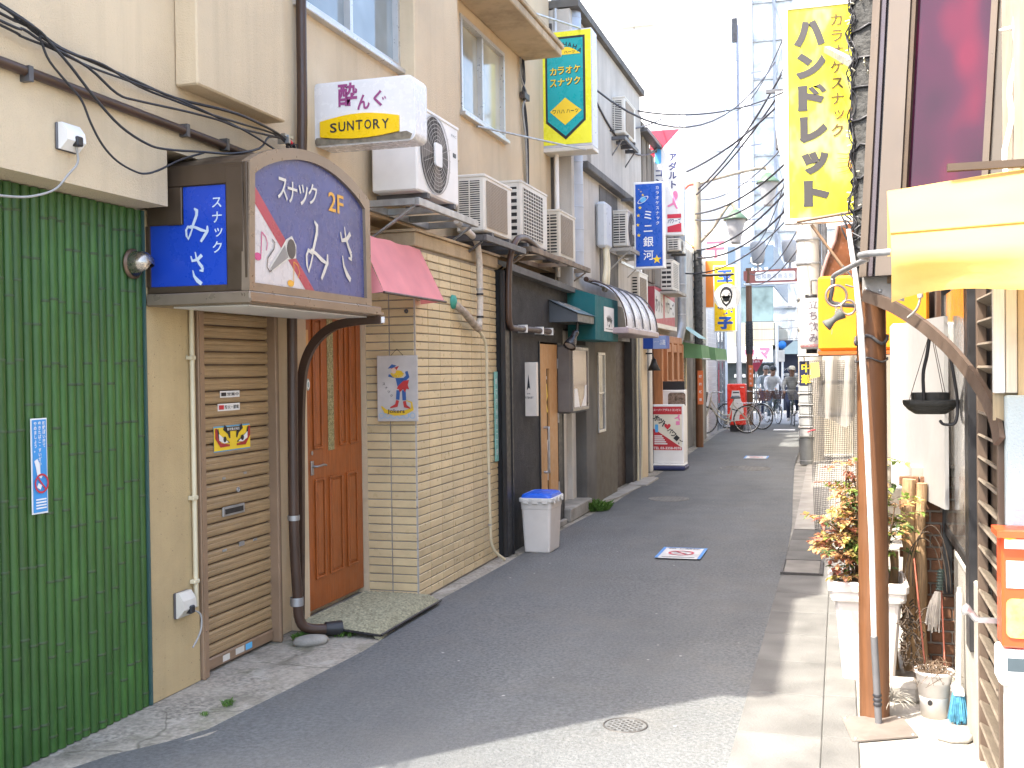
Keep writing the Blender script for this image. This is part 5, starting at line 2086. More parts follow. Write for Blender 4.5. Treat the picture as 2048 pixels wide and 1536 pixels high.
hp = [(.27 + .05 * math.sin(a) ** 3, .58 + .0032 * (13 * math.cos(a) - 5 * math.cos(2 * a) - 2 * math.cos(3 * a) - math.cos(4 * a))) for a in [2 * pi * k / 24 for k in range(24)]]
b.poly(hp[::-1], .005)
b.build('heart', M['red'], fc)
b = MB(Ms)
b.poly(rrect(.075, .485, .125, .61, .015), .004)
b.build('blue_shape', flat('shape_blue', (0.10, 0.42, 0.80)), fc)
b = MB(Ms)
b.stroke([(.45, .76), (.44, .72), (.38, .70)], [.03, .03, .015], .004)
b.stroke([(.44, .72), (.46, .67)], [.03, .02], .0045)
b.rect(.40, .60, .46, .66, .004)
b.build('pink_shape', M['pink'], fc)
t = thing('display_stand', 'white stand with a black top panel behind the red standing sign', 'stand', (-2.5, 17.3, 0))
b = MB()
b.box(-2.86, -2.38, 17.2, 17.5, 0, 1.23, ch=.01)
b.build('body', M['white'], t)
b = MB()
b.box(-2.80, -2.38, 17.22, 17.26, 1.232, 1.37, ch=.004)
b.build('top_panel', M['black'], t)
b = MB(frame((-2.64, 17.195, .95), (1, 0, 0), (0, 0, 1)))
b.prism(rrect(0, 0, .28, .24, .05), 0, .012)
b.build('menu_case', mat('menu_brown', (0.23, 0.17, 0.13), .3, .4, 14), t)

# big galvanised duct with elbow, lattice front, shutter and green awnings
t = thing('duct', 'fat galvanised duct with an elbow hanging over the orange doors', 'duct', (-2.75, 19.6, 2.0))
b = MB()
b.tube(smooth_path([(-2.76, 19.6, 5.4), (-2.76, 19.6, 4.0), (-2.76, 19.6, 2.6), (-2.77, 19.55, 2.3), (-2.83, 19.4, 2.02), (-2.95, 19.0, 1.9)], 5), .105, 14)
b.build('pipe', mat('galvanised_duct', (0.30, 0.32, 0.34), .4, .15, 6, metal=.5, grime=.2), t)
for z in (2.55, 3.1, 3.7):
    b = MB()
    b.lathe([(.108, -.01), (.116, 0), (.108, .01)], (-2.76, 19.6, z), 14)
    b.build('joint', M['steel'], t)
ls = thing('lattice_building', 'grey building with vertical lattice screen above a grey shutter', 'building', (-2.8, 21.3, 0))
b = MB()
b.box(-9, -2.86, 19.5, 24.2, 0, 4.05)
b.build('wall', mat('dull_grey_wall', (0.22, 0.21, 0.20), .85, .15, 2, streak=.4), ls)
for k in range(20):
    y0 = 19.75 + .20 * k
    b = MB()
    b.box(-2.80, -2.775, y0, y0 + .05, 2.1, 3.98)
    b.build('lattice_bar', M['offwhite'], ls)
for z in (2.5, 2.95, 3.4, 3.85):
    b = MB()
    b.box(-2.83, -2.80, 19.7, 23.7, z, z + .03)
    b.build('cross_rail', M['dksteel'], ls)
b = MB()
for k in range(30):
    b.box(-2.87, -2.83 + .012 * (k % 2), 19.55, 20.5, .05 + .058 * k, .05 + .058 * k + .05)
b.build('shutter', mat('grey_shutter', (0.16, 0.145, 0.13), .5, .1, 3, metal=.3), ls, stuff=True)
b = MB()
b.box(-2.87, -2.80, 20.5, 20.62, 0, 2.0)
b.build('frame_post', M['ivory'], ls)
b = MB()
b.box(-2.87, -2.79, 21.9, 23.2, .0, .95)
b.box(-2.87, -2.75, 22.0, 22.9, .95, 1.85, ch=.01)
b.build('wall_unit', M['conc_lt'], ls)
g1 = mat('green_awning', (0.17, 0.33, 0.155), .8, .08, 4, trans=.2)
for (lb, y0, y1, z) in (('short pale green awning under the teal sheet roof', 20.0, 21.2, 2.02), ('longer pale green awning beyond the brown post', 22.3, 24.6, 2.0)):
    t = thing('green_awning', lb, 'awning', (-2.8, (y0 + y1) / 2, z - .25), 'green awnings')
    b = MB()
    b.add([(-2.85, y0, z + .05), (-2.45, y0, z - .02), (-2.45, y1, z - .02), (-2.85, y1, z + .05), (-2.43, y0, z - .27), (-2.43, y1, z - .27), (-2.85, y0, z - .25)], [(0, 1, 2, 3), (1, 4, 5, 2), (0, 6, 4, 1)], 0)
    b.build('cover', g1, t)
    b = MB()
    b.tube([(-2.43, y0, z - .275), (-2.43, y1, z - .275)], .015, 6)
    b.build('front_bar', M['steel'], t)
b = MB()
b.add([(-2.9, 19.7, 2.45), (-2.45, 19.7, 2.12), (-2.45, 21.0, 2.12), (-2.9, 21.0, 2.45)], [(0, 1, 2, 3)])
tag(b.build('roof_sheet', flat('pale_teal_sheet', (0.28, 0.48, 0.46))), 'pale teal corrugated sheet roof beside the fat duct', 'roof')

# ------------------------------------------------------------------ white tower block on the left, tiled column and glass door
wb = thing('white_building', 'tall white building rising over the shop roofs, mesh tiled at its foot', 'building', (-3, 29, 0))
M['bright'] = mat('white_wall', (0.78, 0.78, 0.77), .8, .03, .6, streak=.06)
b = MB()
b.box(-16, -3.25, 24.2, 33, -.2, 17)
b.build('wall', M['bright'], wb)
FWB = frame((-16, 24.198, 0), (1, 0, 0), (0, 0, 1))
for (x0, x1, z0, z1) in ((-4.66, -4.03, 9.46, 10.6), (-7.2, -6.57, 9.46, 10.6)):
    b = MB()
    b.box(x0, x1, 24.16, 24.2, z0, z1)
    f = b.build('window', M['alu'], wb)
    b = MB()
    b.box(x0 + .05, x1 - .05, 24.15, 24.159, z0 + .05, z1 - .05)
    b.build('pane', glassy('sky_pane', (0.35, 0.45, 0.52)), f)
    b = MB()
    b.box(x0 - .08, x1 + .1, 24.02, 24.2, z0 - .14, z0 - .05)
    b.build('sill', M['white'], f)
for x in (-3.4, -4.4, -5.9, -7.4):
    b = MB()
    b.box(x, x + .02, 24.19, 24.2, 0, 17)
    b.build('seam', M['steel'], wb)
b = MB()
b.box(-3.26, -3.10, 26.6, 28.6, -.2, 3.2, ch=.02)
b.build('tiled_column', M['white'], wb)
b = MB()
for i in range(15):
    for j in range(26):
        b.box(-3.10, -3.092, 26.64 + .13 * i, 26.64 + .13 * i + .115, .05 + .12 * j, .05 + .12 * j + .10)
for i in range(1):
    pass
b.build('mosaic_tiles', flat('mosaic_white', (0.68, 0.66, 0.64)), wb, stuff=True)
b = MB()
b.box(-3.26, -3.2, 28.7, 31.4, -.2, 2.6)
b.build('glass_door', glassy('pale_door_glass', (0.28, 0.31, 0.33)), wb)
b = MB()
for yy in (28.65, 29.5, 30.5, 31.4):
    b.box(-3.27, -3.17, yy, yy + .06, -.2, 2.6)
b.build('door_posts', M['steel'], wb)
b = MB()
b.box(-3.198, -3.19, 29.7, 30.1, .6, 1.5)
b.build('red_poster', M['red'], wb)
b = MB()
b.box(-3.25, -2.95, 24.5, 24.75, 1.7, 2.0, ch=.02)
b.build('wall_box', M['steel'], wb)

# ------------------------------------------------------------------ brown post with winking lights, lamps on curved arms
M['post'] = mat('brown_post', (0.165, 0.07, 0.028), .5, .12, 3, grain=(4, (16, 16, .8), .7), grime=.15)
M['wrap'] = mat('dark_wrap', (0.055, 0.055, 0.052), .8, .4, 18, bump=1.0, bscale=40)


def street_post(label, x, y, r, ztop, w0, w1, tagz, tagtext, n_wraps=14):
    t = thing('street_post', label, 'post', (x, y, gz(y)))
    b = MB()
    b.tube([(x, y, gz(y) - .05), (x, y, ztop)], [r, r * .92], 16)
    b.build('pole', M['post'], t)
    if y > 20 and y < 25:
        b = MB()
        b.tube([(x, y, w1 - .05), (x, y, ztop + .01)], r * 1.02, 16)
        b.build('upper_sleeve', mat('weathered_post', (0.27, 0.23, 0.17), .8, .15, 3, grime=.3), t)
    b = MB()
    b.tube([(x, y, w0), (x, y, (w0 + w1) / 2), (x, y, w1)], [r * 1.08, r * 1.15, r * 1.05], 16)
    b.build('wrapping', M['wrap'], t)
    b = MB()
    pts = []
    for k in range(n_wraps * 12):
        a = 2 * pi * k / 12
        z = w0 + (w1 - w0) * k / (n_wraps * 12)
        rr = r * 1.17 + .004
        pts.append((x + rr * math.cos(a), y + rr * math.sin(a), z + RN.uniform(-.02, .02)))
    b.tube(pts, .006, 4)
    b.build('light_string', M['cable'], t)
    if tagtext:
        FTg = frame((x + .01, y - r - .012, tagz[0]), (1, .35, 0), (0, 0, 1))
        b = MB(FTg)
        b.box(-.03, r * 1.1, 0, tagz[1] - tagz[0], -.003, 0)
        p = b.build('tag_plate', flat('tag_orange', (0.72, 0.17, 0.05)), t)
        b = MB(FTg)
        b.vtext(tagtext, .025, tagz[1] - tagz[0] - .04, .06, (tagz[1] - tagz[0] - .06) / len(tagtext), .002, .02)
        b.build('lettering', M['paper'], p)
    return t


def street_lamp(par, base, mid, hang, s=1.0):
    b = MB()
    b.tube(smooth_path([base, mid, (hang[0] - .12, hang[1], hang[2] + .12), hang], 6), .035, 8)
    b.build('lamp_arm', mat('lamp_arm_tan', (0.30, 0.25, 0.19), .5, .2, 8), par)
    b = MB()
    b.lathe([(0, 0.02), (.07 * s, 0), (.15 * s, -.09), (.235 * s, -.17), (.24 * s, -.20), (.2 * s, -.19), (0, -.12)], hang, 20)
    hood = b.build('lamp_hood', mat('lamp_green', (0.07, 0.12, 0.075), .4, .2, 6), par)
    b = MB()
    b.lathe([(.195 * s, -.19), (.185 * s, -.25), (.10 * s, -.62), (.09 * s, -.66), (0, -.66)], hang, 20)
    b.build('lamp_glass', mat('lamp_white', (0.42, 0.42, 0.43), .3, .02, 5, trans=.3), hood)


p1 = street_post('brown street post wrapped in dark string, beside the pale green awnings', -2.68, 21.5, .075, 5.25, 1.95, 3.9, (.85, 1.52), '昭和新道')
street_lamp(p1, (-2.66, 21.5, 4.05), (-2.4, 21.48, 4.3), (-1.93, 21.45, 4.66))
street_lamp(p1, (-2.68, 21.5, 5.22), (-2.2, 21.6, 5.35), (-1.36, 22.4, 5.50))
b = MB()
b.tube(smooth_path([(-2.68, 21.5, 5.22), (-2.85, 21.45, 5.2), (-3.0, 21.4, 5.0)], 4), .03, 8)
b.build('lamp_arm', flat('arm_red', (0.60, 0.12, 0.08)), p1)
b = MB()
b.tube(smooth_path([(-2.68, 21.5, 3.95), (-2.85, 21.45, 4.02), (-3.0, 21.4, 4.2)], 4), .03, 8)
b.build('lamp_arm', flat('arm_orange', (0.65, 0.28, 0.10)), p1)
p2 = street_post('slim brown post carrying the shopping street arch', -2.52, 32.0, .095, 4.45, 1.95, 2.9, (1.0, 1.62), '昭和新道')

# arch over the lane
t = thing('street_arch', 'rusty red arch beam over the lane with a white name board', 'arch', (-1.8, 32, 4.0))
b = MB()
b.prism([(-2.66, 4.10), (-2.50, 3.99), (-.55, 3.99), (-.40, 4.10), (-.42, 4.42), (-2.66, 4.36)], -32.12, -31.92, M=Matrix(((1, 0, 0, 0), (0, 0, -1, 0), (0, 1, 0, 0), (0, 0, 0, 1))))
b.build('beam', mat('arch_red', (0.30, 0.095, 0.075), .5, .1, 4, grime=.2), t)
b = MB()
b.tube([(-2.66, 31.9, 3.97), (-.5, 31.9, 3.97)], .035, 8)
b.build('rail', M['white'], t)
FA2 = frame((-2.33, 31.915, 4.06), (1, 0, 0), (0, 0, 1))
b = MB(FA2)
b.prism(rrect(0, 0, 1.13, .26, .05), -.0, .012)
b.prism(rrect(1.17, .0, 1.75, .30, .05), -.0, .012)
p = b.build('name_board', M['white'], t)
b = MB(FA2)
for i, ch in enumerate('昭和新道商店街'):
    b.text(ch, .04 + .152 * i, .06, .155 + .152 * i, .20, .014, .0)
b.build('lettering', flat('arch_ink', (0.18, 0.20, 0.26)), p)
for x in (-2.25, -1.35):
    b = MB()
    b.lathe([(.03, 0), (.03, .18), (.16, .22), (.24, .75), (.22, .82), (0, .84)], (x, 32.0, 4.38), 14)
    b.build('lantern', mat('lamp_white', (0.8, 0.8, 0.8)), t)

# signs on the white building
t = thing('post_office_sign', 'white and orange banner sign with a red double bar mark', 'sign', (-2.6, 24.1, 3.0))
FY = frame((-2.845, 24.15, 2.9), (1, 0, 0), (0, 0, 1))
b = MB(FY)
b.box(.0, .48, 0, 1.75, -.1, -.002)
b.build('case', M['white'], t)
b = MB(FY)
b.rect(.03, 1.42, .43, 1.48)
b.rect(.03, 1.28, .43, 1.345)
b.rect(.20, 1.10, .26, 1.28)
b.build('red_mark', flat('mark_red', (0.75, 0.08, 0.13)), t)
b = MB(FY)
b.rect(.0, .02, .46, 1.05)
b.build('orange_field', flat('field_orange', (0.80, 0.24, 0.03)), t)
b = MB(FY)
b.disk(.31, .88, .15, .15, .001)
b.build('yellow_disc', M['yellow'], t)
t = thing('food_sign', 'yellow hanging sign with big blue brush characters', 'sign', (-2.3, 23.0, 2.3))
FE = frame((-2.545, 23.0, 2.33), (1, 0, 0), (0, 0, 1))
b = MB(FE)
b.box(0, .47, 0, 1.40, -.14, -.002, ch=.006)
b.build('case', M['white'], t)
b = MB(FE)
b.rect(.02, .02, .45, 1.37)
p = b.build('face', flat('food_yellow', (0.83, 0.56, 0.015), .3), t)
b = MB(FE)
b.text('玉', .08, 1.05, .40, 1.30, .002, .05)
b.text('焼', .08, .36, .40, .64, .002, .05)
b.text('子', .08, .05, .40, .32, .002, .06)
b.build('lettering', flat('brush_blue', (0.015, 0.085, 0.40)), p)
t = thing('cafe_sign', 'round pale cafe sign with a bearded face hanging from a bar', 'sign', (-2.1, 22.3, 3.0))
Fc = frame((-2.19, 22.3, 3.02), (1, 0, 0), (0, 0, 1))
b = MB(Fc)
b.prism([(.27 * math.cos(2 * pi * k / 32), .27 * math.sin(2 * pi * k / 32)) for k in range(32)], -.05, 0)
b.build('disc', flat('disc_pale', (0.60, 0.60, 0.55)), t)
b = MB(Fc)
b.disk(-.02, .04, .125, .17, .001)
b.poly([(-.145, .02), (-.10, -.13), (-.02, -.21), (.06, -.13), (.105, .02)], .001)
b.build('dark_hair', M['ink'], t)
b = MB(Fc)
b.disk(-.02, .02, .098, .125, .003)
b.poly([(-.115, .02), (-.07, -.10), (-.02, -.15), (.03, -.10), (.075, .02)], .003)
b.build('face', flat('face_pale', (0.66, 0.65, 0.60)), t)
b = MB(Fc)
for s in (-1, 1):
    b.disk(-.02 + s * .045, .03, .016, .012, .005, 10)
    b.stroke([(-.02 + s * .025, .06), (-.02 + s * .07, .058)], .010, .005)
b.stroke([(-.06, -.055), (-.02, -.045), (.02, -.055)], .022, .005)
b.text('BA CAFE', -.15, -.265, .13, -.215, .002, .01)
b.build('features', M['ink'], t)
b = MB()
b.tube([(-2.9, 22.35, 3.48), (-2.05, 22.32, 3.48)], .03, 8)
b.tube([(-2.19, 22.32, 3.48), (-2.19, 22.32, 3.28)], .015, 6)
b.build('hanging_bar', M['black'], t)

# red vending box
t = thing('drinks_machine', 'bright red vending machine with a white figure print by the bikes', 'vending machine', (-2.5, 27.0, 0))
b = MB()
b.box(-2.66, -2.22, 26.8, 27.3, .15, 1.16, ch=.02)
b.build('body', flat('machine_red', (0.68, 0.035, 0.02), .3), t)
Fv = frame((-2.66, 26.798, .15), (1, 0, 0), (0, 0, 1))
b = MB(Fv)
b.poly([(.10, .12), (.28, .10), (.30, .25), (.40, .30), (.38, .55), (.34, .60), (.30, .85), (.12, .85), (.10, .70), (.16, .62), (.06, .45), (.12, .36)], .002)
b.rect(.32, .92, .41, .94, .002)
p = b.build('white_print', flat('print_grey', (0.60, 0.58, 0.57)), t)
b = MB(Fv)
b.stroke([(.14, .80), (.29, .80)], .03, .004)
b.stroke([(.10, .40), (.22, .36), (.30, .42)], .03, .004)
b.build('print_lines', M['ink'], p)
b = MB()
b.box(-2.6, -2.28, 26.85, 27.25, 0, .15)
b.build('plinth', M['black'], t)
b = MB()
b.tube([(-2.70, 30.6, -.1), (-2.70, 30.6, 6.0)], .075, 12)
tag(b.build('white_pipe', M['white']), 'thick white pipe standing at the corner of the white building', 'pipe')

# ------------------------------------------------------------------ bicycles
M['chrome'] = mat('chrome', (0.55, 0.55, 0.55), .25, .05, 9, metal=.8)
M['tyre'] = mat('tyre_rubber', (0.02, 0.02, 0.02), .8, .2, 20)


def bicycle(label, frame_m, basket_m, saddle_m, group='parked bicycles'):
    t = thing('bicycle', label, 'bicycle', (0, 0, 0), group)
    for x in (-.52, .52):
        Mw = frame((x, 0, .335), (1, 0, 0), (0, 0, 1))
        wo = bpy.data.objects.new('wheel', None)
        COL.objects.link(wo)
        wo.parent = t
        tb = MB(Mw)
        pts = [(.322 * math.cos(2 * pi * k / 32), .322 * math.sin(2 * pi * k / 32), 0) for k in range(33)]
        tb.tube(pts, .014, 6, cap=False)
        tb.build('tyre', M['tyre'], wo)
        rb = MB(Mw)
        pts = [(.302 * math.cos(2 * pi * k / 32), .302 * math.sin(2 * pi * k / 32), 0) for k in range(33)]
        rb.tube(pts, .009, 5, cap=False)
        rb.build('rim', M['chrome'], wo)
        sb_ = MB(Mw)
        sb_.tube([(0, 0, -.05), (0, 0, .05)], .025, 8)
        for k in range(16):
            a = 2 * pi * k / 16
            sb_.bar((.02 * math.cos(a + 1), .02 * math.sin(a + 1), .02 * (-1) ** k), (.30 * math.cos(a), .30 * math.sin(a), 0), .003, .003)
        sb_.build('spokes', M['chrome'], wo)
        m_ = MB(Mw)
        a0, a1 = (.15, 2.6) if x > 0 else (.4, 3.3)
        for q in range(14):
            g0, g1 = a0 + (a1 - a0) * q / 14, a0 + (a1 - a0) * (q + 1) / 14
            R0 = .352
            m_.add([(R0 * math.cos(g0), R0 * math.sin(g0), -.022), (R0 * math.cos(g1), R0 * math.sin(g1), -.022), (R0 * math.cos(g1), R0 * math.sin(g1), .022), (R0 * math.cos(g0), R0 * math.sin(g0), .022)], [(0, 1, 2, 3)])
        m_.build('mudguard', M['chrome'], t)
    b = MB()
    b.tube(smooth_path([(.37, 0, .70), (.25, 0, .50), (.08, 0, .35), (-.06, 0, .30)], 4), .017, 8)
    b.tube(smooth_path([(.355, 0, .82), (.22, 0, .60), (.05, 0, .45), (-.11, 0, .45)], 4), .014, 8)
    b.tube([(-.06, 0, .29), (-.20, 0, .78)], .016, 8)
    b.tube([(.385, 0, .66), (.335, 0, .88)], .019, 8)
    for s in (-1, 1):
        b.tube([(-.06, .03 * s, .29), (-.52, .06 * s, .335)], .010, 6)
        b.tube([(-.18, .03 * s, .70), (-.52, .06 * s, .335)], .009, 6)
        b.tube([(.385, .045 * s, .68), (.45, .05 * s, .48), (.52, .055 * s, .335)], .011, 6)
    b.build('frame', frame_m, t)
    b = MB()
    b.tube([(.335, 0, .88), (.32, 0, .98)], .012, 8)
    b.tube(smooth_path([(.16, -.26, .98), (.26, -.24, 1.0), (.33, -.12, .985), (.33, 0, .98), (.33, .12, .985), (.26, .24, 1.0), (.16, .26, .98)], 3), .011, 8)
    b.build('handlebar', M['chrome'], t)
    b = MB()
    b.lathe([(0, .07), (.06, .065), (.095, .03), (.09, 0), (0, 0)], (0, 0, 0), 14, M=Matrix.Translation((-.25, 0, .83)) @ Matrix.Scale(1.35, 4, (1, 0, 0)))
    b.tube([(-.20, 0, .78), (-.215, 0, .84)], .011, 8)
    b.build('saddle', saddle_m, t)
    b = MB()
    z0, z1 = .76, .99
    for k in range(9):
        u = k / 8
        for s in (-1, 1):
            b.bar((.48 + .22 * u, s * (.13 + 0 * u), z0), (.46 + .30 * u, s * .18, z1), .007, .007)
        b.bar((.48, -.13 + .26 * u, z0), (.46, -.18 + .36 * u, z1), .007, .007)
        b.bar((.70, -.13 + .26 * u, z0), (.76, -.18 + .36 * u, z1), .007, .007)
    for q in range(6):
        u = q / 5
        z = z0 + (z1 - z0) * u
        xa, xb, yy = .48 - .02 * u, .70 + .06 * u, .13 + .05 * u
        for a, c in (((xa, -yy), (xb, -yy)), ((xb, -yy), (xb, yy)), ((xb, yy), (xa, yy)), ((xa, yy), (xa, -yy))):
            b.bar((*a, z), (*c, z), .012, .012)
    b.box(.48, .70, -.13, .13, z0 - .006, z0)
    b.build('basket', basket_m, t)
    b = MB()
    for s in (-1, 1):
        b.tube([(-.26, s * .05, .72), (-.74, s * .06, .72)], .008, 6)
        b.tube([(-.70, s * .06, .72), (-.52, s * .07, .335)], .006, 6)
    for k in range(5):
        b.tube([(-.30 - .1 * k, -.06, .72), (-.30 - .1 * k, .06, .72)], .006, 6)
    b.build('carrier', M['chrome'], t)
    b = MB()
    b.tube([(0 - .06, -.06, .29), (-.06, .06, .29)], .018, 8)
    b.tube([(-.06, .065, .29), (-.01, .075, .13)], .009, 6)
    b.tube([(-.06, -.065, .29), (-.11, -.075, .45)], .009, 6)
    b.box(-.05, .03, .08, .15, .115, .135)
    b.box(-.15, -.07, -.15, -.08, .44, .46)
    b.lathe([(.09, -.006), (.09, .006), (0, .006)], (0, 0, 0), 20, M=frame((-.06, -.05, .29), (1, 0, 0), (0, 0, 1)))
    b.build('crank', M['chrome'], t)
    b = MB()
    for s in (-1, 1):
        b.tube([(-.52, s * .07, .33), (-.60, s * .14, .01)], .009, 6)
    b.tube([(-.60, -.14, .012), (-.60, .14, .012)], .009, 6)
    b.build('kickstand', M['chrome'], t)
    return t


silver = mat('silver_frame', (0.46, 0.43, 0.36), .35, .06, 8, metal=.5)
bk1 = bicycle('silver bicycle with a dark basket beside the red machine', silver, mat('dark_basket', (0.075, 0.05, 0.045), .7, .2, 20), mat('dark_saddle', (0.07, 0.08, 0.09), .5, .1, 9))
bk2 = bicycle('bicycle with a tan saddle and brown basket behind the silver one', mat('grey_frame', (0.30, 0.30, 0.32), .35, .06, 8, metal=.5), mat('brown_basket', (0.15, 0.065, 0.045), .7, .2, 20), mat('tan_saddle', (0.26, 0.11, 0.05), .5, .1, 9))
bk3 = bicycle('olive city bicycle ridden by the man in the cream cap', mat('olive_frame', (0.07, 0.09, 0.06), .4, .1, 8), mat('wire_basket', (0.20, 0.19, 0.17), .5, .1, 9), M['black'], None)
bk4 = bicycle('city bicycle ridden by the man in the white jacket', mat('green_frame', (0.05, 0.08, 0.06), .4, .1, 8), mat('brown_basket2', (0.12, 0.06, 0.045), .7, .2, 20), M['black'], None)
bk5 = bicycle('bicycle ridden by the man in the grey cap behind', silver, mat('wire_basket', (0.2, 0.19, 0.17)), M['black'], None)
bk1.location, bk1.rotation_euler.z = (-2.60, 25.75, 0), math.atan2(-.36, -.93)
bk2.location, bk2.rotation_euler.z = (-2.40, 28.6, gz(28.6)), math.atan2(-.45, .88)
for bb_, loc, a in ((bk3, (-1.30, 31.4, gz(31.4)), -1.45), (bk4, (-1.95, 33.2, gz(33)), -1.2), (bk5, (-2.25, 34.8, -.14), -1.25)):
    bb_.location, bb_.rotation_euler.z = loc, a
    for ch in list(bb_.children):
        if ch.name.startswith('kickstand'):
            bpy.data.objects.remove(ch)

# ------------------------------------------------------------------ people on bicycles


def rider(label, loc, rz, shirt, trousers, cap, lean=.0, sc_=1.0, knee=.0):
    skin = mat('skin', (0.42, 0.24, 0.16), .6, .08, 20)
    J = {'hip': (-.20, 0, .92), 'belly': (-.15, 0, 1.08), 'chest': (-.05 + lean, 0, 1.32), 'neck': (.02 + lean, 0, 1.47), 'head0': (.05 + lean, 0, 1.56), 'head1': (.07 + lean, 0, 1.68)}
    Rr = {'hip': .135, 'belly': .13, 'chest': .145, 'neck': .055, 'head0': .082, 'head1': .088}
    B = [('hip', 'belly', 's'), ('belly', 'chest', 's'), ('chest', 'neck', 's'), ('neck', 'head0', 'k'), ('head0', 'head1', 'k')]
    for s, t_ in ((-1, 'r'), (1, 'l')):
        up = (s > 0)
        J.update({'sh' + t_: (-.03 + lean, s * .19, 1.39), 'el' + t_: (.10 + lean, s * .27, 1.16), 'wr' + t_: (.25, s * .25, 1.03), 'ha' + t_: (.30, s * .25, 1.01),
                  'hp' + t_: (-.17, s * .10, .88), 'kn' + t_: (.20, s * .13, .74 + (.10 if up else -.06)), 'an' + t_: (-.02 + (.03 if up else -.03), s * .115, .43 - (0 if up else .22)), 'to' + t_: (.13, s * .12, .38 - (0 if up else .22))})
        Rr.update({'sh' + t_: .075, 'el' + t_: .052, 'wr' + t_: .036, 'ha' + t_: .04, 'hp' + t_: .10, 'kn' + t_: .068, 'an' + t_: .045, 'to' + t_: .042})
        B += [('chest', 'sh' + t_, 's'), ('sh' + t_, 'el' + t_, 's'), ('el' + t_, 'wr' + t_, 's'), ('wr' + t_, 'ha' + t_, 'k'), ('hip', 'hp' + t_, 't'), ('hp' + t_, 'kn' + t_, 't'), ('kn' + t_, 'an' + t_, 't'), ('an' + t_, 'to' + t_, 'b')]
    names = list(J)
    me = bpy.data.meshes.new('body')
    me.from_pydata([J[n] for n in names], [(names.index(a), names.index(c)) for a, c, _ in B], [])
    o = bpy.data.objects.new('person', me)
    COL.objects.link(o)
    md = o.modifiers.new('skin', 'SKIN')
    for i, n in enumerate(names):
        me.skin_vertices[0].data[i].radius = (Rr[n], Rr[n] * (.8 if n in ('hip', 'belly', 'chest') else 1))
        me.skin_vertices[0].data[i].use_root = (n == 'hip')
    ss = o.modifiers.new('sub', 'SUBSURF')
    ss.levels = ss.render_levels = 1
    dg = bpy.context.evaluated_depsgraph_get()
    me2 = bpy.data.meshes.new_from_object(o.evaluated_get(dg))
    o.modifiers.clear()
    o.data = me2
    bpy.data.meshes.remove(me)
    for m in (shirt, trousers, skin, M['paper']):
        me2.materials.append(m)
    seg = [(Vector(J[a]), Vector(J[c]), 'stkb'.index(k)) for a, c, k in B]
    idx = []
    for p in me2.polygons:
        c = p.center
        best = min(seg, key=lambda q: ((c - q[0]) - (q[1] - q[0]) * max(0, min(1, (c - q[0]).dot(q[1] - q[0]) / (q[1] - q[0]).length_squared))).length)
        idx.append(best[2])
    me2.polygons.foreach_set('material_index', idx)
    me2.polygons.foreach_set('use_smooth', [True] * len(idx))
    me2.update()
    h = Vector(J['head1'])
    b = MB()
    b.lathe([(.096, -.02), (.103, .02), (.09, .075), (.05, .105), (0, .112)], h, 16)
    b.prism([(.08, -.075), (.20, -.05), (.21, 0), (.20, .05), (.08, .075)], -.005, .01, M=Matrix.Translation(h + Vector((0, 0, .0))))
    c = b.build('cap', cap, None)
    c.parent = o
    b = MB()
    fc_ = h + Vector((.078, 0, -.075))
    for s in (-1, 1):
        b.box(fc_.x + .005, fc_.x + .017, s * .032 - .012, s * .032 + .012, fc_.z + .028, fc_.z + .038)
    b.box(fc_.x + .003, fc_.x + .012, -.022, .022, fc_.z - .035, fc_.z - .028)
    c = b.build('eyes_and_mouth', M['black'])
    c.parent = o
    b = MB()
    b.prism([(0, -.014), (.032, -.008), (.032, .008), (0, .014)], -.02, .02, M=Matrix.Translation(fc_))
    for s in (-1, 1):
        b.box(h.x - .02, h.x + .015, s * .093 - .008, s * .093 + .008, h.z - .07, h.z - .01, ch=.006)
    c = b.build('nose_and_ears', skin)
    c.parent = o
    b = MB()
    for s in (-1, 1):
        for k in range(4):
            b.tube([(.285, s * (.232 + .012 * k), 1.025), (.325, s * (.232 + .012 * k), 1.015), (.335, s * (.232 + .012 * k), .985), (.315, s * (.232 + .012 * k), .97)], .0075, 5)
        b.tube([(.29, s * .225, 1.0), (.315, s * .215, .985)], .009, 5)
    c = b.build('fingers', skin)
    c.parent = o
    o.location, o.rotation_euler.z = loc, rz
    o.scale = (sc_,) * 3
    tag(o, label, 'person')
    return o


jacket = mat('white_jacket', (0.62, 0.62, 0.60), .8, .12, 9, bump=.5, bscale=14)
stripe = mat('striped_jacket', (0.46, 0.46, 0.42), .8, .2, 11, bump=.5, bscale=14, grain=(1.2, (.5, .5, 9), .45))
jeans = mat('blue_trousers', (0.045, 0.06, 0.12), .85, .2, 9, bump=.4, bscale=14)
rider('person in a cream cap and pale striped jacket riding toward the camera', (-1.30, 31.4, gz(31.4)), -1.45, stripe, jeans, flat('cap_cream', (0.66, 0.62, 0.50), .8), 0, .95)
rider('person in a white jacket and black cap on a bicycle', (-1.95, 33.2, gz(33)), -1.2, jacket, mat('pale_jeans', (0.16, 0.20, 0.24), .85, .2, 9), M['black'], .03, .97)
rider('person in a grey jacket and grey cap riding half hidden behind', (-2.25, 34.8, -.14), -1.25, mat('grey_jacket', (0.27, 0.30, 0.31), .8, .2, 9), jeans, flat('cap_grey', (0.22, 0.21, 0.20), .8), .02, .98)

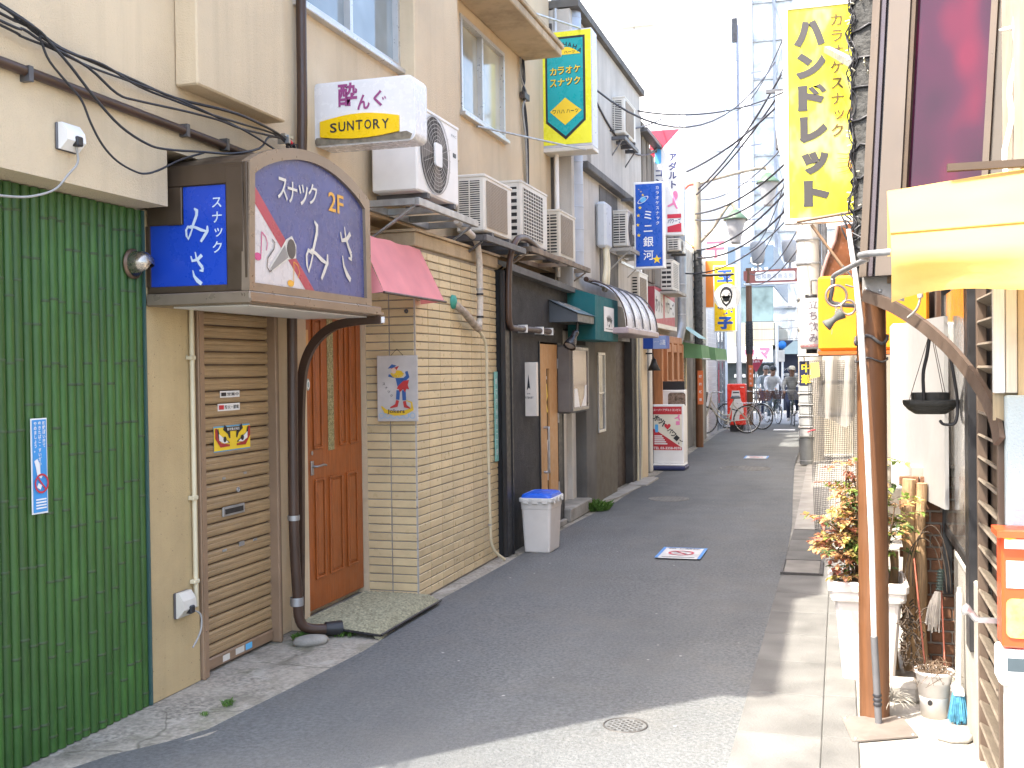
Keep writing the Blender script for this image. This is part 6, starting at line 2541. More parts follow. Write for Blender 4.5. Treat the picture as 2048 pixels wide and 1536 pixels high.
# ------------------------------------------------------------------ across the far street
fs = thing('far_building', 'far shop building with beige cladding and a white sign band', 'building', (-4, 43, -.2))
b = MB()
b.box(-14, -2.45, 43, 55, 2.4, 3.3)
b.build('cladding', mat('beige_cladding', (0.36, 0.33, 0.25), .7, .05, 2, grain=(1.2, (9, 9, .2), .8)), fs)
b = MB()
b.box(-14, -2.45, 43, 55, 3.3, 5.2)
b.build('window_band', glassy('teal_glass', (0.13, 0.19, 0.20), .1), fs)
b = MB()
b.box(-14, -2.43, 42.98, 55, 4.7, 6.3)
b.build('upper_wall', flat('upper_blue', (0.10, 0.15, 0.21)), fs)
Fz = frame((-3.4, 42.96, 4.9), (1, 0, 0), (0, 0, 1))
b = MB(Fz)
b.text('621', .0, .15, .75, .55, .01, .05)
b.disk(.35, .85, .26, .22, .01)
b.build('lettering', M['paper'], fs)
b = MB()
b.box(-14, -2.5, 42.9, 43, 1.75, 2.38)
sgn = b.build('sign_band', M['white'], fs)
Fz = frame((-3.3, 42.88, 1.8), (1, 0, 0), (0, 0, 1))
b = MB(Fz)
b.text('マ', .30, .06, .72, .52, .004, .06)
b.text('ウ', -.25, .06, .12, .52, .004, .06)
b.build('lettering', flat('pale_red_print', (0.70, 0.12, 0.20)), sgn)
b = MB()
b.box(-14, -2.5, 43.2, 44, -.25, 1.7)
b.build('shop_front', mat('shop_dark', (0.035, 0.045, 0.045), .4, .3, 3), fs)
b = MB()
for i in range(9):
    for j in range(6):
        if RN.random() < .8:
            x0 = -4.0 + .16 * i
            b.box(x0, x0 + .12, 43.18, 43.199, .15 + .2 * j, .15 + .2 * j + .13)
b.build('price_cards', M['white'], fs, stuff=True)
ds = thing('dark_shop', 'dark blue shop front with white lettering across the far street', 'building', (-1.4, 44, -.2))
b = MB()
b.box(-2.40, 4, 44, 55, -.25, 2.6)
b.build('wall', mat('navy_wall', (0.02, 0.028, 0.06), .5, .2, 3), ds)
Fz = frame((-2.3, 43.98, .3), (1, 0, 0), (0, 0, 1))
b = MB(Fz)
for k, s in enumerate(('ランチ 定食', '珈琲 紅茶', '日替わり', '営業時間', '年中無休')):
    b.text(s, .08, 1.1 - .22 * k, .62 + .1 * (k % 2), 1.22 - .22 * k, .004, .02)
b.build('lettering', M['paper'], ds)
b = MB()
b.prism([(-2.3, 2.05), (-1.7, 2.55), (.4, 2.55), (.6, 2.0)], 42.9, 44, M=Matrix(((1, 0, 0, 0), (0, 0, 1, 0), (0, 1, 0, 0), (0, 0, 0, 1))))
b.build('canopy', flat('canopy_slate', (0.12, 0.17, 0.20)), ds)
# glass tower with steel frame, both paled in colour to suggest haze
gt = thing('glass_tower', 'blue glass tower and steel frame beyond the lane, coloured pale for haze', 'building', (-1, 60, 0))
b = MB()
b.box(-4.2, 6, 58, 70, -.2, 34)
b.build('glass_wall', glassy('tower_glass', (0.74, 0.82, 0.86), .25), gt)
b = MB()
for k in range(16):
    b.box(-4.25, 6.1, 57.86, 57.99, 2 * k + .6, 2 * k + .72)
b.build('floor_bands', M['steel'], gt)
for x in (-3.2, -2.1, -1.0, .1):
    b = MB()
    b.box(x, x + .16, 57.8, 57.85, -.2, 34)
    b.build('column', mat('frame_slate', (0.28, 0.32, 0.38), .5, .1, 4), gt)
for k in range(8):
    b = MB()
    b.bar((-3.1, 57.75, 4 * k + .6), (-2.1, 57.75, 4 * k + 4.6), .08, .08)
    b.bar((-2.1, 57.7, 4 * k + .6), (-3.1, 57.7, 4 * k + 4.6), .08, .08)
    b.build('brace', mat('frame_slate', (0.16, 0.2, 0.25)), gt)
wt = thing('white_block', 'plain white office block standing behind the shopping street arch', 'building', (-9, 60, 0))
b = MB()
b.box(-16, -4.22, 56, 75, -.2, 36)
b.build('wall', M['bright'], wt)
for i in range(3):
    for j in range(9):
        b = MB()
        b.box(-5.9 - 1.7 * i, -4.9 - 1.7 * i, 55.97, 56.0, 2.2 + 3 * j, 3.9 + 3 * j)
        b.build('window', glassy('sky_pane', (0.35, 0.45, 0.52)), wt)
# signs at the corner
t = thing('stop_sign', 'red triangular stop sign at the end of the lane', 'road sign', (-2.6, 36, 0))
b = MB()
b.tube([(-2.62, 36, -.2), (-2.62, 36, 1.9)], .03, 8)
b.build('pole', M['steel'], t)
Fz = frame((-2.62, 35.94, 1.65), (1, 0, 0), (0, 0, 1))
b = MB(Fz)
b.prism([(0, -.27), (.26, .17), (-.26, .17)], 0, .02)
p = b.build('plate', flat('stop_red', (0.30, 0.02, 0.045)), t)
b = MB(Fz)
b.text('止まれ', -.13, .06, .13, .13, .022, .01)
b.build('lettering', M['paper'], p)
t = thing('lamp_standard', 'slim pale pole with a blue and a white plate at the lane end', 'pole', (-1.95, 36.5, 0))
b = MB()
b.tube([(-1.98, 36.5, -.2), (-1.98, 36.5, 3.0)], .05, 8)
b.tube([(-1.83, 36.4, -.2), (-1.80, 36.4, 1.75)], .035, 8)
b.build('pole', M['white'], t)
b = MB()
b.box(-1.95, -1.73, 36.33, 36.36, 1.72, 2.1, ch=.01)
b.build('white_plate', M['offwhite'], t)
b = MB()
b.lathe([(0, 0), (.13, 0), (.13, .02), (0, .02)], (0, 0, 0), 18, M=frame((-1.80, 36.32, 2.28), (1, 0, 0), (0, 0, 1)))
b.build('blue_plate', flat('plate_blue', (0.02, 0.20, 0.62)), t)
t = thing('pole_frame', 'thin grey steel pole frame with rungs against the white sky', 'frame', (-2.9, 33.5, 0))
b = MB()
for x, z0, z1 in ((-3.42, 3.0, 12.6), (-2.895, 4.0, 12.0)):
    b.tube([(x, 33.5, z0), (x, 33.5, z1)], .045, 8)
b.build('uprights', mat('frame_grey_blue', (0.30, 0.33, 0.42), .5, .1, 4), t)
for z in (5.0, 6.05, 7.2, 8.3, 9.5, 10.5):
    b = MB()
    b.tube([(-3.0, 33.5, z - .03), (-2.2, 33.5, z + .04)], .018, 6)
    b.build('rung', mat('frame_grey_blue', (0.30, 0.33, 0.42)), t)
b = MB()
b.box(-3.06, -2.90, 33.4, 33.6, 11.5, 12.2)
b.build('box', M['dksteel'], t)
# ------------------------------------------------------------------ right side: buildings behind everything
rb = thing('brown_building', 'low brown building with brick, louvre and pale panel fronts', 'building', (0.52, 5, 0))
M['brownwall'] = mat('brown_wall', (0.38, 0.32, 0.25), .85, .15, 3, streak=.3, grime=.3)  # hidden upper wall lightened to bounce warm sunlight across the lane
b = MB()
b.box(.64, 7, 4.06, 11, 0, 2.3)
b.build('lower_wall', mat('dark_lower_wall', (0.10, 0.075, 0.06), .85, .15, 3), rb)
b = MB()
b.box(.63, 7, 4.05, 11, 2.3, 5.2)
b.build('wall', M['brownwall'], rb)
b = MB()
b.box(.55, 7.2, 3.9, 11.1, 5.2, 5.35)
b.build('roof', M['dksteel'], rb)
# louvre shutter facing the lane
b = MB()
for q in ((.522, .56, 4.625, 4.66), (.522, .56, 4.06, 4.085)):
    b.box(q[0], q[1], q[2], q[3], .0, 1.95, ch=.003)
b.box(.575, .628, 4.06, 4.66, 0, 1.95)
fr_ = b.build('louvre_frame', mat('louvre_brown', (0.10, 0.07, 0.05), .55, .15, 6, grime=.3), rb)
M['slatwood'] = mat('weathered_slat', (0.20, 0.165, 0.125), .65, .15, 8, grain=(6, (3, 3, 30), .7), grime=.3, island=.15)
src = None
for k in range(21):
    z = .06 + .089 * k
    if src is None:
        b = MB()
        b.bar((.545, 4.086, z), (.545, 4.624, z), .05, .010, up=(.55, 0, 1))
        src = b.build('slat', M['slatwood'], fr_)
    else:
        o = src.copy()
        COL.objects.link(o)
        o.location.z = .089 * k
b = MB()
b.box(.45, .53, 4.01, 4.03, .70, .716)
b.tube(smooth_path([(.45, 4.02, .708), (.44, 4.02, .715), (.425, 4.02, .735), (.40, 4.02, .745)], 3), [.012] * 7 + [.02, .022, .012], 8)
b.build('lever_handle', M['steel'], rb)
# pale panel with mirror-like lower half, dark frame, pier
b = MB()
b.add([(.518, 4.93, .77), (.518, 5.97, .77), (.518, 5.97, 1.95), (.518, 4.93, 1.95)], [(3, 2, 1, 0)])
b.build('pale_panel', mat('pale_gloss_panel', (0.24, 0.225, 0.20), .12, .15, 5, spec=.9, streak=.3, grime=.35), rb)
b = MB()
b.box(.512, .53, 4.88, 5.98, .72, .768, ch=.004)
b.box(.505, .55, 4.79, 4.925, .4, 2.0, ch=.004)
b.box(.505, .55, 5.975, 6.0, .4, 2.0)
b.build('panel_frame', M['black'], rb)
b = MB()
b.box(.508, .522, 4.93, 5.4, .70, .718)
b.build('panel_ledge', M['offwhite'], rb)
b = MB()
b.box(.522, .636, 4.665, 5.6, 0, .70, ch=.006)
b.build('pier', mat('speckled_pier', (0.33, 0.31, 0.27), .9, .1, 5, bump=.6, bscale=110, speck=120), rb)
# brick wall, each brick a piece
bwm = MB()
bwm.box(.36, .62, 6.03, 6.25, 0, 1.05)
bwall = bwm.build('brick_wall', M['grout'], rb)
M['brick'] = mat('brown_brick', (0.20, 0.095, 0.05), .8, .15, 12, bump=.5, bscale=60, island=.25)
b = MB()
b.box(0, .098, -.02, 0, 0, .052, ch=.004)
s0 = None
for r in range(16):
    for c in range(3):
        p = (.345 + .105 * c - (.05 if r % 2 else 0), 6.035 + RN.uniform(-.003, .003), .01 + .063 * r)
        if s0 is None:
            s0 = b.build('brick', M['brick'], bwall, local=True)
            o = s0
        else:
            o = s0.copy()
            COL.objects.link(o)
        o.location = Vector(p) - rb.location
# wooden posts beside the brick wall
for k, (x, r, h, m, lb) in enumerate(((.335, .035, 1.0, 'raw', 'thickest pale split wooden post beside the bricks'), (.395, .028, .98, 'raw', 'thinner split wooden post next to the bricks'), (.26, .022, .62, 'raw', 'short stub of wood behind the white pot'))):
    b = MB()
    pts = [(x + .006 * math.sin(i * 1.7 + k), 5.93, h * i / 8) for i in range(9)]
    b.tube(pts, [r * (1 + .08 * math.sin(i * 2.3 + k)) for i in range(9)], 12)
    tag(b.build('wooden_post', mat('split_wood', (0.50, 0.32, 0.17), .75, .2, 5, grain=(5, (30, 30, 1.5), .5), bump=.4, bscale=40)), lb, 'post', 'wooden posts by the bricks')

# white cabinet with its door swung open
t = thing('wall_cabinet', 'white metal wall cabinet with its door swung open, greyed as if in shade', 'cabinet', (.33, 6.5, .88))
b = MB()
b.box(.285, .66, 6.5, 6.72, .88, 1.83, ch=.01)
b.build('case', M['white'], t)
b = MB()
b.bar((.365, 6.48, 1.37), (.512, 5.58, 1.355), .018, .93, up=(0, 0, 1))
b.M = None
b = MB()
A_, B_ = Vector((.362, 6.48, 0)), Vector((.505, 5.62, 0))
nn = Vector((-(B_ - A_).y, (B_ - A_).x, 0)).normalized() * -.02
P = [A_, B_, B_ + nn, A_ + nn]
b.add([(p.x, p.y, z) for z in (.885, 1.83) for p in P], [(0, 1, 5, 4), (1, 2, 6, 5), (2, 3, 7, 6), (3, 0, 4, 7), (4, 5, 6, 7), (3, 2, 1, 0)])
b.build('door', mat('cabinet_door_shade_grey', (0.33, 0.325, 0.32), .5, .04, 3), t)  # door colour greyed to stand in for shade falling on it

# planks, stucco, mailbox at the near corner
b = MB()
b.box(.506, 2.2, 4.031, 4.047, 1.4, 2.2)
b.box(.545, 2.2, 4.031, 4.047, 0, 1.4)
b.build('corner_wall', mat('tan_boards', (0.34, 0.27, 0.17), .8, .12, 4, grain=(4, (20, 20, 1), .8)), rb)
for (x0, x1, m) in ((.503, .541, 'a'), (.5435, .579, 'b'), (.5815, .62, 'c'), (.6225, .66, 'c')):
    b = MB()
    b.box(x0, x1, 4.0, 4.028, 1.495 if m != 'c' else 1.46, 2.1, ch=.003)
    b.build('plank', {'a': mat('plank_white', (0.55, 0.57, 0.56), .7, .1, 6, grime=.4, tint=(.18, .10, .06), grain=(5, (25, 25, 1), .85)), 'b': mat('plank_cream', (0.50, 0.46, 0.38), .7, .1, 6, grime=.4, tint=(.16, .08, .05), grain=(5, (25, 25, 1), .85)), 'c': mat('plank_tan', (0.40, 0.30, 0.17), .7, .1, 6, grime=.3, grain=(5, (25, 25, 1), .8))}[m], rb)
b = MB()
b.box(.539, 2.2, 3.985, 4.028, .0, 1.488, ch=.006)
b.build('stucco_panel', mat('pale_blue_stucco', (0.33, 0.385, 0.40), .85, .05, 4, bump=.5, bscale=110, speck=70), rb)
t = thing('mailbox', 'bright red metal mailbox with a white label and gold window beside the louvre', 'mailbox', (.6, 3.9, .6))
b = MB()
b.box(.507, .76, 3.86, 3.98, .655, 1.022, ch=.006)
b.build('body', flat('mailbox_red', (0.72, 0.075, 0.02), .35), t)
b = MB()
b.box(.49, .78, 3.83, 3.98, 1.024, 1.045)
b.build('lid', flat('mailbox_red', (0.72, 0.075, 0.02), .35), t)
Fm = frame((.507, 3.858, .655), (1, 0, 0), (0, 0, 1))
b = MB(Fm)
b.rect(.013, .20, .24, .29, .001)
b.rect(.008, .33, .24, .362, .001)
b.build('label', M['paper'], t)
b = MB(Fm)
b.prism(rrect(.012, .035, .23, .165, .02), 0, .004)
b.build('gold_window', mat('gold_window', (0.55, 0.36, 0.12), .3, .35, 14), t)
b = MB(Fm)
b.prism([(-.01, .37), (.02, .362), (.06, .372), (.02, .38)], 0, .02)
b.build('yellow_tab', M['yellow'], t)
t = thing('notice_board', 'white board with a dark slot standing below the red mailbox', 'board', (.6, 3.9, 0))
b = MB()
b.box(.496, .78, 3.85, 3.98, .53, .648, ch=.01)
b.build('shelf', M['white'], t)
b = MB(frame((.52, 3.848, .58), (1, 0, 0), (0, 0, 1)))
b.rect(0, 0, .24, .045)
b.build('slot', flat('slot_slate', (0.05, 0.07, 0.08)), t)
b = MB()
b.box(.525, .78, 3.87, 3.982, 0, .525, ch=.006)
b.build('panel', mat('pale_board', (0.68, 0.72, 0.72), .5, .05, 4), t)

# bronze bay window with magenta glass
bw = thing('bay_window', 'bronze framed projecting window with dark magenta glass above the awning', 'window', (.35, 4.85, 2.0))
U = Vector((.46, -.20, 0)).normalized()
Nn = Vector((-.40, -.92, 0)).normalized()
O0 = Vector((.088, 4.92, 2.0))


def bay(u, z, d=0.0):
    """u runs along the bay, leaning outward with height; d is the distance proud of the glass."""
    lean = .062 * (z - 2.0)
    return O0 + U * (u + lean) + Vector((0, 0, z - 2.0)) + Nn * d


def bay_bar(u0, u1, d0, d1, m, nm, z0=1.98, z1=4.6):
    b = MB()
    v = [bay(u, z, d) for z in (z0, z1) for d in (d0, d1) for u in (u0, u1)]
    b.add(v, [(0, 2, 3, 1), (4, 5, 7, 6), (0, 1, 5, 4), (2, 6, 7, 3), (0, 4, 6, 2), (1, 3, 7, 5)])
    return b.build(nm, m, bw)


M['bay'] = mat('bay_bronze', (0.13, 0.10, 0.075), .35, .08, 4, metal=.4)
bay_bar(.0, .022, -.05, .012, M['bay'], 'frame_edge')
bay_bar(.024, .040, -.05, .030, M['bay'], 'frame_rib')
bay_bar(.042, .062, -.05, .018, mat('violet_frame', (0.085, 0.068, 0.075), .25, .05, 5, metal=.4), 'frame_rib')
bay_bar(.064, .072, -.05, .004, M['black'], 'frame_gap')
bay_bar(.074, .165, -.05, .016, mat('bay_panel', (0.13, 0.105, 0.085), .4, .05, 4, metal=.2), 'frame_panel')
bay_bar(.167, .185, -.05, .006, M['bronze'], 'frame_bead')
bay_bar(.49, .515, -.05, .010, M['bay'], 'frame_edge')
bay_bar(.517, .75, -.05, -.004, mat('bay_wall', (0.10, 0.085, 0.07), .6, .08, 4), 'side_wall')
b = MB()
b.add([bay(.185, 1.98, -.02), bay(.49, 1.98, -.02), bay(.49, 4.6, -.02), bay(.185, 4.6, -.02)], [(0, 1, 2, 3)])
mg = bpy.data.materials.new('magenta_glass')
mg.use_nodes = True
nt = mg.node_tree
pb = nt.nodes['Principled BSDF']
co = nd(nt, 'ShaderNodeNewGeometry').outputs['Position']
nt.links.new(ramp(nt, noise(nt, co, 3.2, 1, .4, (1.5, 1.5, 1)), [(0.35, (0.026, 0.0018, 0.013)), (0.55, (0.042, 0.0025, 0.018)), (0.72, (0.10, 0.003, 0.02))]), pb.inputs['Base Color'])
pb.inputs['Roughness'].default_value = .10
pb.inputs['Specular IOR Level'].default_value = .35
b.build('glass', mg, bw)
b = MB()
b.box(.20, .64, 4.93, 5.2, 1.95, 4.6)
b.box(.36, 2.0, 3.97, 4.0, 2.26, 2.285)
b.build('back_wall', M['bronze'], bw)
t = thing('light_string', 'white twisted light string hanging beside the magenta window', 'light string', (.66, 4.5, 2.9))
b = MB()
pts = [(.655 + .008 * math.sin(k * 1.3) - .012 * k / 3, 4.4, 3.05 - .05 * k) for k in range(17)]
b.tube(pts, .007, 6)
b.tube([(p[0] + .008, p[1], p[2]) for p in pts], .006, 6)
b.build('cord', M['white'], t)
for k in (4, 10):
    b = MB()
    p = pts[k]
    b.tube([p, (p[0] - .035 + .06 * (k > 5), p[1], p[2] - .004), (p[0] - .05 + .09 * (k > 5), p[1], p[2] - .005)], [.008, .008, .002], 6)
    b.build('bulb', M['paper'], t)
b = MB()
b.add([(.655, 4.3, 3.08), (.9, 4.3, 3.2), (.9, 4.7, 3.2), (.655, 4.7, 3.08), (.665, 4.3, 2.98), (.9, 4.3, 3.08)], [(0, 1, 2, 3), (0, 4, 5, 1)])
tag(b.build('eave_end', mat('rust_brown', (0.22, 0.085, 0.04), .6, .2, 6)), 'rust brown eave corner beside the white light string', 'eave')

# ------------------------------------------------------------------ wrapped post with string lights, leaning crank pole
p3 = street_post('thick brown wooden post with dark wrap standing on the steel plate', .137, 5.1, .0655, 4.6, 1.97, 4.55, (0, 0), '', 20)
b = MB()
for k in range(95):
    a, z = RN.uniform(0, 2 * pi), RN.uniform(2.0, 4.2)
    p = Vector((.137 + .083 * math.cos(a), 5.1 + .083 * math.sin(a), z))
    d = Vector((math.cos(a), math.sin(a), RN.uniform(-.6, .6))) * .018
    b.tube([p, p + d], [.0042, .0025], 5)
b.build('bulbs', flat('bulb_cream', (0.70, 0.66, 0.50), .3), p3, stuff=True)
b = MB()
for k in range(5):
    pts, a = [], RN.uniform(0, 6)
    for i in range(40):
        pts.append((.137 - .06 + RN.uniform(-.016, .012) - .012 * (i % 3), 5.06 + RN.uniform(-.03, .03), 2.02 + i * .062 + RN.uniform(-.03, .03)))
    b.tube(smooth_path(pts, 2), .0032, 4)
b.build('hanging_wires', M['cable'], p3)
b = MB()
for k in range(26):
    a, z = RN.uniform(2.2, 5.2), RN.uniform(1.98, 2.28)
    p = Vector((.137 + .085 * math.cos(a), 5.1 + .085 * math.sin(a), z))
    b.tube(smooth_path([p, p + Vector((RN.uniform(-.05, .05), RN.uniform(-.03, .01), RN.uniform(-.05, .05))), p + Vector((RN.uniform(-.05, .05), RN.uniform(-.02, .02), RN.uniform(-.08, .03)))], 3), .004, 5)
b.build('wire_tangle', M['dksteel'], p3)
b = MB()
b.tube([(.137 + .069 * math.cos(k / 20 * 2 * pi), 5.1 + .069 * math.sin(k / 20 * 2 * pi), 1.62 + .01 * math.sin(k)) for k in range(21)], .004, 5)
b.tube([(.137 + .069 * math.cos(k / 20 * 2 * pi), 5.1 + .069 * math.sin(k / 20 * 2 * pi), 1.71 + .02 * math.sin(k)) for k in range(21)], .008, 5)
b.build('wire_tie', M['dksteel'], p3)
t = thing('crank_pole', 'long leaning pole, white above and dark grey below, against the brown post', 'pole', (.15, 4.97, 0))
b = MB()
b.tube([(.043, 5.0, 2.20), (.072, 4.99, 1.98), (.088, 4.985, 1.80), (.112, 4.98, 1.30), (.128, 4.975, .82), (.134, 4.97, .40)], [.011, .012, .015, .0135, .0125, .012], 10)
b.build('upper_pole', M['white'], t)
b = MB()
b.tube([(.134, 4.97, .40), (.150, 4.97, .018)], .0155, 10)
b.build('lower_pole', mat('dark_rubber', (0.11, 0.11, 0.115), .6, .1, 9), t)
b = MB()
for z, x in ((.14, .145), (.12, .1455), (.10, .1465)):
    b.lathe([(.018, -.006), (.02, 0), (.018, .006)], (x, 4.97, z), 10)
b.build('tie', M['cable'], t)

# ------------------------------------------------------------------ yellow awning, its bar, rings and bracket
ya = thing('yellow_awning', 'sunlit yellow fabric awning with a drooping edge over the louvre', 'awning', (.5, 3.8, 2.0))
yel_f = mat('yellow_fabric', (0.76, 0.50, 0.16), .85, .08, 3, trans=.45, bump=.2, bscale=40)
b = MB()
V, Fq = [], []
pf = [(4.02, 2.21, 0), (3.9, 2.15, 0), (3.75, 2.08, 0), (3.60, 2.01, 0), (3.52, 1.965, 0), (3.485, 1.93, 0), (3.49, 1.895, .3), (3.50, 1.865, .8), (3.495, 1.835, 1), (3.50, 1.815, 1.0)]
NXs = 26
for i in range(NXs + 1):
    u = i / NXs
    for (y, z, wv) in pf:
        x = (.165 + (4.02 - y) * -.02) + 1.05 * u
        up = .10 * min(1, max(0, (y - 3.5) / .5)) * u
        V.append((x, y + wv * (.035 * math.sin(u * 9 + .5) + .012 * math.sin(u * 23)), z + up + .02 * u + (.02 * math.sin(u * 11) * wv * .5) - (.025 * math.exp(-u * 14) * wv)))
K = len(pf)
for i in range(NXs):
    for k in range(K - 1):
        a = i * K + k
        Fq.append((a, a + K, a + K + 1, a + 1))
b.add(V, Fq, 0, True)
b.build('cover', yel_f, ya)
b = MB()
b.add([V[k] for k in range(6)] + [(.165, 4.02, 1.98)], [tuple(range(7))])
b.build('end_panel', yel_f, ya)
b = MB()
b.tube([Vector(V[i * K + 3]) + Vector((0, -.006, .003)) for i in range(NXs + 1)], .004, 5)
b.build('seam', flat('seam_orange', (0.55, 0.26, 0.06)), ya)
b = MB()
b.tube(smooth_path([(-.025, 4.98, 1.975), (-.02, 4.96, 1.993), (.03, 4.72, 2.0), (.10, 4.2, 1.99), (.165, 3.6, 1.955), (1.2, 3.5, 1.955)], 5), .011, 10)
b.build('front_bar', M['steel'], ya)
b = MB()
b.tube(smooth_path([(-.025, 4.98, 1.975), (-.03, 4.98, 1.93), (-.035, 4.98, 1.88), (.02, 4.99, 1.865), (.08, 5.0, 1.86)], 3), .010, 8)
b.build('crank_hook', M['dksteel'], ya)
for (x, z, r, lb) in ((-.012, 1.905, .044, 'larger'), (.038, 1.852, .030, 'smaller')):
    b = MB()
    b.tube([(x + r * math.cos(2 * pi * k / 28), 4.96, z + r * 1.05 * math.sin(2 * pi * k / 28)) for k in range(29)], .0055, 8, cap=False)
    tag(b.build('crank_ring', mat('dull_ring', (0.30, 0.25, 0.22), .35, .1, 9, metal=.6)), f'{lb} metal ring hanging by the brown post', 'ring', 'rings by the post')
t = thing('hanging_weight', 'dark hourglass shaped weight on a chain below the larger ring', 'weight', (-.015, 4.95, 1.8))
b = MB()
Mw = Matrix.Translation((-.022, 4.95, 1.80)) @ Matrix.Rotation(.9, 4, 'Y')
b.lathe([(0, -.048), (.024, -.046), (.026, -.04), (.015, -.012), (.013, 0), (.015, .012), (.026, .04), (.024, .046), (0, .048)], n=16, M=Mw)
b.build('body', mat('weight_grey', (0.075, 0.08, 0.072), .7, .15, 9), t)
b = MB()
for k in range(5):
    z = 1.858 - .009 * k
    b.tube([(-.013 + .0045 * math.cos(2 * pi * j / 8) * (k % 2), 4.95 + .0045 * math.cos(2 * pi * j / 8) * (1 - k % 2), z + .0065 * math.sin(2 * pi * j / 8)) for j in range(9)], .0016, 4)
b.tube([(-.03, 4.95, 1.76), (-.033, 4.95, 1.735)], .0015, 4)
b.build('chain', M['steel'], t)
t = thing('awning_bracket', 'rusty brown steel bracket with a long curved arm under the yellow awning', 'bracket', (.3, 4.6, 1.8))
U2 = Vector((.42, -.95, 0)).normalized()


def brk(u, z, d=0.0):
    return Vector((.10, 4.96, 0)) + U2 * u + Vector((0, 0, z)) + Vector((-.9, -.4, 0)).normalized() * d


rust = mat('bracket_brown', (0.105, 0.075, 0.057), .5, .15, 8, metal=.2, grime=.3)
b = MB()
Mg = Matrix((Vector((.98, -.2, 0)), Vector((0, 0, 1)), Vector((-.2, -.98, 0)))).transposed().to_4x4()
Mg.translation = (.098, 4.965, 1.82)
b.prism([(0, .165), (.0, .09), (.02, .065), (.10, .062), (.175, .05), (.17, .10), (.125, .155), (.10, .17)], -.004, .004, M=Mg)
g = b.build('gusset', mat('gusset_grey', (0.22, 0.215, 0.205), .6, .25, 14, metal=.3, grime=.5, tint=(.09, .06, .045)), t)
for (u, v_) in ((.018, .11), (.075, .10), (.10, .03), (.145, .028)):
    b = MB(Mg)
    b.lathe([(.009, .004), (.008, .009), (0, .010)], (u, v_, 0), 8)
    b.build('bolt', M['steel'], g)
arcp = smooth_path([(.10, 4.96, 1.905), (.17, 4.93, 1.875), (.235, 4.85, 1.835), (.33, 4.66, 1.75), (.42, 4.42, 1.635), (.49, 4.2, 1.50), (.515, 4.06, 1.40), (.52, 4.0, 1.33)], 4)
b = MB()
n_ = len(arcp)
for i in range(n_ - 1):
    a, c = arcp[i], arcp[i + 1]
    b.bar(a, c + (c - a) * .06, .052, .018, up=(.95, .42, 0))
b.build('curved_arm', rust, t)
b = MB()
b.tube(smooth_path([(.315, 4.63, 1.93), (.312, 4.63, 1.86), (.30, 4.65, 1.82), (.27, 4.70, 1.79)], 3), .005, 6)
b.lathe([(.010, -.01), (.012, 0), (.010, .01)], (.313, 4.63, 1.875), 8)
b.build('cable_tie', M['greycable'], t)

# ------------------------------------------------------------------ hanging planter
t = thing('hanging_planter', 'black boat shaped hanging planter on thin wires under the awning', 'planter', (.41, 5.3, 1.35))
b = MB()
sec = [(.375, .094, 1.372), (.375, .096, 1.378), (.405, .118, 1.388), (.405, .118, 1.398), (.40, .116, 1.400), (.40, .116, 1.412), (.30, .078, 1.412), (.30, .078, 1.445), (.29, .072, 1.445)]
DZ = .03
sec = [(.060, .045, 1.335), (.066, .05, 1.338), (.085, .062, 1.352), (.089, .066, 1.354), (.103, .076, 1.372), (.107, .08, 1.374), (.112, .085, 1.385), (.112, .085, 1.40), (.076, .06, 1.402), (.076, .06, 1.435), (.068, .052, 1.435)]
V, Fq = [], []
n = 28
for hx, hy, z in sec:
    for k in range(n):
        a = 2 * pi * k / n
        c, s = math.cos(a), math.sin(a)
        V.append((.402 + hx * 1.1 * math.copysign(abs(c) ** .6, c), 5.35 + hy * math.copysign(abs(s) ** .6, s), z + DZ))
for i in range(len(sec) - 1):
    for k in range(n):
        q = (k + 1) % n
        Fq.append((i * n + k, i * n + q, (i + 1) * n + q, (i + 1) * n + k))
Fq.append(tuple(range(n - 1, -1, -1)))
Fq.append(tuple((len(sec) - 1) * n + k for k in range(n)))
b.add(V, Fq, 0)
b.build('tub', mat('planter_black', (0.022, 0.022, 0.02), .6, .2, 30, bump=.4, bscale=60), t)
for a, c in (((.30, 5.33, 1.40), (.385, 5.2, 1.72)), ((.46, 5.33, 1.435), (.40, 5.2, 1.72)), ((.475, 5.38, 1.435), (.41, 5.2, 1.70))):
    b = MB()
    b.tube([a, c], .0016, 5)
    b.build('wire', M['brown'], t)
b = MB()
b.tube(smooth_path([(.392, 5.2, 1.735), (.38, 5.22, 1.64), (.365, 5.25, 1.55), (.37, 5.28, 1.43)], 4), .008, 6)
b.tube(smooth_path([(.46, 5.2, 1.72), (.49, 5.2, 1.55), (.51, 5.25, 1.42), (.50, 5.25, 1.33), (.455, 5.28, 1.32), (.44, 5.3, 1.335)], 4), .007, 6)
tag(b.build('hose', M['cable']), 'black hose looping behind the hanging planter', 'hose')

# ------------------------------------------------------------------ yellow hanging sign with translucent face
sg = thing('hanging_sign', 'large bright yellow sign with big grey katakana hung from the post', 'sign', (-.13, 7, 2.5))
FH2 = frame((-.325, 7.0, 2.495), (1, 0, 0), (0, .0, 1))
b = MB(FH2)
for q in ((0, .03, .03, 1.34), (.46, .49, .03, 1.34), (0, .49, 0, .029), (0, .49, 1.341, 1.37)):
    b.box(q[0], q[1], q[2], q[3], -.09, .004)
b.build('frame', M['white'], sg)
yf = bpy.data.materials.new('yellow_face')
yf.use_nodes = True
nt = yf.node_tree
pb = nt.nodes['Principled BSDF']
co = nd(nt, 'ShaderNodeNewGeometry').outputs['Position']
wv = noise(nt, co, 2.4, 3, .6, (2.2, 1, 1.2))
nt.links.new(ramp(nt, wv, [(0.35, (0.66, 0.60, 0.006)), (0.5, (0.70, 0.67, 0.03)), (0.66, (0.74, 0.72, 0.20))]), pb.inputs['Base Color'])
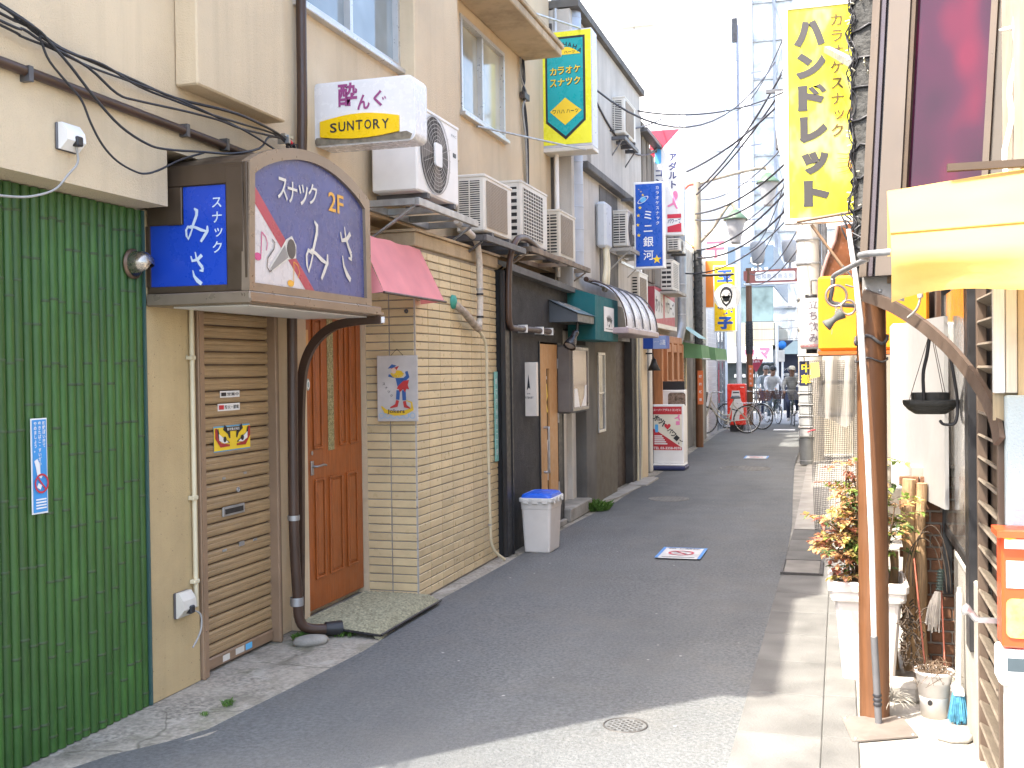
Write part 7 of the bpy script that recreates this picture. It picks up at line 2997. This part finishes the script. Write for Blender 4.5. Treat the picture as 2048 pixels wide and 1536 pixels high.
pb.inputs['Roughness'].default_value = .35
b = MB(FH2)
b.rect(.03, .03, .46, 1.34, -.004)
fc = b.build('face', yf, sg)
b = MB(FH2)
for i, ch in enumerate('ハンドレット'):
    s = .175
    b.text(ch, .065 + .010 * i, 1.10 - .20 * i, .255 + .004 * i, 1.262 - .20 * i + (-.02 if ch == 'ッ' else 0), .0, .075)
b.build('lettering', flat('sign_dark_grey', (0.055, 0.05, 0.05)), fc)
b = MB(FH2)
b.vtext('カラオケスナック', .325, 1.30, .088, .098, .0, .012)
b.build('lettering', flat('sign_brown', (0.10, 0.055, 0.012)), fc)
b = MB(FH2)
b.stroke([(.34, .62), (.37, .67), (.42, .69), (.45, .685)], [.004, .01, .014, .01], .002)
for k in range(5):
    b.stroke([(.45, .44 - .02 * k), (.38, .41 - .025 * k), (.32, .42 - .03 * k)], [.012, .008, .002], .002)
b.build('orange_strokes', flat('stroke_orange', (0.75, 0.25, 0.02)), fc)
b = MB(FH2)
b.poly([(.40, .66), (.45, .68), (.45, .50), (.42, .52)], .001)
b.build('pale_shape', flat('shape_lilac', (0.62, 0.55, 0.62)), fc)
b = MB()
b.bar((-.06, 6.94, 3.55), (.10, 5.25, 2.98), .035, .035)
b.build('arm', M['steel'], sg)
b = MB()
b.tube([(-.25, 6.9, 2.49), (.10, 6.9, 2.535)], .010, 6)
b.tube([(-.16, 6.92, 2.47), (.05, 6.92, 2.16)], .010, 6)
b.build('strut', mat('strut_brown', (0.25, 0.16, 0.10), .5, .1, 8), sg)

# ------------------------------------------------------------------ orange box awning, paper lantern, brown vinyl end, net
t = thing('orange_awning', 'bright orange box awning behind the white crank pole', 'awning', (.2, 8, 1.7))
b = MB()
b.box(-.145, .60, 8.0, 8.9, 1.70, 2.235, ch=.02)
b.build('cover', mat('orange_fabric', (0.80, 0.30, 0.012), .8, .06, 4), t)
b = MB()
b.box(-.148, .60, 7.99, 8.9, 1.672, 1.698)
b.build('trim', mat('orange_trim', (0.50, 0.13, 0.02), .7, .08, 4), t)
t = thing('paper_lantern', 'white cylindrical lantern with vertical grey brush characters', 'lantern', (-.23, 9.5, 1.72))
b = MB()
b.lathe([(.03, 1.735), (.085, 1.74), (.098, 1.77), (.10, 1.95), (.098, 2.13), (.085, 2.165), (.03, 2.17)], (-.228, 9.5, 0), 22)
b.build('body', mat('lantern_white', (0.76, 0.76, 0.76), .7, .02, 8, trans=.3), t)
b = MB()
b.lathe([(0, 1.70), (.045, 1.70), (.045, 1.735), (0, 1.735)], (-.228, 9.5, 0), 14)
b.lathe([(0, 2.17), (.05, 2.17), (.05, 2.20), (0, 2.20)], (-.228, 9.5, 0), 14)
b.build('caps', M['black'], t)
b = MB()
b.tube([(-.228, 9.5, 2.2), (-.228, 9.5, 2.32), (.1, 9.3, 2.33)], .01, 6)
b.build('hanger', M['steel'], t)


def bend(mb_, cx, cy, r):
    mb_.v = [Vector((cx + r * math.sin((p.x - cx) / r), cy - r * math.cos((p.x - cx) / r), p.z)) for p in mb_.v]


b = MB(frame((-.228, 9.4, 1.74), (1, 0, 0), (0, 0, 1)))
b.vtext('立ち飲み', .018, .42, .085, .094, 0, .02)
bend(b, -.228, 9.5, .1022)
b.build('lettering', flat('brush_grey', (0.16, 0.14, 0.17)), t)
b = MB(frame((-.228, 9.4, 1.74), (1, 0, 0), (0, 0, 1)))
for k in range(6):
    u = -.085 + .033 * k
    b.stroke([(u - .012, .012), (u - .012, .034), (u + .012, .034), (u + .012, .014), (u - .002, .014), (u - .002, .026)], .004, 0)
bend(b, -.228, 9.5, .1022)
b.build('red_border', flat('border_red', (0.45, 0.05, 0.05)), t)
t = thing('vinyl_awning', 'brown see-through vinyl awning end beyond the yellow sign', 'awning', (.05, 12, 2.5))
b = MB()
pv = [(-.185, 2.42), (-.165, 2.60), (-.10, 2.80), (-.03, 2.95), (.0, 3.12), (.6, 3.2), (.6, 2.42)]
b.prism(pv, -12.3, -12.28, M=Matrix(((1, 0, 0, 0), (0, 0, -1, 0), (0, 1, 0, 0), (0, 0, 0, 1))))
b.build('cover', mat('brown_vinyl', (0.22, 0.085, 0.04), .2, .25, 6, trans=.3), t)
b = MB()
b.tube([(p[0] - .01, 12.26, p[1]) for p in pv[:5]], .02, 6)
b.build('edge_tube', mat('mauve_tube', (0.36, 0.22, 0.20), .4, .1, 8), t)

t = thing('net_curtain', 'grey mesh net curtain hanging beside the lane with a yellow cloth', 'net', (-.1, 10.7, .8))


def nety(u, v_):
    return 10.7 + .05 * math.sin(u * 16) * (.4 + .6 * v_) + .03 * math.sin(u * 7 + v_ * 5)


b = MB()
nu_, nv_ = 26, 84
for i in range(nu_ + 1):
    u = i / nu_
    b.tube([(-.30 + .45 * u + .06 * (1 - j / 12) * (1 - u), nety(u, j / 12), .02 + 1.62 * j / 12) for j in range(13)], .0032, 3, cap=False)
for j in range(nv_ + 1):
    v_ = j / nv_
    b.tube([(-.30 + .45 * i / 13 + .06 * (1 - v_) * (1 - i / 13), nety(i / 13, v_) - .003, .02 + 1.62 * v_) for i in range(14)], .0032, 3, cap=False)
b.build('netting', mat('net_grey', (0.13, 0.125, 0.12), .8, .1, 9), t, stuff=True)
b = MB()
V, Fq = [], []
for i in range(17):
    for j in range(9):
        u, v_ = i / 16, j / 8
        V.append((-.16 + .34 * u - .05 * v_ * (1 - u), 10.66 + .05 * math.sin(u * 14 + 1), 1.68 - (.52 + .16 * math.sin(u * pi) ** 2 + .05 * math.sin(u * 9 + 1)) * v_))
for i in range(16):
    for j in range(8):
        a = i * 9 + j
        Fq.append((a, a + 9, a + 10, a + 1))
b.add(V, Fq, 0, True)
b.build('folded_net', glassy('net_fold', (0.42, 0.40, 0.37), .8, .38), t)
b = MB()
b.add([(-.27, 10.62, 1.62), (-.19, 10.62, 1.63), (-.18, 10.62, 1.49), (-.265, 10.62, 1.47)], [(0, 3, 2, 1)])
b.build('yellow_cloth', flat('cloth_yellow', (0.50, 0.42, 0.14), .9), t)
b = MB()
b.tube([(-.39, 10.72, 1.69), (.3, 10.7, 1.70)], .012, 6)
b.build('rail', M['steel'], t)
t = thing('menu_sign', 'small navy sign with yellow characters hung from the end of the net rail', 'sign', (-.33, 10.77, 1.4))
b = MB()
b.box(-.375, -.285, 10.75, 10.79, 1.40, 1.64, ch=.006)
b.build('panel', flat('panel_navy', (0.012, 0.016, 0.06)), t)
b = MB(frame((-.375, 10.748, 1.40), (1, 0, 0), (0, 0, 1)))
b.vtext('中華', .062, .235, .095, .115, 0, .03)
b.build('lettering', M['yellow'], t)
b = MB()
b.tube([(-.33, 10.77, 1.64), (-.33, 10.74, 1.69)], .006, 6)
b.build('hook', M['steel'], t)

# stacked bins
t_names = ['topmost pale bin of the grey stack beside the net', 'second pale bin from the top of the grey stack', 'third bin of the grey stack, half in shade', 'fourth bin of the grey stack, dark grey', 'fifth bin of the grey stack with a red handle']
zc = .44
for k in range(5):
    kk = 4 - k
    t = thing('storage_bin', t_names[kk], 'bin', (-.53, 17.9, zc), 'stacked bins by the net')
    b = MB()
    w_ = .108
    b.box(-.53 - w_, -.53 + w_, 17.8, 18.1, zc, zc + .155, ch=.02)
    b.build('tub', mat('bin_grey', (0.34, 0.35, 0.35), .6, .1, 6, grime=.3), t)
    b = MB()
    b.box(-.53 - w_ - .012, -.53 + w_ + .012, 17.785, 18.12, zc + .157, zc + .178, ch=.006)
    b.build('rim', mat('bin_rim', (0.42, 0.42, 0.41), .5, .1, 6), t)
    if kk == 4:
        b = MB()
        b.tube([(-.50, 17.78, zc + .09), (-.43, 17.74, zc + .12), (-.38, 17.75, zc + .13)], .012, 6)
        b.build('handle', M['red'], t)
    zc += .181
t = thing('storage_drum', 'tall dark grey drum carrying the stack of bins', 'drum', (-.53, 17.95, 0))
b = MB()
b.lathe([(.10, 0), (.105, .05), (.103, .06), (.115, .36), (.122, .40), (.122, .435), (0, .437)], (-.53, 17.95, 0), 20)
b.build('body', mat('drum_grey', (0.19, 0.20, 0.20), .5, .12, 6, grime=.3), t)
b = MB()
b.lathe([(.107, .055), (.107, .07)], (-.53, 17.95, 0), 20)
b.build('hoop', M['steel'], t)

# utility pole and the cream building behind
t = thing('utility_pole', 'thick concrete utility pole with bands, boxes and cables', 'pole', (-.5, 18.7, 0))
b = MB()
b.tube([(-.46, 18.7, 0), (-.53, 18.7, 9.5)], [.205, .165], 20)
b.build('pole', mat('pole_concrete', (0.46, 0.42, 0.36), .85, .06, 3, bump=.2, bscale=60), t)
for z in (2.2, 2.7, 3.3, 3.7, 5.6):
    b = MB()
    b.lathe([(.208, -.02), (.214, 0), (.208, .02)], (-.46 - .0074 * z, 18.7, z), 18)
    b.build('band', M['steel'], t)
b = MB()
for k in range(4):
    b.tube([(-.27 + .035 * k, 18.62, 1.8), (-.29 + .035 * k + .02 * math.sin(k), 18.62, 3.0), (-.31 + .03 * k, 18.62, 4.6), (-.32, 18.65, 7.5)], .02 + .012 * (k == 2), 6)
b.build('riser_cables', M['dksteel'], t)
b = MB()
for k in range(60):
    z = RN.uniform(1.9, 3.2)
    p = Vector((-.22 + RN.uniform(-.06, .06), 18.55, z))
    b.tube([p, p + Vector((RN.uniform(-.05, .05), -.02, RN.uniform(-.06, .06)))], .012, 4)
b.build('fixings', mat('fixing_brown', (0.14, 0.12, 0.10), .7, .3, 9), t)
b = MB()
b.box(-1.15, .1, 18.66, 18.74, 6.2, 6.26)
b.box(-1.0, -.65, 18.6, 18.8, 5.25, 5.55)
b.build('crossarm', M['dksteel'], t)
b = MB()
for k in range(9):
    a = smooth_path([(-.98 + .03 * k, 18.6, 6.2), (-.98 + .03 * k, 18.6, 5.6 - .03 * k), (-.9 + .02 * k, 18.55, 5.1 + .02 * k), (-.72, 18.5, 4.95 + .03 * k), (-.5, 18.5, 5.05 + .03 * k)], 4)
    b.tube(a, .014, 5)
b.build('cable_coil', M['offwhite'], t)
cbg = thing('cream_block', 'sunlit cream building behind the concrete utility pole', 'building', (0, 24, 0))
b = MB()
b.box(-.55, 7, 20.2, 33, -.1, 3.4)
b.build('wall', mat('sunlit_cream', (0.50, 0.45, 0.36), .85, .06, 3, streak=.15), cbg)
for z in (.7, 1.3, 1.9, 2.5, 3.1):
    b = MB()
    b.box(-.565, 1.2, 20.18, 20.21, z, z + .03)
    b.build('course_band', M['steel'], cbg)
rs2 = thing('shop_block', 'plain shop block behind the net curtain and orange awning', 'building', (.5, 14, 0))
b = MB()
b.box(.22, 7, 11.2, 20.0, 0, 2.45)
b.box(.5, 7, 11.2, 20.0, 2.45, 5.0)
b.build('wall', mat('right_shop_wall', (0.36, 0.32, 0.26), .85, .1, 3, streak=.2), rs2)  # wall tone lightened to bounce sunlight onto the facing shops
b = MB()
b.box(.20, .22, 12, 13.2, 0.05, 2.0)
b.build('door', M['bronze'], rs2)

# ------------------------------------------------------------------ potted nandina, bucket, broom, mop and odds and ends
pot = thing('plant_pot', 'tall tapered white plastic planter at the foot of the brown post', 'planter', (.125, 5.78, 0))
b = MB()


def ring4(cx, cy, h, z, r=.03):
    return [(x, y, z) for x, y in rrect(cx - h, cy - h, cx + h, cy + h, r, 3)]


levels = [(.122, 0), (.125, .01), (.158, .40), (.160, .41), (.178, .415), (.182, .43), (.182, .462), (.192, .466), (.194, .50), (.188, .512), (.170, .512), (.165, .46)]
V, Fq = [], []
for h, z in levels:
    V += ring4(.125, 5.78, h, z)
n = len(V) // len(levels)
for i in range(len(levels) - 1):
    for k in range(n):
        q = (k + 1) % n
        Fq.append((i * n + k, i * n + q, (i + 1) * n + q, (i + 1) * n + k))
Fq.append(tuple(range(n - 1, -1, -1)))
b.add(V, Fq)
b.build('tub', mat('pot_white', (0.68, 0.62, 0.57), .5, .06, 6, grime=.2, tint=(.42, .33, .26)), pot)
b = MB()
b.box(-.03, .28, 5.62, 5.94, .44, .455)
b.build('soil', mat('dry_soil', (0.10, 0.075, 0.05), .95, .3, 30, bump=.8, bscale=50), pot)

shrub = thing('nandina_shrub', 'leafy nandina shrub with orange, red and green leaves in the white planter', 'plant', (.125, 5.78, .45))
stems = []
b = MB()
for k in range(30):
    a = RN.uniform(0, 2 * pi)
    top = Vector((.125 + RN.uniform(-.13, .15), 5.76 + RN.uniform(-.13, .13), RN.uniform(.72, 1.13)))
    if k > 23:
        top = Vector((RN.uniform(-.14, .04), 5.62 + RN.uniform(-.06, .1), RN.uniform(.50, .85)))
    base = Vector((.125 + .08 * math.cos(a), 5.78 + .08 * math.sin(a), .45))
    mid = base.lerp(top, .5) + Vector((RN.uniform(-.04, .04), RN.uniform(-.04, .04), .03))
    pth = smooth_path([base, mid, top], 5)
    b.tube(pth, [.006 - .003 * i / len(pth) for i in range(len(pth))], 5)
    stems.append(pth)
b.build('stems', mat('nandina_stem', (0.13, 0.08, 0.045), .7, .2, 20), shrub)
leafm = [mat('leaf_orange', (0.62, 0.34, 0.16), .5, .25, 40, trans=.35), mat('leaf_red', (0.50, 0.19, 0.13), .5, .25, 40, trans=.35), mat('leaf_green', (0.24, 0.34, 0.07), .5, .25, 40, trans=.35), mat('leaf_dark', (0.07, 0.12, 0.03), .5, .25, 40, trans=.25), mat('leaf_yellow', (0.58, 0.46, 0.15), .5, .25, 40, trans=.35)]
fb = [MB() for _ in leafm]
tw = MB()


def leaf(mb_, p, d, L):
    d = d.normalized()
    s = d.cross(Vector((RN.uniform(-.3, .3), RN.uniform(-.3, .3), 1))).normalized()
    up = s.cross(d).normalized()
    w_ = L * .30
    dr = Vector((0, 0, -L * .25))
    mb_.add([p, p + d * L * .4 + s * w_ + up * .002, p + d * L + dr, p + d * L * .4 - s * w_ + up * .002, p + d * L * .45 - up * L * .05], [(0, 4, 1), (4, 2, 1), (0, 3, 4), (4, 3, 2)])


for pth in stems:
    for j in range(11):
        i = RN.randrange(4, len(pth))
        p = Vector(pth[i])
        a = RN.uniform(0, 2 * pi)
        out = Vector((math.cos(a), math.sin(a), RN.uniform(-.1, .45)))
        L = RN.uniform(.07, .17)
        q = p + out * L
        q.z -= L * .1
        tw.tube([p, p.lerp(q, .5) + Vector((0, 0, .012)), q], .0015, 3)
        left_side = q.x < .06
        hi = q.z > .62
        if left_side:
            wts = (6, 2.5, 1.2, .6, 2.5) if hi else (4, 4, 1.5, 1, 2)
        else:
            wts = (1.2, .3, 5, 4, 2.2)
        mi = RN.choices(range(5), wts)[0]
        for m_ in range(11):
            g = RN.uniform(0, 2 * pi)
            t_ = RN.uniform(.35, 1.05)
            dd = out * .8 + Vector((math.cos(g), math.sin(g), RN.uniform(-.5, .4)))
            leaf(fb[mi if RN.random() < .8 else RN.choices(range(5), wts)[0]], p.lerp(q, t_), dd, RN.uniform(.026, .052))
tw.build('twigs', mat('nandina_stem', (0.13, 0.08, 0.045)), shrub, stuff=True)
for nm, mb_, m_ in zip(('orange_leaves', 'red_leaves', 'green_leaves', 'dark_leaves', 'yellow_leaves'), fb, leafm):
    mb_.build(nm, m_, shrub, stuff=True)

bk = thing('bucket', 'cracked white bucket of dead plants on the pavement', 'bucket', (.395, 5.17, 0))
b = MB()
b.lathe([(0, .004), (.055, .004), (.057, .0), (.066, .10), (.078, .195), (.086, .197), (.086, .212), (.080, .212), (.060, .05), (0, .05)], (.395, 5.17, 0.006), 24)
b.build('tub', mat('bucket_white', (0.66, 0.63, 0.60), .5, .08, 10, grime=.3, tint=(.35, .27, .2)), bk)
b = MB()
for k in range(90):
    a, r = RN.uniform(0, 2 * pi), .07 * math.sqrt(RN.random())
    p = Vector((.395 + r * math.cos(a), 5.17 + r * math.sin(a), .19))
    b.tube(smooth_path([p, p + Vector((RN.uniform(-.04, .04), RN.uniform(-.04, .04), RN.uniform(.01, .07))), p + Vector((RN.uniform(-.08, .08), RN.uniform(-.08, .05), RN.uniform(-.05, .06)))], 2), [.0022, .002, .002, .0016, .001], 3)
b.build('dead_stems', mat('dead_plant', (0.14, 0.095, 0.06), .9, .3, 30), bk, stuff=True)
b = MB()
b.disk(0, 0, .011, .013, 0, 12)
b.v = [Vector((.372 + p.x, 5.0985, .085 + p.y)) for p in b.v]
b.build('crack_hole', M['black'], bk)

br = thing('broom', 'white handled broom with blue bristles leaning by the pier', 'broom', (.49, 5.1, 0))
b = MB()
b.tube([(.50, 5.14, .575), (.489, 5.09, .15)], .012, 10)
b.tube([(.5005, 5.142, .575), (.501, 5.144, .60)], .009, 8)
b.build('handle', M['white'], br)
b = MB()
b.prism([(.462, .165), (.472, .135), (.515, .135), (.512, .165), (.497, .185), (.48, .185)], -5.115, -5.065, M=Matrix(((1, 0, 0, -.003), (0, 0, -1, 0), (0, 1, 0, .0), (0, 0, 0, 1))))
b.build('head', mat('broom_white', (0.6, 0.6, 0.6), .6, .1, 9), br)
b = MB()
for k in range(190):
    u, v_ = RN.uniform(-1, 1), RN.uniform(-1, 1)
    p = Vector((.489 + .022 * u, 5.09 + .02 * v_, .145))
    q = Vector((.489 + .040 * u + RN.uniform(-.006, .006), 5.085 + .032 * v_, RN.uniform(.006, .03)))
    b.tube([p, q], [.0018, .0015], 3, cap=False)
b.build('bristles', mat('bristle_blue', (0.075, 0.28, 0.42), .7, .3, 40), br, stuff=True)

mp = thing('mop', 'grey string mop hung head up beside the bricks', 'mop', (.42, 5.45, .4))
b = MB()
b.tube([(.452, 5.46, .62), (.445, 5.46, .52)], .012, 8)
for k in range(7):
    b.lathe([(.015, -.004), (.019, 0), (.015, .004)], (.449 - .0007 * k, 5.46, .61 - .014 * k), 10)
b.build('grip', mat('mop_green', (0.045, 0.07, 0.06), .5, .1, 9), mp)
b = MB()
for k in range(42):
    a, r = RN.uniform(0, 2 * pi), .028 * math.sqrt(RN.random())
    b.tube(smooth_path([(.437 + .4 * r * math.cos(a), 5.45 + .4 * r * math.sin(a), .515), (.422 + r * math.cos(a), 5.45 + r * math.sin(a), .44), (.414 + 1.2 * r * math.cos(a), 5.45 + r * math.sin(a), .32 + RN.uniform(0, .05))], 3), .005, 4)
b.build('strings', mat('mop_string', (0.42, 0.38, 0.33), .95, .15, 25), mp, stuff=True)
for k, (p, q, lb) in enumerate((((.335, 5.5, .66), (.372, 5.25, .10), 'longer thin red brown stake standing in the bucket'), ((.455, 5.5, .55), (.448, 5.2, .10), 'shorter thin red brown stake beside the mop'))):
    b = MB()
    b.tube([p, q], .004, 6)
    tag(b.build('stake', mat('stake_red', (0.30, 0.075, 0.04), .5, .1, 9)), lb, 'stake', 'stakes by the bucket')
b = MB()
for k in range(3):
    x0 = .30 + .02 * k
    pts = [(x0 + .09 * (1 - math.cos(pi * i / 14)), 5.7 + .02 * k, .48 + (.26 + .03 * k) * math.sin(pi * i / 14) - .02 * i / 14) for i in range(15)]
    b.tube(pts, .003, 4)
for k in range(130):
    p = Vector((.29 + RN.uniform(-.015, .09), 5.62 + RN.uniform(-.06, .06), RN.uniform(.10, .42)))
    b.tube([p, p + Vector((RN.uniform(-.03, .03), RN.uniform(-.03, .03), RN.uniform(-.04, .05)))], .004, 3)
tag(b.build('dead_vine', mat('dead_vine', (0.07, 0.05, 0.035), .9, .3, 30)), 'dark dead vine and arching dry stems between pot and bricks', 'vine')
b = MB()
for k in range(120):
    a, e = RN.uniform(0, 2 * pi), RN.uniform(.1, 1.2)
    d = Vector((math.cos(a) * math.cos(e), math.sin(a) * math.cos(e), math.sin(e)))
    p = Vector((.215, 5.12, .075))
    L = RN.uniform(.05, .11)
    b.tube(smooth_path([p, p + d * L * .6, p + d * L + Vector((0, 0, -.03))], 2), [.0016, .0014, .0013, .001, .0006], 3)
tag(b.build('dry_grass', mat('dry_grass', (0.48, 0.45, 0.38), .8, .2, 40)), 'wispy pale dry grass tuft at the foot of the brown post', 'dry grass')
b = MB()
b.box(.20, .345, 5.32, 5.46, .0, .10, ch=.02)
tag(b.build('concrete_block', M['conc_lt']), 'pale concrete block between the post and the white bucket', 'block')
b = MB()
b.lathe([(0, 0), (.05, 0), (.062, .012), (.055, .03), (.03, .038), (0, .04)], (0, 0, 0), 7, M=Matrix.Translation((.45, 4.86, .004)) @ Matrix.Scale(1.3, 4, (1, 0, 0)))
tag(b.build('stone', M['conc_lt']), 'pale rounded stone on the pavement by the louvre', 'stone')
# small white trash bin with blue lid on the left
t = thing('waste_bin', 'pale grey plastic waste bin with a bright blue lid by the black bar', 'bin', (-2.55, 9.15, 0))


def sq(cx, cy, hx, hy, z, r):
    return [(x, y, z) for x, y in rrect(cx - hx, cy - hy, cx + hx, cy + hy, r, 3)]


def loft(levels, cx, cy):
    V, Fq = [], []
    for hx, hy, z, r in levels:
        V += sq(cx, cy, hx, hy, z, r)
    n = len(V) // len(levels)
    for i in range(len(levels) - 1):
        for k in range(n):
            q = (k + 1) % n
            Fq.append((i * n + k, i * n + q, (i + 1) * n + q, (i + 1) * n + k))
    Fq.append(tuple(range(n - 1, -1, -1)))
    Fq.append(tuple((len(levels) - 1) * n + k for k in range(n)))
    return V, Fq


bx_, by_ = -2.53, 9.12
b = MB()
b.add(*loft([(.112, .165, .003, .02), (.116, .17, .012, .02), (.133, .195, .38, .025), (.136, .198, .384, .025), (.139, .202, .445, .025)], bx_, by_))
b.build('tub', mat('bin_plastic', (0.62, 0.59, 0.55), .45, .04, 6, grime=.12), t)
b = MB()
b.add(*loft([(.150, .213, .445, .03), (.152, .215, .45, .03), (.152, .215, .475, .03), (.146, .21, .48, .03)], bx_, by_))
for s in (-1, 0, 1):
    b.box(bx_ + s * .085 - .025, bx_ + s * .085 + .025, by_ - .225, by_ - .212, .43, .472, ch=.004)
    b.box(bx_ + .15, bx_ + .163, by_ + s * .13 - .02, by_ + s * .13 + .02, .43, .472, ch=.004)
b.build('rim', mat('rim_plastic', (0.58, 0.57, 0.54), .4, .04, 6), t)
b = MB()
b.add(*loft([(.138, .20, .481, .03), (.132, .195, .505, .05), (.108, .17, .516, .06), (.105, .165, .512, .06), (.085, .14, .515, .05)], bx_, by_))
b.build('lid', mat('lid_blue', (0.015, 0.11, 0.62), .35, .05, 5), t)

# ------------------------------------------------------------------ overhead wires
wires = [
    ((-2.75, 15.4, 5.3), (-.75, 18.7, 6.25), .2, 'wire from the siding eave up to the pole crossarm'),
    ((-2.68, 21.5, 5.1), (-.9, 18.7, 6.5), .18, 'steep wire from the lamp post top to the crossarm'),
    ((-3.2, 26, 5.6), (-.55, 18.8, 5.7), .35, 'wire from the white building to the pole'),
    ((-3.2, 27, 4.9), (-.55, 18.8, 5.0), .35, 'lower wire from the white building to the pole'),
    ((-2.5, 32, 5.0), (-.5, 18.8, 6.0), .6, 'upper wire sagging over the arch'),
    ((-2.5, 32, 4.0), (-.5, 18.8, 3.8), .3, 'low wire just above the arch beam'),
    ((-3.2, 30, 7.5), (-.6, 18.8, 7.2), .5, 'high wire between the white building and the pole'),
    ((-3.3, 33.5, 9.5), (-.6, 18.8, 7.8), .7, 'highest wire from the steel frame to the pole'),
    ((-3.2, 42, 2.6), (.5, 41, 2.9), .12, 'lowest horizontal cable across the far street'),
    ((-2.75, 12.39, 4.90), (-1.0, 18.7, 6.72), .75, 'single sagging wire crossing high from the mortar building to the pole'),
    ((-2.75, 12.4, 4.82), (-2.72, 16.9, 5.05), .35, 'short slack wire running down along the mortar wall'),
    ((-2.75, 13.4, 4.60), (-2.7, 17.3, 5.6), .05, 'wire climbing across the highest air conditioner'),
    ((-2.68, 21.4, 5.0), (-.95, 18.7, 6.16), .12, 'upper of two parallel wires reaching the cable coil'),
    ((-2.75, 20.5, 5.3), (-1.0, 18.7, 5.95), .10, 'lower of two parallel wires reaching the cable coil'),
    ((-2.70, 21.4, 4.62), (-.62, 18.6, 5.2), .22, 'thick dark cable from the street post up to the pole'),
    ((-2.70, 21.4, 4.50), (-.60, 18.6, 5.0), .30, 'second thick dark cable just under the first'),
    ((-2.68, 21.4, 3.9), (-.60, 18.6, 4.8), .28, 'cable from the wrapped post top sloping up to the pole'),
    ((-2.68, 21.4, 3.75), (-.58, 18.6, 4.5), .30, 'thin cable below it sloping up to the pole'),
    ((-2.72, 19.6, 3.3), (-.60, 18.6, 4.3), .34, 'lowest thin cable from the fat duct to the pole'),
    ((-2.5, 32, 4.6), (-.5, 18.8, 5.4), .5, 'long cable from the arch to the concrete pole'),
    ((-2.5, 32, 4.3), (-.5, 18.8, 4.2), .4, 'slack cable passing in front of the arch'),
    ((-.6, 18.7, 6.2), (-.7, 44, 8.5), .8, 'cable leading away over the far street'),
    ((-.5, 18.7, 6.2), (-.4, 44, 8.2), .9, 'second cable leading away over the far street'),
    ((-3.2, 42, 3.3), (.5, 41, 3.5), .1, 'upper of the horizontal cables across the far street'),
    ((-3.2, 42, 3.0), (.5, 41, 3.25), .1, 'lower of the horizontal cables across the far street'),
]
for a, c, d, lb in wires:
    b = MB()
    b.tube(sag(a, c, d, 14), .013 if a[1] < 20 or a[1] > 24 else .019, 5)
    tag(b.build('overhead_wire', M['cable'] if 'thick' in lb else mat('wire_grey', (0.03, 0.03, 0.04), .5, .1, 9)), lb, 'wire', 'overhead wires')
